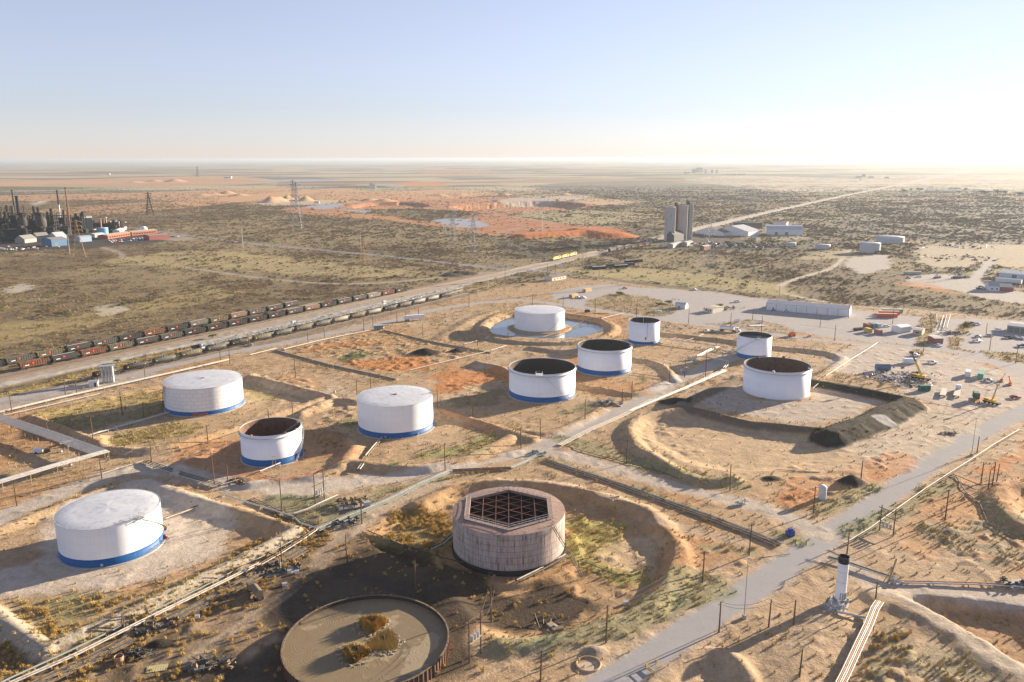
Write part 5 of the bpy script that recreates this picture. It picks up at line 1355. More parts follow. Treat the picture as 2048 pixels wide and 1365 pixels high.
pipeline([(1968, 1160), (1975, 1172), (1988, 1185)], Bn, .16, .5, 1, label='short brown pipe crossing the pipes at the right bank')
pipeline([(768, 877), (750, 895), (733, 916)], [W, Bn], .3, .8, 2, .9, 'white pipe leaving the front of the rust-stained roof tank')
pipeline([(725, 926), (717, 936)], W, .3, .5, 2, .9, label='pipe ends below the berm of the rust-stained roof tank')
pipeline([(520, 949), (540, 941), (561, 932)], W, .3, 1.2, 1, label='white pipe leaving the front of the small open tank')
pipeline([(1510, 1118), (1580, 1110)], Dk, .1, .2, 1, label='thin dark hose across the weeds near the blue skid', post=60)
pipeline([(1880, 950), (1912, 955), (1930, 985), (1960, 1010), (1975, 1050), (2030, 1080)], Dk, .2, .3, 1, label='dark winding pipe along the right-hand slope', post=30)
pipeline([(1905, 952), (1960, 975), (2010, 965), (2060, 978)], Dk, .2, .3, 1, label='dark pipe over the mound at the right edge', post=30)
pipeline([(1545, 948), (1552, 941), (1590, 942), (1640, 946)], Bn, .12, .2, 1, label='pale curved hose on bare soil, left of the dark heap', post=60)
pipeline([(1641, 776), (1660, 788), (1720, 798), (1752, 798)], MARK, .12, .5, 1, label='red hose inside the black berm', post=40)
pipeline([(1816, 808), (1870, 817), (1944, 828)], MARK, .12, .5, 1, label='red hose outside the black berm', post=40)
for px, lb in (((1872, 632), (1874, 650)), 'first'), (((1887, 634), (1880, 655)), 'second'), (((1893, 634), (1886, 660)), 'third'), (((1900, 634), (1893, 660)), 'fourth'):
    pipeline([px[0], px[1]], W, .2, 1.5, 1, label=f'pale pipe rack strand in the weedy strip, {lb} from the left', post=10)
# ================================================================== poles, pylons
LAND = [('the largest domed tank', 221, 1060), ('the seamed tank', 410, 790), ('the small open tank with a ladder', 547, 890), ('the rust-stained roof tank', 793, 830), ('the platform tank', 1084, 770),
        ('the footing tank', 1208, 725), ('the pond tank', 1079, 640), ('the smallest open tank', 1287, 665), ('the open tank with diagonal stair', 1506, 690), ('the black berm', 1640, 830), ('the rusty tank', 1018, 1080),
        ('the sludge basin', 730, 1285), ('the white stack', 1684, 1160), ('the dry basin', 770, 705), ('the loading rack', 540, 675), ('the white trailer', 817, 638), ('the long white warehouse', 1620, 620), ('the orange containers', 1765, 628),
        ('the yellow crane', 1840, 740), ('the pump skid', 690, 1010), ('the pipe rack junction', 205, 919), ('the round basin', 1450, 890), ('the weedy strip', 1880, 660), ('the repair shed', 2020, 665), ('the blue skid', 1580, 1066), ('the portable tank', 1645, 990), ('the soil ring', 1177, 1330), ('the lane bend', 1080, 905), ('the silver columns', 217, 755), ('the mound at the right edge', 2020, 985), ('the yellow barrier', 1315, 1330)]
used_lab = {}
def where(px, py):
    best = min(LAND, key=lambda l: (l[1]-px)**2+((l[2]-py)*1.6)**2); dx, dy = px-best[1], (py-best[2])*1.6
    w_ = ('right of' if dx > 0 else 'left of') if abs(dx) > abs(dy)*1.2 else ('in front of' if dy > 0 else 'behind')
    return w_, best[0]
def pole_mesh(h, arm, lamp, mat=WOOD):
    return h
POLES = []
def pole(xb, yb, yt, arm=0, kind='wood', rz=None):
    p_ = G(xb, yb); h = max(6.5, min(height_to(p_, yt), 16))
    POLES.append((xb, yb, p_, h, arm, kind, rz))
for t_ in [(24, 826, 780), (42, 855, 828), (97, 875, 848), (186, 880, 832, 1), (245, 831, 785), (288, 840, 805), (416, 883, 851), (303, 925, 885), (204, 958, 916), (34, 1012, 966), (429, 969, 905, 1), (456, 968, 930), (537, 841, 818),
           (587, 840, 805), (875, 818, 775), (946, 836, 799, 1), (890, 932, 887), (565, 1030, 959), (724, 1048, 1002), (1042, 897, 859), (1081, 878, 837), (1170, 838, 799), (1263, 798, 762), (1253, 927, 879, 1), (1460, 982, 930), (1498, 1111, 1048, 1),
           (1244, 805, 783), (1627, 1027, 974, 1), (1722, 957, 935), (1954, 906, 875), (1890, 1041, 979, 1), (1962, 966, 924), (1984, 974, 924), (1976, 979, 951), (1993, 965, 942), (564, 1126, 1095), (695, 1131, 1070), (832, 1189, 1122),
           (983, 1245, 1177), (1212, 1286, 1211, 1), (1081, 1363, 1301, 1), (1405, 1165, 1103, 1), (1438, 1265, 1204, 1), (1537, 1255, 1199), (1587, 1250, 1203), (1599, 1354, 1298), (1750, 1211, 1163), (1694, 1108, 1088), (131, 790, 756), (154, 789, 761), (196, 768, 746),
           (291, 760, 728), (441, 723, 692), (460, 729, 697), (498, 692, 667), (616, 686, 662), (649, 675, 654), (728, 661, 629), (746, 654, 629), (782, 631, 608), (794, 645, 624), (811, 643, 624), (837, 633, 616), (846, 675, 650), (938, 616, 588),
           (591, 756, 718), (714, 790, 760), (742, 777, 749), (955, 692, 667), (1065, 610, 589), (1126, 615, 592), (1190, 625, 597), (1273, 634, 605), (1377, 647, 619), (1461, 657, 626), (1505, 640, 616), (1016, 676, 649), (1339, 766, 726), (1369, 755, 715), (1432, 699, 676),
           (1411, 756, 700), (1523, 666, 632), (1640, 655, 634), (1669, 682, 650), (1785, 648, 619), (1697, 636, 611), (1847, 703, 682), (1972, 671, 647), (1979, 701, 674), (2031, 727, 690), (1558, 595, 571), (1010, 560, 536), (1111, 549, 528), (1198, 556, 532), (1095, 545, 528)]:
    pole(*t_)
def build_pole(h, arm, mat):
    o = thing('utility_pole', None, 'utility pole'); MB().tube((0, 0, -.4), (0, 0, h), .22, .14, n=8).obj('pole', mat, o)
    if arm:
        MB().box((0, 0, h-.5), (2.4, .12, .14)).obj('crossarm', mat, o)
        for x in (-1.1, -.4, .4, 1.1): MB().tube((x, 0, h-.43), (x, 0, h-.15), .05, n=5).obj('insulator', GALV, o)
    return o
RR = random.Random(11); cnt = {}
base_plain = build_pole(10, 0, WOOD); base_arm = build_pole(10, 1, WOOD); firstp, firsta = True, True
for xb, yb, p_, h, arm, kind, rz in sorted(POLES, key=lambda q: q[0]):
    w_, l_ = where(xb, yb); key = (w_, l_, arm); cnt[key] = cnt.get(key, 0)+1
    tot = sum(1 for q in POLES if where(q[0], q[1]) == (w_, l_) and q[4] == arm)
    lab = ('wooden pole with crossarm' if arm else 'plain wooden pole')+(f' {w_} {l_}' if tot == 1 else f', {ordn(cnt[key]-1)} from left, {w_} {l_}')
    src = base_arm if arm else base_plain
    if arm and firsta: o = src; firsta = False
    elif not arm and firstp: o = src; firstp = False
    else: o = copy_tree(src)
    o.location = p_; o.rotation_euler = (RR.uniform(-.02, .02), RR.uniform(-.02, .02), RR.uniform(-.4, .4)+.5); o.scale = (1, 1, h/10.0); o['label'] = lab; o['group'] = 'wooden utility poles'
# leaning thick pole, lamp masts, transformer frames
p_ = G(1776, 1165); o = thing('guyed_post', 'thick leaning timber post at the grey pipes, right of the white stack', 'post', p_)
hh = height_to(p_, 1117); MB().tube((0, 0, -.3), (1.6, 0, hh), .3, .24, n=8).obj('pole', WOODL, o); MB().tube((-1.2, .3, -.3), (1.2, 0, hh*.75), .12, n=6).obj('brace', WOODL, o)
for i, (xb, yb, yt, where_) in enumerate([(1488, 1237, 1118, 'beside the asphalt road, nearest'), (1943, 912, 838, 'beside the asphalt road, far right'), (669, 786, 730, 'left of the rust-stained roof tank'), (141, 932, 894, 'above the pipe rack junction'), (1114, 0, 0, '')][:4]):
    p_ = G(xb, yb); h = height_to(p_, yt)
    o = thing('lamp_mast', f'slim grey light mast {where_}', 'light mast', p_, 0, 'slim grey light masts')
    MB().tube((0, 0, -.2), (0, 0, h), .13, .07, n=8).obj('mast', GALV, o); MB().box((0, 0, h+.1), (.7, .3, .2)).obj('lamp_head', STEEL, o)
    MB().box((0, 0, .4), (.9, .9, 1.2)).obj('footing', CONC, o)
def hframe(a, b_, yt, label, bar_z=(.93,), tf=.42):
    pa, pb = G(*a), G(*b_); h = height_to(pa, yt); c = pa; o = thing('transformer_frame', label, 'transformer frame', c)
    d_ = pb-pa; d_.z = 0; an = math.atan2(d_.y, d_.x)
    for q in (Vector((0, 0, 0)), d_): MB().tube(q+Vector((0, 0, -.3)), q+Vector((0, 0, h)), .2, .15, n=8).obj('pole', WOOD, o)
    for z in bar_z: MB().box(d_/2+Vector((0, 0, h*z)), (d_.length+2, .16, .2), an).obj('crossarm', WOOD, o)
    MB().box(d_/2+Vector((0, 0, h*tf-.5)), (d_.length+.4, .9, .2), an).obj('deck', WOODL, o)
    for k in (.25, .5, .75): 
        q = d_*k+Vector((0, 0, h*tf-.4)); MB().tube(q, q+Vector((0, 0, 1.3)), .38, n=12).obj('transformer', STEEL, o)
    return o, h
hframe((939, 1326), (962, 1307), 1241, 'two-pole transformer frame with three grey cans, right of the sludge basin', (.97, .8), .5)
hframe((1759, 1061), (1786, 1073), 1010, 'two-pole transformer frame beside the asphalt road and pale pipes', (.88, .62), .3)
hframe((631, 1011), (649, 1002), 947, 'two-pole transformer frame above the pump skid', (.95, .6), .35)
p_ = G(983, 1245)
def pylon(xb, yb, yt, wpx, label, mat=GALV, arms=3, name='lattice_pylon'):
    p_ = G(xb, yb); h = height_to(p_, yt); wd = max(3, wpx*proj(p_)[2]/F*.8); o = thing(name, label, 'pylon', p_, .5+.1*RR.random(), 'lattice power pylons')
    mb = MB(); th = max(.13, .00022*p_.length)
    def cor(z, k):
        f_ = (1-z/h); w2 = (wd/2)*f_**1.3+.55; return Vector((w2*(-1, 1, 1, -1)[k], w2*(-1, -1, 1, 1)[k], z))
    lv = [0, .14, .27, .39, .5, .6, .69, .77, .84, .9, .95, 1]
    for i in range(len(lv)-1):
        for k in range(4):
            mb.tube(cor(lv[i]*h, k), cor(lv[i+1]*h, k), th, n=3)
            mb.tube(cor(lv[i]*h, k), cor(lv[i+1]*h, (k+1) % 4), th*.6, n=3); mb.tube(cor(lv[i]*h, (k+1) % 4), cor(lv[i+1]*h, k), th*.6, n=3)
    mb.obj('tower_body', mat, o)
    for i in range(arms):
        z = h*(.72+.11*i); L = h*.13
        for s in (-1, 1):
            m2 = MB()
            for y in (-.4, .4): m2.tube((0, y, z), (s*L, 0, z+.5), th*.9, n=3); m2.tube((0, y, z+1.8), (s*L, 0, z+.5), th*.7, n=3)
            m2.tube((s*L, 0, z+.5), (s*L, 0, z-1.4), th*.7, n=3); m2.obj('crossarm', mat, o)
    return o
PG = M('pale_pylon_steel', (.42, .44, .45), .5); PY_ = M('rust_yellow_pylon_steel', (.45, .30, .14), .7)
pylon(1415, 553, 438, 34, 'tall pale lattice pylon in front of the arched warehouse', PG)
pylon(1165, 545, 467, 20, 'yellowish lattice pylon right of the locomotives', M('yellow_pylon_steel', (.42, .38, .22), .7))
pylon(597, 463, 364, 28, 'tall lattice pylon in the scrub, left of the yellow one', GALV)
pylon(588, 412, 360, 14, 'distant lattice pylon beside the pale sand heaps', GALV)
pylon(906, 486, 422, 20, 'grey lattice pylon at the orange pit, left of a close pair', GALV)
pylon(947, 512, 429, 26, 'grey lattice pylon at the orange pit, right of a close pair', GALV)
pylon(727, 532, 476, 13, 'slender rust-yellow lattice pylon in the middle of the scrub', PY_)
pylon(300, 430, 385, 16, 'dark lattice pylon right of the refinery on the orange flats', DARKM)
pylon(160, 517, 440, 26, 'rust-yellow lattice pylon standing before the refinery', PY_)
pylon(396, 354, 333, 9, 'tiny far lattice pylon near the horizon', GALV)
for i, (xb, yb, yt, nm) in enumerate([(1084, 459, 418, 'before the red mound'), (1263, 438, 414, 'left of the silos'), (892, 470, 446, 'beside the close pair of pylons'), (722, 503, 470, 'behind the slender rust-yellow pylon'), (486, 495, 454, 'left of the tall pylon'), (140, 509, 468, 'before the refinery'), (1496, 449, 427, 'behind the arched warehouse'), (1732, 471, 442, 'behind the tall grey tank'), (1982, 487, 458, 'at the end of the right-hand road'), (976, 575, 550, 'on the siding track')]):
    p_ = G(xb, yb); h = height_to(p_, yt); wd = max(.25, .0004*p_.length)
    o = thing('steel_pole', f'tall pale steel power pole {nm}', 'power pole', p_, .5, 'pale steel power poles')
    MB().tube((0, 0, -.3), (0, 0, h), wd, wd*.5, n=6).obj('pole', PG, o)
    for z in (.98, .9): MB().box((0, 0, h*z), (h*.1, wd*.6, wd*.6)).obj('crossarm', PG, o)

# ================================================================== buildings
def building(fl, fr, depth, wh, rise, label, wall=WSID, roof=ROOFG, name='shed', cat='shed', trim=None, doors=(), windows=(), curved=False, group=None, ribs=0):
    """fl, fr: pixels of the two front corners on the ground"""
    a, c = G(*fl), G(*fr); d_ = (c-a); d_.z = 0; L = d_.length; an = math.atan2(d_.y, d_.x)
    o = thing(name, label, cat, (a.x, a.y, (a.z+c.z)/2), an, group)
    mb = MB()
    if curved:
        n_ = 9; arc = [(depth/2-depth/2*math.cos(math.pi*k/n_), wh+rise*math.sin(math.pi*k/n_)) for k in range(n_+1)]
    else: arc = [(0, wh), (depth/2, wh+rise), (depth, wh)]
    mb.extr([(0, -.5)]+arc+[(depth, -.5)], 0, L); mb.obj('wall', wall, o)
    mb = MB(); e = .25
    for (y0, z0), (y1, z1) in zip(arc, arc[1:]):
        if not curved:
            if y0 == 0: z0 -= e*rise/(depth/2); y0 -= e
            if y1 == depth: z1 -= e*rise/(depth/2); y1 += e
        mb.add([(-e, y0, z0+.03), (L+e, y0, z0+.03), (L+e, y1, z1+.03), (-e, y1, z1+.03), (-e, y0, z0+.18), (L+e, y0, z0+.18), (L+e, y1, z1+.18), (-e, y1, z1+.18)],
               [(3, 2, 1, 0), (4, 5, 6, 7), (0, 1, 5, 4), (1, 2, 6, 5), (2, 3, 7, 6), (3, 0, 4, 7)])
    mb.obj('roof', roof, o)
    for x, w2, h2 in doors: MB().box((x*L, -.04, h2/2), (w2, .1, h2)).obj('door', M('shut_door_grey', (.16, .17, .18), .7), o)
    for x, z, w2, h2 in windows: MB().box((x*L, -.04, z), (w2, .1, h2)).obj('window', GLASS, o)
    if trim:
        for k in range(ribs+1): MB().box((L*k/ribs if ribs else 0, -.06, wh/2), (.25, .12, wh)).obj('corner_trim', trim, o)
    return o, L
building((1532, 620), (1697, 634), 15, 5.0, 1.5, 'long white metal warehouse with red trim posts', WSID, ROOFG, 'warehouse', 'warehouse', REDT, doors=[(.09, 1.2, 2.3)], ribs=8)
building((1104, 563), (1132, 558), 9, 3.2, 2.0, 'small pale building with red-brown roof beside the railway crossing', CREAM, ROOFB, 'depot', 'building', doors=[(.2, 1.2, 2.2)], windows=[(.4, 1.7, 1, 1), (.6, 1.7, 1, 1), (.8, 1.7, 1, 1)])
building((1350, 617), (1370, 619), 7, 2.6, 1.8, 'small silver round-roofed hut in the gravel yard', STEEL, STEEL, 'hut', 'hut', curved=True, doors=[(.4, 1, 2)])
building((1407, 624), (1425, 627), 14, 3.0, .4, 'cream portable office cabin with a flat roof', CREAM, M('tan_flat_roof', (.42, .37, .28), .8), 'office_cabin', 'cabin', windows=[(.3, 1.7, 1.2, 1), (.75, 1.7, 1.2, 1)], doors=[(.52, .9, 2)])
building((1825, 670), (1843, 672), 9, 3.2, .5, 'tan block building right of the two white cars', M('tan_block', (.42, .36, .26), .9), ROOFG, 'block_building', 'building', windows=[(.5, 1.7, 1.6, .9)])
building((1801, 667), (1822, 664), 7, 3.6, .8, 'white box shed behind the two white cars', WSID, WSID, 'shed', 'shed')
building((1868, 688), (1886, 688), 8, 3.2, .4, 'red-brown shed with pale roof in the weedy strip', REDR, M('pale_shed_roof', (.5, .46, .42), .7), 'shed', 'shed', doors=[(.5, 2.4, 2.4)])
building((2013, 664), (2080, 672), 14, 4.2, .8, 'repair shed with open bays at the right edge', M('tan_shed_wall', (.38, .33, .22), .8), ROOFG, 'repair_shed', 'shed', doors=[(.12, 3, 3.4), (.3, 3, 3.4), (.5, 3, 3.4), (.7, 3, 3.4)])
building((1998, 556), (2100, 566), 20, 5, 1.6, 'long white-roofed building at the far right', M('pale_blue_wall', (.45, .50, .56), .7), M('bright_metal_roof', (.62, .64, .66), .5), 'metal_building', 'building', doors=[(.3, 4, 4), (.6, 4, 4)])
building((1990, 565), (2042, 569), 6, 3.6, .6, 'low white building in front of the long white-roofed one', WSID, M('bright_metal_roof', (.62, .64, .66), .5), 'metal_building', 'building')
building((1977, 582), (1999, 583), 16, 4, 3.0, 'white house with grey gable roof at the right-hand crossroads', WSID, M('grey_shingle', (.33, .33, .34), .8), 'house', 'house', windows=[(.3, 1.8, 1.2, 1.1), (.75, 1.8, 1.2, 1.1)])
building((2000, 583), (2026, 584), 16, 3.6, 2.0, 'grey roofed wing beside the white house', REDR, M('grey_shingle', (.33, .33, .34), .8), 'carport', 'carport')
# buildings beyond the silo
building((1533, 470), (1606, 471), 26, 7, 6, 'long arched white warehouse beyond the silos', WSID, STEEL, 'arched_warehouse', 'warehouse', curved=True, doors=[(.27, 4, 4), (.55, 4, 4)])
building((1546, 452), (1573, 453), 14, 6, 1, 'small white building behind the arched warehouse', WSID, ROOFB, 'shed', 'building')
building((1496, 474), (1520, 471), 55, 7, 7, 'large gabled barn with weathered grey roof', WSID, ROOFG, 'barn', 'barn')
building((1447, 473), (1467, 471), 48, 5, 6, 'low barn with brown roof left of the gabled barn', WSID, ROOFB, 'barn', 'barn')
building((1466, 456), (1524, 457), 18, 6, 2.5, 'long dark-roofed shed behind the barns', ROOFB, ROOFD, 'long_shed', 'shed', curved=True)
building((1346, 497), (1365, 492), 8, 4.5, 1.0, 'pale flat shed in front of the silos', M('dull_cream', (.36, .34, .30), .8), ROOFG, 'shed', 'shed')
building((1374, 494), (1386, 491), 8, 5, 1, 'small bright shed at the right foot of the silos', M('dull_cream', (.36, .34, .30), .8), ROOFG, 'shed', 'shed')
building((1348, 484), (1370, 480), 12, 8, 5, 'dark gabled elevator house between the silos', ROOFD, ROOFD, 'elevator_house', 'building')
building((1500, 481), (1512, 482), 10, 4, 1, 'yellow shed in front of the gabled barn', M('pale_yellow_wall', (.5, .42, .25), .8), ROOFG, 'shed', 'shed')
building((1408, 502), (1421, 500), 6, 5, 1, 'reddish shed at the foot of the tall pale pylon', REDR, CREAM, 'shed', 'shed')
# silos
def silo(xl, xr, yb, yt, label, mat):
    a, c = G(xl, yb), G(xr, yb); h = height_to(a, yt); wd = (c-a).length
    o = thing('concrete_silo', label, 'silo', ((a.x+c.x)/2, a.y+wd*.5, 0), -.12, 'tall concrete silos'); mb = MB(); wd *= 1.04; r_ = wd*.13
    for sx in (-1, 1):
        for sy in (-1, 1):
            for k in range(14):
                pass
    pts = []
    for cx_, cy_, a0 in ((wd/2-r_, wd/2-r_, 0), (-wd/2+r_, wd/2-r_, math.pi/2), (-wd/2+r_, -wd/2+r_, math.pi), (wd/2-r_, -wd/2+r_, 1.5*math.pi)):
        for k in range(7): an = a0+k*math.pi/12; pts.append((cx_+r_*math.cos(an), cy_+r_*math.sin(an)))
    MB().prism(pts, -1, h).obj('shaft', mat, o)
    MB().prism([(x*1.02, y*1.02) for x, y in pts], h-.8, h+.6).obj('parapet', mat, o)
    MB().box((0, 0, h+1.2), (wd*.5, wd*.5, 2)).obj('head_house', SILO, o)
    for k in range(1, 6): MB().prism([(x*1.004, y*1.004) for x, y in pts], h*k/6, h*k/6+.25).obj('pour_line', mat, o)
    return o, h, wd
silo(1330.5, 1350, 483, 416, 'leftmost of three tall pale concrete silo towers', SILO)
silo(1354, 1374.5, 480, 412, 'middle of three tall concrete silo towers, slightly pinkish', M('pinkish_concrete', (.45, .41, .385), .9, sc=.1, rust=(.34, .30, .28), rustamt=.4, streak=True))
silo(1376, 1384.5, 479, 410, 'rightmost and narrowest of the concrete silo towers', SILO)
for px, yb, yt, lb in ((1351.5, 481, 409, 'left'), (1375.5, 479, 405, 'right')):
    p_ = G(px, yb); p_.y += 6; h = height_to(p_, yt); o = thing('stair_tower', f'rust-red stair tower squeezed between silos, {lb} one', 'stair tower', p_, 0, 'red stair towers of the silos')
    MB().box((0, 0, h/2), (4.6, 3.5, h)).obj('shaft', RUST, o); MB().tube((0, 0, h), (0, 0, h+2.5), 2.2, n=10).obj('head_drum', RUST, o)
# ================================================================== containers and trailers
def container(px, py, rz, label, mat, L=12.2, W_=2.44, H=2.6, roof=None, z=0, wheels=False, group='containers in the yards', name='container'):
    q = G(px, py); o = thing(name, label, 'container' if name == 'container' else 'trailer', (q.x, q.y, q.z+z), rz, group)
    zb = 1.1 if wheels else .1
    MB().box((0, 0, zb+H/2), (L, W_, H)).obj('body', mat, o)
    MB().box((0, 0, zb+H+.05), (L-.1, W_-.06, .1)).obj('roof', roof or mat, o)
    mb = MB()
    for k in range(int(L/.6)):
        for s in (-1, 1): mb.box((-L/2+.4+k*.6, s*(W_/2+.02), zb+H/2), (.18, .05, H-.3))
    mb.obj('corrugation', mat, o)
    for s in (-.6, .6): MB().box((L/2+.02, s, zb+H/2), (.06, 1.12, H-.25)).obj('end_door', mat, o)
    if wheels:
        for x in (-L*.38, -L*.28):
            for s in (-1, 1): MB().tube((x, s*.85, .5), (x, s*1.15, .5), .5, n=12).obj('wheel', TYRE, o)
        MB().box((L*.3, 0, .6), (.2, 1.2, 1.1)).obj('landing_leg', GALV, o)
    return o
P_TAN = M('faded_container_roof', (.55, .47, .38), .7)
container(1773, 635, -.10, 'long orange container with pale roof, nearest of the orange rows', ORGC, roof=P_TAN, L=14)
container(1778, 630, -.10, 'orange container with pale roof, middle of the orange rows', ORGC, roof=P_TAN, L=14)
container(1784, 626, -.10, 'green-ended container with pale roof, rear of the orange rows', TEALC, roof=P_TAN, L=14)
container(1734, 656, -1.45, 'dark red open-ended container in the scrap cluster', REDCON, L=6, H=2.6)
container(1744, 655, -1.45, 'teal open-ended container in the scrap cluster', M('teal_box', (.12, .27, .27), .7), L=6)
container(1754, 655, -1.45, 'pale blue container at the back of the scrap cluster', M('pale_blue_box', (.4, .47, .5), .7), L=6)
container(1736, 665, -1.35, 'yellow container with open end at the front of the scrap cluster', YELC, L=5)
container(1756, 668, -1.3, 'rusty red container beside the yellow one', M('faded_red_box', (.34, .17, .14), .8), L=5)
container(1716, 661, .5, 'low grey box skip left of the scrap cluster', GREYC, L=6, H=1.6)
container(1935, 752, 1.05, 'plain white container on the bare yard', CWH, L=6.5)
container(1961, 755, 1.0, 'sea-green container beside the white one', TEALC, L=9)
container(1848, 782, .05, 'dark green container below the yellow crane', GRNB, L=5)
container(1951, 801, 1.2, 'dark green box loaded on a flatbed beside the telescopic crane', GRNB, L=4.5, z=1.2)
container(828, 641, .36, 'white box trailer beside a pole on the siding road', CWH, L=14, wheels=True, name='box_trailer')
container(1825, 549, -.05, 'pale long container parked at the far yard left', M('pale_box', (.5, .5, .46), .7), L=16)
container(1819, 727, -.1, 'white tank trailer body under the yellow crane jib', CWH, L=7)
def flatbed(px, py, rz, label, cab=False, mat=None):
    q = G(px, py); o = thing('flatbed_trailer', label, 'trailer', q, rz, 'flatbed trailers on the bare yard'); L = 13
    MB().box((0, 0, 1.2), (L, 2.5, .22)).obj('deck', mat or M('pale_deck', (.52, .47, .38), .8), o); MB().box((0, 0, .95), (L-1, .9, .3)).obj('chassis', BOGIE, o)
    for x in (-L*.4, -L*.3):
        for s in (-1, 1): MB().tube((x, s*.85, .5), (x, s*1.2, .5), .5, n=12).obj('wheel', TYRE, o)
    for s in (-.6, .6): MB().box((L*.28, s, .55), (.15, .15, 1.1)).obj('landing_leg', GALV, o)
    if cab:
        MB().box((L/2+1.2, 0, 1.9), (2.2, 2.3, 2.4)).obj('cab', CWH, o); MB().box((L/2+2.6, 0, 1.3), (1.2, 2.0, 1.2)).obj('bonnet', CWH, o); MB().box((L/2+2.0, 0, 2.4), (.7, 2.0, .8)).obj('windscreen', GLASS, o)
        for x in (L/2+.4, L/2+2.6):
            for s in (-1, 1): MB().tube((x, s*.85, .5), (x, s*1.2, .5), .5, n=12).obj('wheel', TYRE, o)
    return o
flatbed(1887, 789, 1.0, 'empty pale flatbed trailer without tractor')
flatbed(1914, 790, 1.0, 'flatbed trailer with white tractor cab attached', True)
flatbed(1955, 800, 1.0, 'flatbed trailer carrying a dark green box', mat=ORA)
# ================================================================== cranes and lifts
def crane(px, py, tip, mat1, mat2, label, rz=.5, r_=.45, sz=1.0, cat='crane', split=.55):
    q = G(px, py); h = height_to(q, tip[1]); o = thing('mobile_crane' if sz > .7 else 'boom_lift', label, cat, q)
    # boom leans sideways and away so that its tip shows on the photographed pixel
    t_ = at(tip[0], tip[1], 0)
    dpt = proj(q)[2]; wx = (tip[0]-proj(q+Vector((0, 0, h)))[0])*dpt/F
    top = Vector((wx, 0, h)); b0 = Vector((0, 0, 2.2*sz)); mid = b0.lerp(top, split)
    MB().box((0, 0, .95*sz), (9*sz, 2.6*sz, .7*sz), rz).obj('chassis', BOGIE if sz > .7 else mat1, o)
    MB().box((0, 0, 1.9*sz), (3.6*sz, 2.5*sz, 1.3*sz), rz).obj('turntable', mat1, o)
    c_ = Vector((3.2*math.cos(rz), 3.2*math.sin(rz), 1.9))*sz
    MB().box(c_, (1.9*sz, 1.3*sz, 1.5*sz), rz).obj('cab', mat1, o); MB().box(c_+Vector((0, 0, .3*sz)), (1.95*sz, 1.34*sz, .6*sz), rz).obj('cab_window', GLASS, o)
    MB().tube(b0, mid, r_, r_*.9, n=4).obj('boom', mat1, o); MB().tube(mid, top, r_*.75, r_*.6, n=4).obj('boom_extension', mat2, o)
    MB().box(top, (r_*3, r_*2, r_*2.2)).obj('boom_head', mat2, o)
    for k in (-1.6, -.5, .5, 1.6):
        for s in (-1, 1):
            cc = Vector((k*2*math.cos(rz)-s*1.15*math.sin(rz), k*2*math.sin(rz)+s*1.15*math.cos(rz), .6))*sz
            nn = Vector((-math.sin(rz), math.cos(rz), 0))*.2*sz; MB().tube(cc-nn, cc+nn, .58*sz, n=12).obj('wheel', TYRE, o)
    return o
crane(1842, 760, (1823, 705), YEL, PIPED, 'yellow telescopic crane with black jib leaning left', 2.6, .55, split=.62)
crane(1983, 808, (1996, 770), YEL, M('pale_boom', (.5, .42, .25), .6), 'yellow rough-terrain crane with long pale boom pointing up right', 2.2, .4, .8, split=.35)
crane(2020, 770, (2018, 754), ORA, ORA, 'orange boom lift, nearest the gravel road at right', 1.0, .25, .55, 'boom lift')
crane(2003, 763, (2010, 748), M('faded_orange', (.55, .22, .10), .6), STEEL, 'faded orange boom lift between the containers and the orange one', 1.0, .2, .55, 'boom lift')
for px_, lb, rz_ in ((1874, 'leftmost', 0), (1910, 'middle', 0), (1922, 'rightmost', 0)):
    crane(px_, 557, (px_+(2 if px_ > 1880 else -1), 536), PG, PG, f'pale truck with raised drilling mast, {lb} of three in the far yard', .4, .5, .9, 'rig truck')
q = G(1583, 673); o = thing('boom_lift', 'orange boom lift lying folded across the gravel road', 'boom lift', q, -.1)
MB().box((0, 0, 1.1), (4.6, 2.2, 1.2)).obj('chassis', ORA, o); MB().box((.3, 0, 2.0), (3.2, 1.6, .8)).obj('turntable', ORA, o)
MB().tube((-1.6, 0, 2.6), (8.5, -.2, 2.3), .28, n=4).obj('boom', M('salmon_boom', (.65, .32, .2), .6), o); MB().tube((8.5, -.2, 2.3), (10.6, -.5, .8), .18, n=4).obj('jib', CWH, o); MB().box((10.9, -.6, .8), (1.2, 1.8, 1.1)).obj('basket', ORA, o)
for x in (-1.5, 1.5):
    for s in (-1, 1): MB().tube((x, s*1.0, .5), (x, s*1.3, .5), .5, n=12).obj('wheel', TYRE, o)
# ================================================================== cars and trucks
def car_proto(kind, mat):
    o = thing('parked_car', None, 'car')
    if kind == 'pickup':
        MB().extr([(-2.7, .45), (-2.7, 1.1), (-2.2, 1.2), (-.9, 1.2), (-.9, 1.12), (2.7, 1.12), (2.7, .45)], -.95, .95).obj('body', mat, o)
        MB().extr([(-1.4, 1.15), (-.9, 1.78), (.5, 1.78), (.75, 1.15)], -.82, .82).obj('cab', mat, o)
        MB().extr([(-1.33, 1.2), (-.86, 1.70), (.45, 1.70), (.68, 1.2)], -.86, .86).obj('windows', GLASS, o)
        MB().box((0, 1.75, 1.13), (1.6, 1.6, .05)).obj('load_bed', BOGIE, o); L = 1.7
    else:
        MB().extr([(-2.3, .4), (-2.3, .85), (-1.2, .98), (-.6, 1.42), (.9, 1.45), (1.7, 1.02), (2.3, .95), (2.3, .4)], -.88, .88).obj('body', mat, o)
        MB().extr([(-1.1, .98), (-.58, 1.38), (.85, 1.40), (1.55, 1.02)], -.9, .9).obj('windows', GLASS, o); L = 1.4
    for y in (-L, L):
        for s in (-1, 1): MB().tube((s*.72, y, .34), (s*.92, y, .34), .34, n=12).obj('wheel', TYRE, o)
    return o
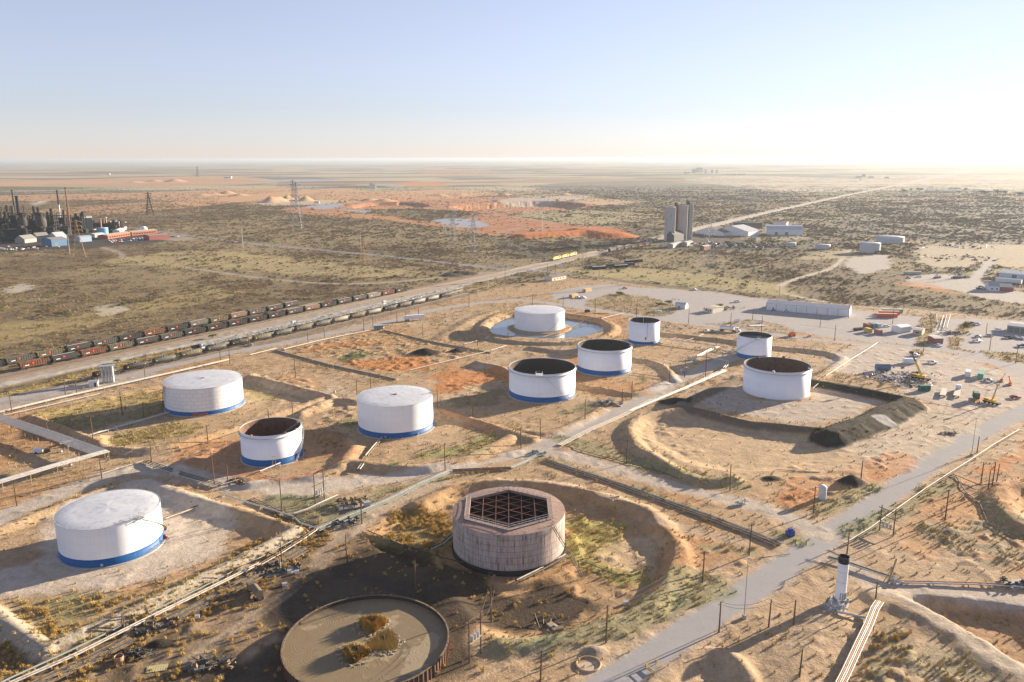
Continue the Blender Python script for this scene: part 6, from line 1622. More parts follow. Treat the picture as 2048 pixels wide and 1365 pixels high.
CARP = {}; CM_ = {'white': CWH, 'grey': CGR, 'blue': CBL, 'red': CRD, 'black': CBK, 'silver': CSV}
def car(px, py, kind, c, rz, where_, group='cars and pickups in the yards', z=0):
    lab = f'{c} {"pickup truck" if kind == "pickup" else "car"} {where_}'; q = G(px, py); key = (kind, c)
    if key in CARP: o = copy_tree(CARP[key], lab, q, rz, group)
    else:
        o = car_proto(kind, CM_[c]); o.location = q; o.rotation_euler = (0, 0, rz); o['label'] = lab; o['group'] = group; CARP[key] = o
    if kind == 'pickup': o['category'] = 'pickup truck'
    return o
for a in [(1811, 664, 'car', 'white', 1.4, 'parked nearest, before the white box shed'), (1815, 660, 'pickup', 'blue', 1.4, 'parked behind the white car at the box shed'), (1545, 622, 'car', 'silver', 1.9, 'in the shade left along the white warehouse'),
          (1571, 624, 'car', 'white', 1.9, 'in the shade right along the white warehouse'), (1413, 664, 'pickup', 'white', .8, 'below the office cabin on the dirt'), (1425, 665, 'pickup', 'grey', 1.2, 'right of the white pickup on the dirt'),
          (1864, 727, 'pickup', 'white', 1.1, 'with boxes aboard, right of the yellow crane'), (1877, 693, 'car', 'white', .2, 'before the red-brown shed'), (1772, 654, 'car', 'white', 1.4, 'right of the scrap cluster'),
          (1953, 650, 'pickup', 'white', 1.2, 'beside the green tree'), (1943, 649, 'pickup', 'black', 1.2, 'left of the white pickup by the green tree'), (1954, 684, 'pickup', 'white', .9, 'alone in the right-hand lot'), (1957, 675, 'car', 'grey', .9, 'behind the lone white pickup'),
          (1980, 673, 'car', 'grey', 0, 'in the row before the repair shed, leftmost'), (2016, 677, 'pickup', 'black', 0, 'in the row before the repair shed, second'), (2032, 677, 'car', 'silver', 0, 'in the row before the repair shed, third'), (2045, 679, 'car', 'white', 0, 'in the row before the repair shed, rightmost'),
          (1996, 662, 'pickup', 'white', 0, 'at the left end of the repair shed'), (2044, 694, 'pickup', 'blue', 1.2, 'at the right edge below the repair shed'), (2030, 797, 'car', 'red', 1.3, 'alone at the right edge below the boom lifts'),
          (1977, 763, 'pickup', 'silver', .5, 'right of the sea-green container'), (1829, 713, 'pickup', 'white', 1.1, 'behind the jib of the yellow crane'), (1834, 749, 'pickup', 'grey', 1.1, 'at the foot of the yellow crane'), (1816, 558, 'car', 'blue', 1.3, 'in the far yard left'),
          (1838, 555, 'pickup', 'white', 1.3, 'under the far orange trucks'), (1958, 579, 'car', 'black', 1.3, 'left of the white house, nearest'), (1966, 578, 'car', 'white', 1.3, 'left of the white house, second'), (1962, 575, 'car', 'blue', 1.3, 'left of the white house, behind'),
          (1389, 581, 'pickup', 'white', .7, 'near the track at the gravel lot'), (1166, 597, 'pickup', 'white', .9, 'beside the stacked timber, right'), (1156, 597, 'pickup', 'silver', .9, 'beside the stacked timber, left'), (1250, 578, 'car', 'red', .9, 'among the junk near the gravel lot'),
          (1474, 605, 'pickup', 'white', 1.5, 'towing gear right of the office cabin'), (1448, 621, 'car', 'black', 1.3, 'among scrap right of the office cabin'), (1537, 614, 'car', 'white', .6, 'at the left end of the white warehouse'), (2036, 550, 'pickup', 'white', 1, 'behind the low white building')]:
    car(*a)
# blue tanker truck
q = G(1455, 663); o = thing('tanker_truck', 'tanker truck with blue-topped barrel beside the gravel road', 'truck', q, -.45)
MB().tube((-5, 0, 2.1), (4, 0, 2.1), 1.15, n=16).obj('barrel', CWH, o); MB().box((-.5, 0, 3.2), (9.2, 1.3, .12)).obj('top_walkway', BLUB, o)
MB().box((6, 0, 1.8), (2.0, 2.3, 2.4)).obj('cab', CWH, o); MB().box((7.4, 0, 1.2), (1.3, 2.0, 1.1)).obj('bonnet', CWH, o); MB().box((6.6, 0, 2.3), (.9, 2.34, .8)).obj('windscreen', GLASS, o); MB().box((1, 0, .9), (13, .9, .3)).obj('chassis', BOGIE, o)
for x in (-4, -2.8, 3.8, 5, 7.2):
    for s in (-1, 1): MB().tube((x, s*.85, .5), (x, s*1.2, .5), .5, n=12).obj('wheel', TYRE, o)
# vac truck bottom left
q = G(513, 1194); o = thing('tanker_truck', 'dusty tan tanker truck in the shade left of the sludge basin', 'truck', q, 2.2)
TN = M('dusty_tan_paint', (.16, .13, .09), .9)
MB().tube((-2.6, 0, 2.0), (1.6, 0, 2.0), 1.05, n=14).obj('barrel', TN, o); MB().box((3.2, 0, 1.7), (1.9, 2.1, 1.9)).obj('cab', TN, o); MB().box((0, 0, .85), (7.4, 1.0, .3)).obj('chassis', BOGIE, o); MB().box((3.7, 0, 2.1), (1, 2.14, .6)).obj('windscreen', GLASS, o)
for x in (-2, -1, 3):
    for s in (-1, 1): MB().tube((x, s*.8, .48), (x, s*1.1, .48), .48, n=12).obj('wheel', TYRE, o)
# ================================================================== small plant near the tanks
def valves(px, py, label, n_=10, mat=PIPED, spread=4, seed=1, name='valve_cluster', cat='valve cluster', hh=1.6, m2=None):
    """skid of flanged pumps: pipe stubs, handwheels, motors"""
    q = G(px, py); o = thing(name, label, cat, q); r_ = random.Random(seed); c0 = 0
    for k in range(n_):
        x, y = r_.uniform(-spread, spread), r_.uniform(-spread*.6, spread*.6); z = r_.uniform(.5, hh)
        mb = MB(); mb.tube((x, y, -.2), (x, y, z), .16, n=6); mb.tube((x-.9, y+.2, z*.6), (x+.9, y-.2, z*.6), .2, n=6); mb.tube((x-.32, y, z), (x+.32, y, z), .3, n=8); mb.tube((x-.1, y+.3, z*.6), (x-.02, y+.3, z*.6), .4, n=8)
        mb.obj('valve', m2 if (m2 and k % 3 == 0) else mat, o)
    MB().box((0, 0, .05), (spread*1.8, spread*.9, .15), .4).obj('skid_base', CONC, o)
    return o
valves(560, 1143, 'dark valve and pump cluster at the raised brown pipe arch', 16, PIPED, 4.5, 2)
valves(703, 1012, 'pump skid with upright dark pumps beside the transformer frame', 18, PIPEB, 5, 3, 'pump_skid', 'pump skid', 2.4)
valves(690, 1046, 'low tangle of valves below the pump skid', 12, PIPED, 4, 4)
valves(276, 1262, 'valve cluster where the bright pipes break, lower left', 12, PIPED, 3.5, 5)
valves(330, 1250, 'brown valve rack right of the broken bright pipes', 10, PIPEB, 4, 6)
valves(1672, 1222, 'silver pumps and pipework on the pad at the white stack', 14, STEEL, 2.4, 7, 'pump_skid', 'pump skid', 2.8)
valves(1076, 908, 'green grey valve cluster at the lane bend', 8, PIPET, 2.6, 8)
valves(1313, 689, 'pale valve cluster at the right foot of the smallest open tank', 12, STEEL, 3, 9)
valves(1455, 706, 'pale valve cluster left of the diagonal stair tank', 12, STEEL, 4, 10)
valves(1388, 722, 'pale valve cluster beside the upper pipe loop', 8, STEEL, 3, 11)
valves(1466, 757, 'small silver valves left of the unbanded open tank', 5, STEEL, 1.2, 12)
valves(1795, 1168, 'valves at the leaning timber post', 5, STEEL, 1.5, 13)
valves(2035, 1170, 'dark tangled valves on the bank at the right edge', 12, PIPED, 4, 14)
valves(475, 968, 'dark scrap valves below the small open tank', 8, PIPEB, 2.5, 15)
valves(332, 1078, 'reddish valves at the foot of the curved stair', 4, REDR, 1.2, 16)
valves(1483, 677, 'valves beside the gravel road behind the stair tank', 3, PIPED, 1.0, 17)
valves(640, 993, 'small pale pump below the transformer frame', 3, STEEL, 1.0, 18)
valves(233, 860, 'silver valves along the pipes feeding the seamed tank', 6, STEEL, 2, 19)
valves(160, 890, 'silver valve manifold by the lit grass pad', 6, STEEL, 2.4, 20)
valves(482, 677, 'silver valves between siding and seamed tank pipes', 4, STEEL, 1.5, 21)
valves(563, 701, 'white valves at the left corner of the dry basin', 4, STEEL, 1.5, 22)
valves(1483, 1010, 'row of small pale blocks beside the dark pipe trench', 4, STEEL, 1.5, 23)
valves(500, 692, 'pale wellhead gear beside the siding road', 4, STEEL, 1.5, 24)
valves(978, 676, 'small round tank and gear left of the ring pond', 4, STEEL, 1.5, 25)
q = G(1580, 1072); o = thing('pump_unit', 'bright royal blue pump unit standing at the end of the pipe trench', 'pump unit', q, .3)
MB().box((0, 0, .9), (2.2, 1.6, 1.6)).obj('housing', BLUB, o); MB().box((.1, 0, 2.0), (1.2, 1.0, .7)).obj('top_box', BLUB, o)
for sx in (-1, 1): MB().tube((sx, -.6, .2), (sx, -.6, 2.6), .06, n=5).obj('lifting_post', BLUB, o)
q = G(1644, 998); o = thing('portable_tank', 'upright pale grey portable tank beside the utility pole', 'tank', q)
MB().lathe([(.01, 0), (1.25, 0), (1.3, .2), (1.25, 4.2), (.9, 4.7), (.01, 4.8)], 20).obj('barrel', M('pale_grey_tank', (.52, .54, .53), .6, rust=(.4, .4, .38), rustamt=.4), o, smooth=True); MB().box((0, 0, .1), (3, 3, .25), .4).obj('base', CONC, o)
q = G(697, 929); q = G(1372, 745); o = thing('equipment_cabinet', 'taller grey equipment cabinet beside the lane at the pole pair', 'cabinet', q, .2)
MB().box((0, 0, 1.4), (1.6, 1.2, 2.8)).obj('housing', STEEL, o); MB().box((.1, -.63, 1.4), (1.1, .06, 2.3)).obj('door', GALV, o)
q = G(1364, 747); o = thing('equipment_cabinet', 'smaller grey equipment cabinet left of the taller one by the lane', 'cabinet', q, .2); MB().box((0, 0, 1.1), (1.2, 1.0, 2.2)).obj('housing', STEEL, o); MB().box((.1, -.53, 1.1), (.8, .06, 1.8)).obj('door', GALV, o)
q = G(734, 1014); o = thing('equipment_box', 'small pale box right of the pump skid', 'box', q, .4); MB().box((0, 0, .9), (2, 1.6, 1.6)).obj('housing', STEEL, o); MB().box((0, 0, 1.75), (2.2, 1.8, .1)).obj('lid', STEEL, o)
q = G(757, 660); o = thing('pump_house', 'teal pump house at the top corner of the dry basin', 'pump house', q, .3)
TEALM = M('teal_grey_paint', (.16, .26, .27), .7); MB().box((0, 0, 1.7), (5.5, 2.6, 2.6)).obj('body', TEALM, o); MB().box((0, 0, 3.1), (6, 3, .2)).obj('roof', ROOFG, o)
for sx in (-2.4, -.8, .8, 2.4): MB().box((sx, -1.36, 1.6), (.2, .15, 2.6)).obj('post', PIPED, o)
q = G(1310, 1340); o = thing('barrier_frame', 'square yellow post-and-rail barrier beside the asphalt road', 'barrier', q, .5)
for sx in (-1, 1):
    for sy in (-1, 1): MB().tube((sx*1.5, sy*1.5, 0), (sx*1.5, sy*1.5, 1.2), .13, n=8).obj('post', YELC, o)
for z in (.55, 1.05):
    for s in (-1, 1): MB().tube((-1.5, s*1.5, z), (1.5, s*1.5, z), .08, n=6).obj('rail', YELC, o); MB().tube((s*1.5, -1.5, z), (s*1.5, 1.5, z), .08, n=6).obj('rail', YELC, o)
for px, lb in (((1411, 1205), 'left'), ((1422, 1197), 'right')):
    q = G(*px); o = thing('bollard', f'yellow bollard on the weedy bank, {lb} of the two', 'bollard', q, 0, 'yellow bollards'); MB().tube((0, 0, -.2), (0, 0, 1.6), .13, n=8).obj('post', YELC, o); MB().tube((0, 0, 1.6), (0, 0, 1.7), .16, .05, n=8).obj('cap', YELC, o)
q = G(239, 1326); o = thing('steel_drum', 'rusty open drum beside the lower left pipes', 'drum', q)
MB().lathe([(.95, 0), (1.0, 1.7), (.9, 1.7), (.85, .3), (.01, .3)], 16).obj('barrel', M('rusty_pink_drum', (.33, .2, .14), .9), o)
MB().lathe([(.96, .8), (1.03, .85), (.98, .9)], 16).obj('hoop', RUST, o)
q = G(314, 1338); o = thing('sheet_metal', 'yellowish corrugated sheet lying flat, lower left', 'metal sheet', q, .25)
mb = MB(); n_ = 16
for k in range(n_): mb.box((-2+k*.27, 0, .12+.03*(k % 2)), (.26, 2.4, .05))
mb.obj('sheet', PALEY, o)
for i, (px, py) in enumerate([(569, 1172), (594, 1147), (579, 1146), (1251, 1209), (395, 1237), (121, 1187 and 905)]):
    q = G(px, py); o = thing('white_box', f'small white box on the ground, {ordn(i)} from the left of its kind', 'box', q, .3, 'small white boxes on the ground')
o_ = [x for x in D.objects if x.name.startswith('white_box')]
for i, (x, ln_) in enumerate(zip(o_, ['beside the valve cluster in shade', 'near the brown pipe arch', 'just above the valve cluster', 'alone on the sand right of the rusty tank', 'among the lower left pipes', 'beside the wide silver pipe rack'])):
    x['label'] = 'small white box lying '+ln_; MB().box((0, 0, .4), (1.1, .8, .7)).obj('housing', CWH, x); MB().box((0, 0, .8), (1.2, .9, .08)).obj('lid', STEEL, x)
q = G(85, 905); o = thing('utility_trailer', 'white and brown equipment trailer under the silver pipe rack', 'trailer', q, .3); MB().box((-1.5, 0, 1.0), (3, 2, 1.5)).obj('body', CWH, o); MB().box((2, -.6, .7), (2.4, 1.6, .9)).obj('engine', OLIVC, o)
for x in (-2, 1.8):
    for s in (-1, 1): MB().tube((x, s*.9, .35), (x, s*1.1, .35), .35, n=10).obj('wheel', TYRE, o)
q = G(1177, 1330); o = thing('soil_ring', 'ring of raised soil like a small dry pool on the bare ground', 'ring', q); MB().lathe([(2.55, -.1), (2.6, .42), (2.75, .42), (3.0, -.1)], 40).obj('bank', M('ring_soil', (.42, .31, .2), .95, bump=.5), o)
MB().lathe([(.01, .03), (2.6, .03)], 30).obj('floor', M('ring_floor', (.45, .36, .26), .95), o)
def pile(px, py, label, n_, mat_list, spread, seed, kind='thing', name='scrap_heap', cat='scrap heap', sz=(.4, 1.6), hh=1.2):
    q = G(px, py); r_ = random.Random(seed); o = thing(name, label, cat, q)
    for mi, m_ in enumerate(mat_list):
        mb = MB()
        for k in range(n_//len(mat_list)):
            x, y = r_.gauss(0, spread), r_.gauss(0, spread*.55); L = r_.uniform(*sz)
            rot = Matrix.Rotation(r_.uniform(0, 6.3), 3, 'Z') @ Matrix.Rotation(r_.uniform(-.5, .5), 3, 'Y')
            if r_.random() < .5: mb.box((x, y, r_.uniform(.1, hh)), (L, L*r_.uniform(.2, .8), L*r_.uniform(.15, .6)), rot=rot)
            else:
                v = rot @ Vector((L*1.5, 0, 0)); mb.tube((x, y, .2+hh*r_.random()*.6), (x+v.x, y+v.y, .3+abs(v.z)), .1, n=5)
        so_ = mb.obj('debris', m_, o); so_['kind'] = 'stuff'
    return o
pile(1795, 755, 'wide heap of mixed scrap and hoses left of the yellow crane', 260, [PIPED, STEEL, RUST, GALV, CWH, CBL], 9, 3, hh=2.2)
pile(1825, 768, 'pipe ends and timber below the yellow crane', 120, [PIPED, STEEL, WOODL, RUST], 6, 4, hh=1.6)
pile(1338, 656, 'row of pale barrels and valves behind the smallest open tank', 60, [CWH, STEEL, PIPED], 7, 5, hh=1.2)
pile(1320, 625, 'light teal and green junk left of the round-roofed hut', 60, [TEALC, CWH, TEALM], 5, 6)
pile(1450, 618, 'dark scrap metal right of the office cabin', 70, [PIPED, RUST, WOODL], 6, 7)
pile(20, 498, 'white rubble in front of the refinery, far left', 150, [CWH, STEEL, BRICK], 22, 8, sz=(1, 3.5))
pile(1440, 492, 'dark scrap field right of the silos, left part', 420, [TAR, RUST, PIPED, CREAM, STEEL], 24, 9, sz=(1, 4), hh=3)
pile(1490, 493, 'dark scrap field below the gabled barn, right part', 380, [TAR, RUST, PIPED, CREAM], 26, 10, sz=(1, 4), hh=3)
pile(1905, 668, 'line of junk along the green tree and weeds', 90, [PIPED, RUST, CWH, CBL], 5, 12)
pile(272, 1312, 'black coil of hose and scrap, lower left', 160, [TAR, PIPED], 1.7, 13, sz=(.3, .9), hh=1.2)
pile(425, 1330, 'dark old pipes stacked in shade left of the sludge basin', 70, [PIPED, PIPEB], 2.4, 14, sz=(.8, 2), hh=.5)
pile(1215, 808, 'stack of old pipes and pallets beside the lane', 60, [PIPEB, WOODL, STEEL], 2.6, 15, sz=(1, 3), hh=.7)
pile(1230, 930 and 1000, 'timber stump and debris beside the ring berm', 12, [WOODL], 1.0, 16, hh=2)
pile(1105, 1255, 'loose planks on the sand below the black stain', 14, [WOODL], 1.8, 17, sz=(1.5, 3), hh=.2)
pile(1900, 868, 'dumped hoses on the bare ground above the asphalt road', 30, [WOODL, PIPEB], 2.0, 18, sz=(.6, 1.6), hh=.3)
pile(1350, 600, 'stub of white junk at the far gravel lot', 14, [CWH, WOODL], 3, 19)
pile(1870, 548, 'pale junk and gear between the rig trucks', 60, [CWH, PIPED, YELC], 10, 20)
pile(1900, 515, 'rows of white pipe stock in the far dry yard', 90, [CWH, WOODL, BRICK], 26, 21, sz=(1, 4), hh=1)
pile(1900, 492, 'dark junk row along the far edge of the dry yard', 120, [PIPED, CWH, RUST], 30, 22, sz=(1, 4), hh=1.4)
pile(185, 462, 'clutter of small plant around the blue refinery tank', 200, [PIPED, CWH, RUST, STEEL], 22, 23, sz=(1, 4), hh=3)
# stacked timber on trailers
for px, py, lb in ((1147, 595, 'nearest the pond tank'), (1174, 584, 'farther right')):
    q = G(px, py); o = thing('timber_stack', f'stack of yellow timber on the gravel, {lb}', 'timber stack', q, .9, 'stacks of yellow timber')
    for k in range(5): MB().box((0, 0, .5+k*.55), (9, 3.4-.1*k, .32)).obj('timber_layer', TIMB, o)
    MB().box((0, 0, .2), (9, 3, .3)).obj('bearer', WOODL, o)
q = G(1175, 625); o = thing('tractor', 'dark old tractor on the pond rim', 'tractor', q, .3)
MB().box((0, 0, 1.3), (3.2, 1.2, 1.2)).obj('body', TAR, o); MB().box((-.8, 0, 2.6), (1.6, 1.5, .15)).obj('roof', TAR, o)
for x, r_ in ((-1.1, .85), (1.2, .5)):
    for s in (-1, 1): MB().tube((x, s*.7, r_), (x, s*1.05, r_), r_, n=14).obj('wheel', TYRE, o)
for sx in (-1.4, -.2):
    MB().tube((sx, .6, 1.8), (sx, .6, 2.6), .06, n=4).obj('roof_post', TAR, o)
q = G(1188, 628); o = thing('tyre_row', 'row of black tyres beside the old tractor', 'tyres', q, -.12)
for k in range(9): MB().lathe([(.35, 0), (.6, .08), (.62, .35), (.4, .4)], 12, c=(k*1.25, 0, 0)).obj('tyre', TYRE, o)
for px, py, lb, w2 in ((1474, 645, 'left of the two round white tanks behind the stair tank', .9), (1520, 647, 'right of the two round white tanks behind the stair tank', .9)):
    q = G(px, py); o = thing('bullet_tank', lb.split(' of')[0]+'-hand round white tank'+lb.split('tanks')[1] if False else f'small round white tank, {lb}', 'tank', q, .3)
    MB().tube((-1.4, 0, 1.5), (1.4, 0, 1.5), 1.2, n=16).obj('barrel', CWH, o); MB().box((0, 0, .3), (2.2, 1.4, .6)).obj('saddle', CONC, o)
q = G(1513, 652); o = thing('concrete_slab', 'pale slab on the dirt right of the round white tanks', 'slab', q, .1); MB().box((0, 0, .15), (11, 5, .3)).obj('slab', CONC, o); MB().box((0, 0, .33), (10.6, 4.6, .04)).obj('top', CREAM, o)
q = G(1765, 742); o = thing('frac_tank', 'dark blue rounded tank on the scrap heap', 'tank', q, -.05); MB().tube((-3.6, 0, 2.0), (3.6, 0, 2.0), 1.7, n=16).obj('barrel', M('dull_blue_paint', (.10, .15, .24), .7), o); MB().box((0, 0, .5), (6, 2, .8)).obj('saddle', PIPED, o)
for px, py, lb in ((1000, 533, 'white box left of the crossing signals'), (1020, 533, 'white box at the foot of the locomotives'), (1123, 536, 'white sign board beside the yellow pylon'), (984, 528, 'small pale hut at the end of the paved road')):
    q = G(px, py); o = thing('signal_cabinet', lb, 'cabinet', q, .3, 'trackside cabinets'); MB().box((0, 0, 1.5), (2.4, 1.6, 2.8)).obj('housing', CWH, o); MB().box((0, 0, 3), (2.8, 2, .2)).obj('roof', ROOFG, o)
# ================================================================== refinery, far left
def vtube(o, nm, x, y, z0, z1, r_, mat, n_=14, r2=None, lbl=None): return MB().tube((x, y, z0), (x, y, z1), r_, r2, n=n_).obj(nm, mat, o, label=lbl)
for i, (xb, yb, yt, r_, m_, lb) in enumerate([(36, 470, 382, 1.1, DARKM, 'leftmost, all dark'), (43, 468, 394, 2.6, DARKM, 'thick and dark, second from left'), (123, 455, 382, 1.2, DARKM, 'dark top over a silver lower half'), (142, 470, 377, 1.15, RUST, 'tallest and reddish'), (53, 462, 413, .7, DARKM, 'short and thin beside the vessels')]):
    q = G(xb, yb); h = height_to(q, yt); o = thing('refinery_chimney', f'refinery chimney, {lb}', 'chimney', q, 0, 'refinery chimneys')
    if i == 2:
        vtube(o, 'lower_shaft', 0, 0, 0, h*.62, r_, STEEL); vtube(o, 'upper_shaft', 0, 0, h*.62, h, r_*.9, m_)
    else: vtube(o, 'shaft', 0, 0, 0, h, r_, m_, r2=r_*.75)
    vtube(o, 'cap', 0, 0, h, h+1.2, r_*1.15, DARKM)
def vessel(xb, yb, yt, wpx, label):
    q = G(xb, yb); h = height_to(q, yt); r_ = wpx/2*proj(q)[2]/F; o = thing('process_vessel', label, 'process vessel', q, 0, 'big dark refinery vessels')
    prof = [(.01, h*.12), (r_*.55, h*.25), (r_*.95, h*.5), (r_, h*.68), (r_*.8, h*.85), (.01, h*.9)]
    MB().lathe(prof, 24).obj('barrel', VESSEL, o, smooth=True)
    mb = MB()
    for k in range(4): a = k*math.pi/2+.6; mb.tube((r_*.9*math.cos(a), r_*.9*math.sin(a), 0), (r_*.9*math.cos(a), r_*.9*math.sin(a), h), .5, n=4)
    for z in (.2, .4, .6, .8, 1): 
        for k in range(4): a, b2 = k*math.pi/2+.6, (k+1)*math.pi/2+.6; mb.tube((r_*.9*math.cos(a), r_*.9*math.sin(a), h*z), (r_*.9*math.cos(b2), r_*.9*math.sin(b2), h*z), .4, n=4)
    mb.obj('frame', DARKM, o)
    MB().box((0, 0, h*.97), (r_*1.0, r_*.9, h*.16)).obj('top_house', DARKM, o)
vessel(50, 474, 428, 20, 'brown bulbous refinery vessel, left of two'); vessel(86, 474, 428, 20, 'brown bulbous refinery vessel, right of two')
def frame(xb, yb, yt, wpx, label, seed, lv=6):
    q = G(xb, yb); h = height_to(q, yt); wd = wpx*proj(q)[2]/F; o = thing('process_unit', label, 'process unit', q, 0, 'dark refinery process units'); r_ = random.Random(seed); nx = max(2, int(wd/9))
    mb = MB()
    for i in range(nx+1):
        x = -wd/2+wd*i/nx; top = h*r_.uniform(.55, 1.0)
        for y in (-6, 6): mb.tube((x, y, 0), (x, y, top), .45, n=4)
        mb.tube((x, -6, top), (x, 6, top), .4, n=4)
    for l_ in range(1, lv):
        z = h*l_/lv*.9
        for y in (-6, 6): mb.tube((-wd/2, y, z), (wd/2, y, z), .4, n=4)
        mb.box((0, 0, z), (wd*r_.uniform(.4, 1), 12, .5))
    mb.obj('steel_frame', DARKM, o)
    for k in range(nx*3):
        x = r_.uniform(-wd/2, wd/2); t_ = h*r_.uniform(.35, 1.08); vtube(o, 'column', x, r_.uniform(-5, 5), 0, t_, r_.uniform(.8, 2.6), r_.choice([DARKM, DARKM, DARKM, VESSEL, STEEL if r_.random() < .3 else DARKM]), 10)
    for k in range(nx*3):
        x = r_.uniform(-wd/2, wd/2); z = h*r_.uniform(.05, .6); MB().box((x, r_.uniform(-7, 2), z), (r_.uniform(6, 14), 7, r_.uniform(5, 14))).obj('equipment_block', DARKM, o)
frame(-5, 474, 425, 50, 'mass of dark refinery steelwork at the left edge', 1); frame(22, 472, 413, 34, 'dark refinery steelwork around the thick chimney', 2, 7); frame(68, 472, 430, 22, 'dark steelwork between the two brown vessels', 3)
frame(78, 466, 415, 18, 'dark tower structure above the right brown vessel', 4, 7); frame(116, 470, 420, 38, 'dark steelwork behind the silver chimney', 5, 7); frame(160, 466, 424, 22, 'dark steelwork with a spire left of the white building', 6)
frame(100, 478, 445, 30, 'low dark steelwork in front of the right vessel', 7, 4); frame(30, 482, 448, 60, 'low dark steelwork in front of the left vessel', 8, 4); frame(232, 462, 440, 22, 'slim columns right of the blue refinery tank', 9, 3); frame(195, 458, 441, 26, 'slim columns behind the blue refinery tank', 10, 3)
for xb, yt, lb in ((203, 439, 'first'), (209, 438, 'second'), (214, 436, 'third, the tallest'), (222, 444, 'fourth'), (228, 444, 'fifth'), (233, 443, 'sixth'), (239, 445, 'seventh')):
    q = G(xb, 462); o = thing('process_column', f'slim reddish refinery column behind the blue tank, {lb} from the left', 'process column', q, 0, 'slim refinery columns'); h = height_to(q, yt); vtube(o, 'shaft', 0, 0, 0, h, 1.3, PIPER); vtube(o, 'cap', 0, 0, h, h+1, 1.6, STEEL)
far_tank(207, 472, 11, 457, 'bright blue tank at the right side of the refinery', LBLU)
building((161, 463), (187, 462), 24, 20, 2, 'pale industrial building with white top inside the refinery', M('dirty_white_wall', (.26, .26, .23), .8, rust=(.25, .2, .15), rustamt=.4), CREAM, 'industrial_building', 'building')
building((50, 487), (74, 484), 16, 5, 5, 'white gabled shed, left of three before the refinery', M('offwhite_wall', (.30, .30, .285), .8), M('dusty_roof', (.22, .215, .20), .8), 'shed', 'shed')
building((76, 483), (100, 481), 16, 6, 5, 'white gabled shed, middle of three before the refinery', M('offwhite_wall', (.30, .30, .285), .8), M('dusty_roof', (.22, .215, .20), .8), 'shed', 'shed')
building((113, 482), (134, 480), 16, 6, 5, 'grey gabled shed, right of three before the refinery', ROOFG, ROOFG, 'shed', 'shed')
building((104, 494), (135, 491), 22, 9, 2, 'blue warehouse with grey roof before the refinery', BSID, M('dusty_roof', (.22, .215, .20), .8), 'warehouse', 'warehouse', doors=[(.3, 5, 5)])
building((160, 485), (184, 483), 14, 7, 1, 'small blue and white building beside the rust-yellow pylon', M('pale_blue_siding', (.3, .42, .55), .7), ROOFG, 'building', 'building')
building((190, 476), (210, 474), 12, 5, 1, 'low grey building before the blue refinery tank', ROOFG, CREAM, 'building', 'building')
building((216, 479), (262, 472), 16, 5, 1.5, 'long red brick office with pale roof, left one', BRICK, M('tan_roof_felt', (.38, .30, .22), .9), 'brick_office', 'building', windows=[(k/10, 2.5, 3, 1.8) for k in range(1, 10)])
building((264, 472), (315, 467), 16, 5, 1.5, 'long red brick office with pale roof, right one', BRICK, M('tan_roof_felt', (.38, .30, .22), .9), 'brick_office', 'building', windows=[(k/10, 2.5, 3, 1.8) for k in range(1, 10)])
building((299, 481), (339, 478), 20, 6, 1, 'red and pale flat building nearest the paved road', M('salmon_wall', (.30, .10, .08), .8), M('pink_roof', (.30, .22, .19), .8), 'flat_building', 'building')
building((240, 467), (254, 459), 10, 4, 1, 'pale slanted shed roof behind the brick offices', CREAM, CREAM, 'shed', 'shed')
q = G(288, 463); o = thing('dome_tank', 'small white dome right of the brick offices', 'tank', q); MB().lathe([(6, 0), (6, 3), (4.6, 6), (2.4, 7.6), (.01, 8)], 20).obj('dome', CWH, o, smooth=True); MB().lathe([(6.05, 0), (6.2, .8)], 20).obj('base', CONC, o)
car(250, 446, 'pickup', 'white', 1.2, 'alone behind the blue refinery tank')
rr = random.Random(21); k = 0
for row, (xa, ya, xb_, yb_) in enumerate([(218, 483, 300, 476), (222, 486, 296, 480), (320, 472, 358, 475)]):
    n_ = (14, 12, 8)[row]
    for i in range(n_):
        px = xa+(xb_-xa)*(i+.3*rr.random())/n_; py = ya+(yb_-ya)*i/n_; c = rr.choice(['white', 'silver', 'black', 'red', 'blue', 'grey', 'white']); kd = rr.choice(['car', 'pickup'])
        car(px, py, kd, c, rr.choice([1.3, -1.8]), f'in the {("rear row", "front row", "roadside row")[row]} of the refinery car park, {ordn(i)} from the left', 'cars in the refinery car park')
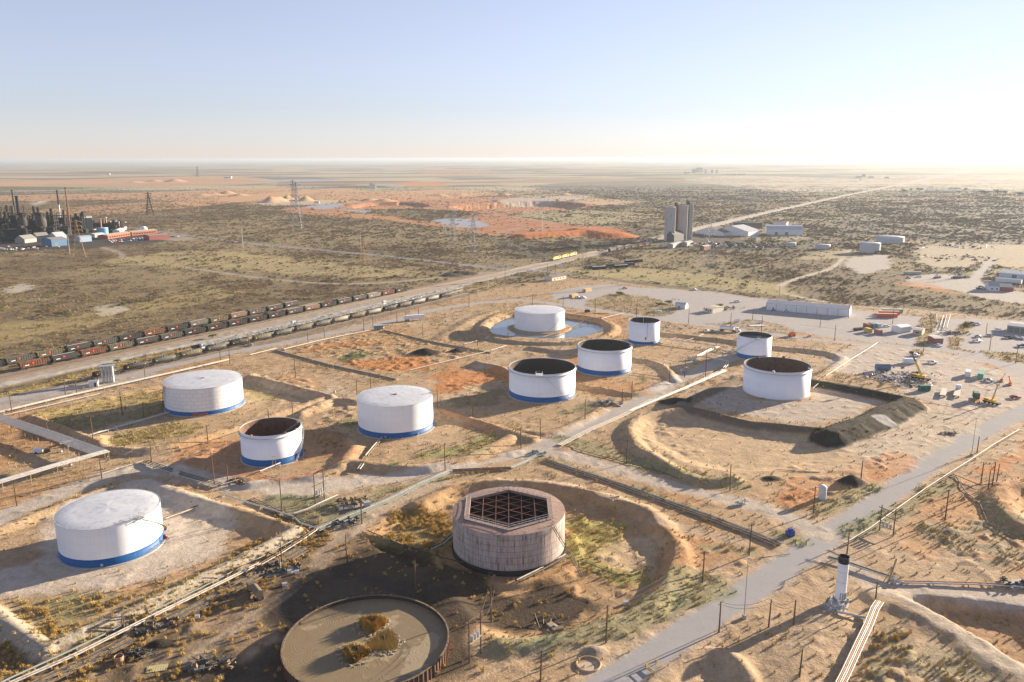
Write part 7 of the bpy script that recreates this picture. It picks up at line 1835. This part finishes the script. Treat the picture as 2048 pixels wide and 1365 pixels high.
# distant plant and farm buildings
def far_block(px, py, w_, h_, label, mat=CREAM, name='far_building', cat='building', roof=ROOFG):
    h_ = h_*.6 if py < 350 and px > 1300 else h_; q = G(px, py); o = thing(name, label, cat, q, .1, 'distant farm and plant buildings'); MB().box((0, 0, h_/2), (w_, w_*.6, h_)).obj('wall', mat, o); MB().extr([(-w_*.33, h_), (w_*.33, h_), (0, h_+h_*.3)], -w_*.52, w_*.52).obj('roof', roof, o)
for px, py, w_, h_, lb in [(1374, 347, 40, 14, 'leftmost block of the far white plant'), (1388, 346, 30, 34, 'tall second block of the far white plant'), (1398, 345, 45, 44, 'tallest block of the far white plant'), (1411, 347, 12, 36, 'slim tower of the far white plant'), (1424, 347, 12, 30, 'slim tower right in the far white plant'), (1433, 347, 14, 32, 'rightmost tower of the far white plant'), (1463, 350, 50, 6, 'low shed right of the far white plant'), (1483, 350, 40, 6, 'second low shed right of the far white plant'),
                           (1717, 356, 26, 8, 'far white farm building left of its group'), (1727, 354, 16, 12, 'far white silo building in the farm group'), (1742, 356, 24, 7, 'far white farm building in the middle of its group'), (1773, 357, 20, 6, 'far white farm building right of its group'),
                           (1860, 386, 26, 7, 'pale farm house between trees on the right plain'), (1893, 386, 30, 7, 'pale blue barn on the right plain'), (1910, 378, 30, 4, 'low pale barn behind the right-hand farm'), (1811, 384, 14, 5, 'small white house at the tree clump'), (217, 350, 20, 8, 'tiny white house on the far left plain'), (404, 336, 16, 6, 'tiny far house near the tiny pylon'), (456, 357, 40, 8, 'far low shed beyond the orange flats'),
                           (743, 377, 14, 14, 'white silo trio left beyond the pits'), (748, 378, 14, 12, 'white silo trio right beyond the pits'), (990, 432 and 404, 14, 5, 'site cabin above the large red pit'), (1086, 405, 12, 4, 'small site cabin on the pit rim'), (634, 407, 12, 4, 'green site cabin near the sand heaps')]:
    far_block(px, py, w_, h_, lb)
# yellow quarry machines
for i, (px, py, lb) in enumerate([(680, 405, 'left of two at the sand pit'), (690, 405, 'right of two at the sand pit'), (1064, 463, 'on the red bench before the mound'), (625, 420, 'beside the blue pit pond'), (1115, 403, 'on the rim of the large red pit')]):
    q = G(px, py); o = thing('digger', f'yellow digger {lb}', 'digger', q, .5, 'yellow quarry diggers'); MB().box((0, 0, 2), (7, 3.5, 2.5)).obj('body', YEL, o); MB().box((0, 0, .6), (7.5, 4, 1.2)).obj('tracks', TAR, o); MB().tube((2.5, 0, 3), (7, 0, 6), .5, n=5).obj('arm', YEL, o); MB().box((-1, 0, 4), (2.2, 2.2, 1.6)).obj('cab', GLASS, o)
# smoke from the refinery
sm = MB().lathe([(.01, -1), (.5, -.85), (1, 0), (.6, .8), (.01, 1)], 20).obj('steam_plume', D.materials.new('steam')); q = at(123, 455); 
sm.location = at(84, 455, 0)+Vector((0, 0, 0)); hq = height_to(Vector((sm.location.x, sm.location.y, 0)), 406); sm.location.z = hq; dist = proj(sm.location)[2]
sm.scale = (27*dist/F, 9*dist/F, 6*dist/F); sm.rotation_euler = (0, -.12, 0); tagit(sm, 'white steam drifting left from the silver chimney', kind='stuff')
t = sm.data.materials[0]; t.use_nodes = True; t = t.node_tree; t.nodes.clear(); out = t.nodes.new('ShaderNodeOutputMaterial'); pv = t.nodes.new('ShaderNodeVolumePrincipled'); pv.inputs['Color'].default_value = (.9, .9, .95, 1)
tcn = t.nodes.new('ShaderNodeTexCoord').outputs['Object']; ns_ = noise(t, tcn, 2.2, 4); gr_ = t.nodes.new('ShaderNodeVectorMath'); gr_.operation = 'LENGTH'; t.links.new(tcn, gr_.inputs[0])
f = mathn(t, 'MULTIPLY', ramp(t, ns_, [(.45, 0), (.62, 1)]), mathn(t, 'MAXIMUM', mathn(t, 'SUBTRACT', 1.0, gr_.outputs['Value']), 0)); t.links.new(mathn(t, 'MULTIPLY', f, .14), pv.inputs['Density']); t.links.new(pv.outputs[0], out.inputs['Volume'])
# overhead wires between the front poles
def wire(pa, pb, label, sag=1.4, n_=2):
    A, B = G(*pa[:2]), G(*pb[:2]); A.z += height_to(A, pa[2])-.3; B.z += height_to(B, pb[2])-.3; o = thing('power_line', label, 'power line', (A.x, A.y, 0), 0, 'overhead wires')
    d_ = (B-A); sd = Vector((-d_.y, d_.x, 0)).normalized()
    for k in range(n_):
        off = sd*(k-(n_-1)/2)*1.6; pts = []
        for i in range(13): t_ = i/12; p_ = A+d_*t_+off-Vector((A.x, A.y, 0)); p_.z -= sag*4*t_*(1-t_); pts.append(p_)
        MB().path(pts, .035, 4).obj('wire', PIPED, o)
for a, b2, lb in [((1081, 1363, 1301), (1212, 1286, 1211), 'wires between the two crossarm poles nearest the soil ring'), ((1212, 1286, 1211), (1405, 1165, 1103), 'wires between the weedy bank poles'), ((1405, 1165, 1103), (1498, 1111, 1048), 'wires above the pipe trench end'), ((1498, 1111, 1048), (1627, 1027, 974), 'wires to the pole beside the portable tank'),
                  ((1438, 1265, 1204), (1537, 1255, 1199), 'wire over the asphalt road shoulder'), ((1537, 1255, 1199), (1587, 1250, 1203), 'short wire left of the white stack'), ((962, 1307, 1234), (983, 1245, 1177), 'wires from the front transformer frame'), ((1786, 1073, 1017), (1890, 1041, 979), 'wires from the roadside transformer frame'), ((429, 969, 905), (565, 1030, 959), 'wires over the dirt lane below the small open tank'), ((186, 880, 832), (303, 925, 885), 'wires over the silver pipe rack')]:
    wire(a, b2, lb)
# ================================================================== vegetation
def leaves(n_, rx, rz, size, seed, zc=0, thin=1.0, up=0.0, shell=.35):
    """leaf or twig faces spread through an uneven crown volume"""
    g = np.random.default_rng(seed); vs = []; fs = []
    lob = [(g.uniform(-.5, .5)*rx, g.uniform(-.5, .5)*rx, g.uniform(-.25, .35)*rz, g.uniform(.45, .75)) for _ in range(6)]
    for i in range(n_):
        lx, ly, lz, lr = lob[g.integers(0, 6)]
        d = g.normal(size=3); d /= np.linalg.norm(d)+1e-9; r_ = (shell+(1-shell)*g.random())*lr
        c = np.array([lx+d[0]*rx*r_, ly+d[1]*rx*r_, zc+lz+d[2]*rz*r_])
        if c[2] < .02: c[2] = .05+g.random()*.3*rz
        a = g.normal(size=3); a /= np.linalg.norm(a)
        a[2] += up; b_ = np.cross(a, g.normal(size=3)); b_ /= np.linalg.norm(b_)+1e-9; s = size*g.uniform(.5, 1.3)
        k = len(vs); vs += [tuple(c-b_*s*.5*thin-a*s*.5), tuple(c+b_*s*.5*thin-a*s*.4), tuple(c+a*s*.7+b_*s*.1)]; fs.append((k, k+1, k+2))
    return vs, fs
def bush(name, label, n_, rx, rz, size, mat, seed, loc, thin=1.0, stems=5, cat='bush', group=None, up=0):
    o = thing(name, label, cat, loc, 0, group); MB().add(*leaves(n_, rx, rz, size, seed, rz*.75, thin, up)).obj('foliage', mat, o)
    mb = MB(); g = random.Random(seed)
    for k in range(stems):
        a = g.uniform(0, 6.3); mb.tube((0, 0, -.1), (math.cos(a)*rx*.55, math.sin(a)*rx*.55, rz*.9), .07*rx/1.5, .02, n=4)
    mb.obj('stems', WOOD, o); return o
def tree(px, py, h, rx, mat, label, seed, n_=900, group=None, name='tree'):
    q = G(px, py); o = thing(name, label, 'tree', q, 0, group)
    MB().tube((0, 0, -.2), (0, .1, h*.5), rx*.07+.08, rx*.035, n=7).obj('trunk', WOOD, o); g = random.Random(seed)
    for k in range(5):
        a = k*1.26+g.random(); MB().tube((0, .1, h*.35), (math.cos(a)*rx*.6, math.sin(a)*rx*.6, h*.7), rx*.03+.03, .03, n=5).obj('limb', WOOD, o)
    MB().add(*leaves(n_, rx, h*.42, max(.35, rx*.13), seed, h*.58)).obj('crown', mat, o)
    return o
tree(1926, 661, 6.0, 3.4, L_GREEN, 'round bright green tree at the left edge of the right-hand lot', 31)
for i, (px, py, h, rx, lb) in enumerate([(1338, 608, 2.6, 4.2, 'in the yard, left of the round-roofed hut'), (1318, 611, 2.2, 4.0, 'in the yard, farthest left of the round-roofed hut'), (1440, 616, 3.4, 3.0, 'behind the office cabin'), (1240, 590, 2.4, 5, 'at the far gravel lot'), (425, 677, 3.0, 3.0, 'between the main tracks and the tank cars'),
                                         (235, 726, 2.0, 2.4, 'in the grass strip above the silver columns'), (1045, 573, 2.4, 2.6, 'in the scrub left of the small pale depot'), (1723, 495, 5, 9, 'beside the tall grey tank'), (1765, 508, 3.5, 10, 'right of the tall grey tank'), (1588, 492, 4, 8, 'around the smallest pale tank'), (1660, 499, 4, 6, 'right of the small pale tank'), (1545, 487, 4, 10, 'below the arched warehouse'), (646, 640, 2.2, 2.8, 'in the strip beside the far tank cars'), (1478, 492, 4.2, 9, 'in the scrap field, left'), (1500, 489, 4.2, 8, 'in the scrap field, right')]):
    tree(px, py, h, rx, L_GREEN, f'low yellow-green bush {lb}', 40+i, 420, 'yellow-green bushes', 'green_bush')
for i, (px, py, h, rx, lb) in enumerate([(1806, 386, 16, 11, 'leftmost of the farm trees'), (1822, 384, 13, 9, 'second of the farm trees'), (1838, 383, 12, 14, 'third of the farm trees, wide'), (1930, 384, 15, 9, 'tall single farm tree'), (1968, 388, 10, 22, 'wide clump left of the last farm trees'), (1995, 389, 14, 18, 'dark wide farm clump'), (2010, 389, 12, 12, 'dark farm tree beside the wide clump'), (2040, 391, 10, 18, 'last farm clump at the right edge'), (1720, 362, 8, 6, 'small tree below the far farm'), (1138, 433, 5, 7, 'lone dark tree on the plain before the silos'), (405, 336, 9, 10, 'tiny tree by the far house, left'), (430, 336, 12, 10, 'tiny tree by the far house, right'), (331, 394, 5, 9, 'lone bush on the orange flats')]):
    tree(px, py, h, rx, L_DARK, f'dark evergreen tree, {lb}', 70+i, 260, 'dark trees on the plain')
# three brush clumps in the basin
for i, (px, py, lb) in enumerate([(744, 1252, 'the farthest one'), (770, 1288, 'the right-hand one'), (711, 1309, 'the nearest one')]):
    q = at(px, py, BH-1.1); o = thing('brush_clump', f'amber brush clump growing in the sludge basin, {lb}', 'brush clump', (q.x, q.y, BH-1.15), i*1.3, 'amber brush clumps in the basin')
    g = np.random.default_rng(5+i); vs = []; fs = []
    for k in range(2600):
        a = g.uniform(0, 2*math.pi); r_ = 2.9*(.2+.8*g.random()**.6)*(1+.22*math.sin(3*a+i)); hh = 2.0*g.uniform(.4, 1)*(1-.35*(r_/4.2)**2)*(1.15 if r_ > 1.2 else .8)
        x, y = r_*math.cos(a), r_*math.sin(a); dx, dy = g.normal(0, .16, 2); w2 = .07; k0 = len(vs); zb = max(0, hh-.8)*g.random()
        vs += [(x-w2, y+w2, zb), (x+w2, y-w2, zb), (x+dx*2, y+dy*2, zb+hh*.75)]; fs.append((k0, k0+1, k0+2))
    MB().add(vs, fs).obj('stems', L_AMBER, o)
    mb = MB(); vs = [(0, 0, .5)]
    for k in range(24): a = k*math.pi/12; rr_ = 2.9*(1+.15*math.sin(3*a+i)); vs.append((rr_*math.cos(a), rr_*math.sin(a), -.1))
    mb.add(vs, [(0, 1+k, 1+(k+1) % 24) for k in range(24)]).obj('root_mound', M('brush_litter', (.16, .11, .04), .95), o)
    mb = MB()
    for k in range(70):
        a = g.uniform(0, 6.28); r_ = g.uniform(3.0, 4.6); mb.box((r_*math.cos(a), r_*math.sin(a), .1), (g.uniform(.3, .7), g.uniform(.15, .4), .2), a+1)
    so_ = mb.obj('crust_shards', M('dried_crust', (.36, .31, .22), .9), o); so_['kind'] = 'stuff'
# individual plants that serve as the patterns of the ground cover
pb = [bush('mesquite_bush', 'bare brown mesquite bush in the scrub just past the hopper cars', 150, 2.2, 1.2, .50, L_BARE, 1, G(300, 600), .35, 6),
      bush('mesquite_bush', 'bare brown mesquite bush in the scrub before the paved road', 170, 2.6, 1.0, .55, L_BARE, 2, G(520, 560), .4, 6),
      bush('mesquite_bush', 'larger bare mesquite bush right of the tall pale pylon', 260, 4.2, 1.5, .8, L_BARE, 3, G(1500, 556), .45, 7),
      bush('evergreen_bush', 'greener mesquite bush in the scrub behind the locomotives', 200, 3.4, 1.4, .7, L_GREEN, 4, G(1060, 500), .6, 5)]
tp = []
for nm, lb, mt, pxy, n_, rx, rz, s_ in [('grass_tuft', 'dry yellow grass tuft on the lit pad before the seamed tank', L_DRY, (300, 868), 26, .42, .34, .42), ('weed_plant', 'grey-green weed on the verge of the asphalt road', L_WEED, (1330, 1222), 26, .5, .3, .34), ('brush_plant', 'amber dry brush plant beside the lower left pipes', L_AMBER, (330, 1205), 70, .7, .55, .40)]:
    tp.append(bush(nm, lb, n_, rx, rz, s_, mt, len(tp)+9, G(*pxy), .3, 3, 'plant', up=1.2))
def scatter(name, label, P, S, protos, seed=0):
    """one object of many plants; each point carries its own size"""
    for k, pr in enumerate(protos):
        sel = (np.arange(len(P)) % len(protos)) == k; Pk, Sk = P[sel], S[sel]
        if not len(Pk): continue
        me = D.meshes.new(name); me.vertices.add(len(Pk)); me.vertices.foreach_set('co', Pk.astype(np.float32).ravel())
        a = me.attributes.new('sc', 'FLOAT', 'POINT'); a.data.foreach_set('value', Sk.astype(np.float32))
        o = D.objects.new(name, me); COL.objects.link(o); tagit(o, label, kind='stuff')
        ng = D.node_groups.new('scatter_plants', 'GeometryNodeTree')
        ng.interface.new_socket('Geometry', in_out='INPUT', socket_type='NodeSocketGeometry'); ng.interface.new_socket('Geometry', in_out='OUTPUT', socket_type='NodeSocketGeometry')
        gi, go = ng.nodes.new('NodeGroupInput'), ng.nodes.new('NodeGroupOutput'); ip = ng.nodes.new('GeometryNodeInstanceOnPoints')
        join = ng.nodes.new('GeometryNodeJoinGeometry')
        for ch in pr.children:
            oi = ng.nodes.new('GeometryNodeObjectInfo'); oi.inputs['Object'].default_value = ch; oi.inputs['As Instance'].default_value = False
            ng.links.new(oi.outputs['Geometry'], join.inputs[0])
        at2 = ng.nodes.new('GeometryNodeInputNamedAttribute'); at2.data_type = 'FLOAT'; at2.inputs['Name'].default_value = 'sc'
        rv = ng.nodes.new('FunctionNodeRandomValue'); rv.data_type = 'FLOAT_VECTOR'; rv.inputs[0].default_value = (-.1, -.1, 0); rv.inputs[1].default_value = (.1, .1, 6.28); rv.inputs['Seed'].default_value = seed+k
        g2i = ng.nodes.new('GeometryNodeGeometryToInstance'); ng.links.new(join.outputs[0], g2i.inputs[0])
        ng.links.new(gi.outputs[0], ip.inputs['Points']); ng.links.new(g2i.outputs[0], ip.inputs['Instance']); ng.links.new(rv.outputs[0], ip.inputs['Rotation']); ng.links.new(at2.outputs[0], ip.inputs['Scale'])
        ng.links.new(ip.outputs[0], go.inputs[0])
        md = o.modifiers.new('plants', 'NODES'); md.node_group = ng
AX = np.gradient(XS)[None, :]*np.gradient(YS)[:, None]
VISM = (np.abs(GX) < .69*GY+70) & (GY > 100)
def sample(dens):
    lam = dens*AX; lam = np.where(VISM, lam, 0); n_ = RNG.poisson(np.minimum(lam, 40)); idx = np.repeat(np.arange(n_.size), n_.ravel()); j, i = np.unravel_index(idx, GX.shape)
    x = XS[i]+(RNG.random(len(i))-.5)*np.gradient(XS)[i]; y = YS[j]+(RNG.random(len(i))-.5)*np.gradient(YS)[j]; return np.stack([x, y, HZ[j, i]], -1), i, j
clump = sst(.40, .60, fbm(GX, GY, 55, 4, 201))*sst(.35, .55, fbm(GX, GY, 16, 3, 207))
vd = np.where(VEG > .05, VEG, 0)
nearm = sst(1150, 850, GY); farm = (1-nearm)*sst(3400, 2200, GY)
P, i, j = sample(vd*(clump*.15+.022)*nearm); S = RNG.uniform(.25, .85, len(P)); scatter('mesquite_scrub', 'bare brown mesquite scrub covering the plain', P, S, pb[:2], 1)
P, i, j = sample(vd*(clump*.055+.014)*farm); S = RNG.uniform(.2, .72, len(P)); scatter('distant_scrub', 'clumps of bare scrub on the farther plain', P, S, [pb[2]], 5)
gm = sst(.5, .66, fbm(GX, GY, 120, 3, 301))
P, i, j = sample(vd*(gm*.0035+.0004)*sst(2200, 1500, GY)); S = RNG.uniform(.4, 1.1, len(P)); scatter('green_scrub', 'greener scrub among the bare mesquite', P, S, [pb[3]], 9)
tgrass = sst(.35, .6, fbm(GX, GY, 12, 3, 401))
P, i, j = sample(vd*tgrass*.06*sst(800, 500, GY)); S = RNG.uniform(.8, 1.8, len(P)); scatter('prairie_grass', 'dry grass between the scrub bushes', P, S, [tp[0]], 12)
# tank farm tufts, sorted by what grows on that soil
R_ = CR[..., 1]/np.maximum(CR[..., 0], 1e-4); tf_ = np.minimum(TUF, 1.6)*sst(.30, .55, fbm(GX, GY, 3.5, 3, 501))
weed = R_ > .92; amber = (~weed) & (CR[..., 0] < .345) & (GY < 300) & (GX < 95) & (R_ < .80)
P, i, j = sample(tf_*weed*.85); S = RNG.uniform(.5, 1.2, len(P)); scatter('weeds', 'grey-green weeds on verges and berms', P, S, [tp[1]], 15)
P, i, j = sample(tf_*amber*.95); S = RNG.uniform(.4, 1.15, len(P)); scatter('amber_brush', 'amber brush along the pipes and rusty tank', P, S, [tp[2]], 18)
P, i, j = sample(tf_*(~weed)*(~amber)*.7); S = RNG.uniform(.45, 1.15, len(P)); scatter('dry_grass', 'dry yellow grass on pads and verges', P, S, [tp[0]], 21)
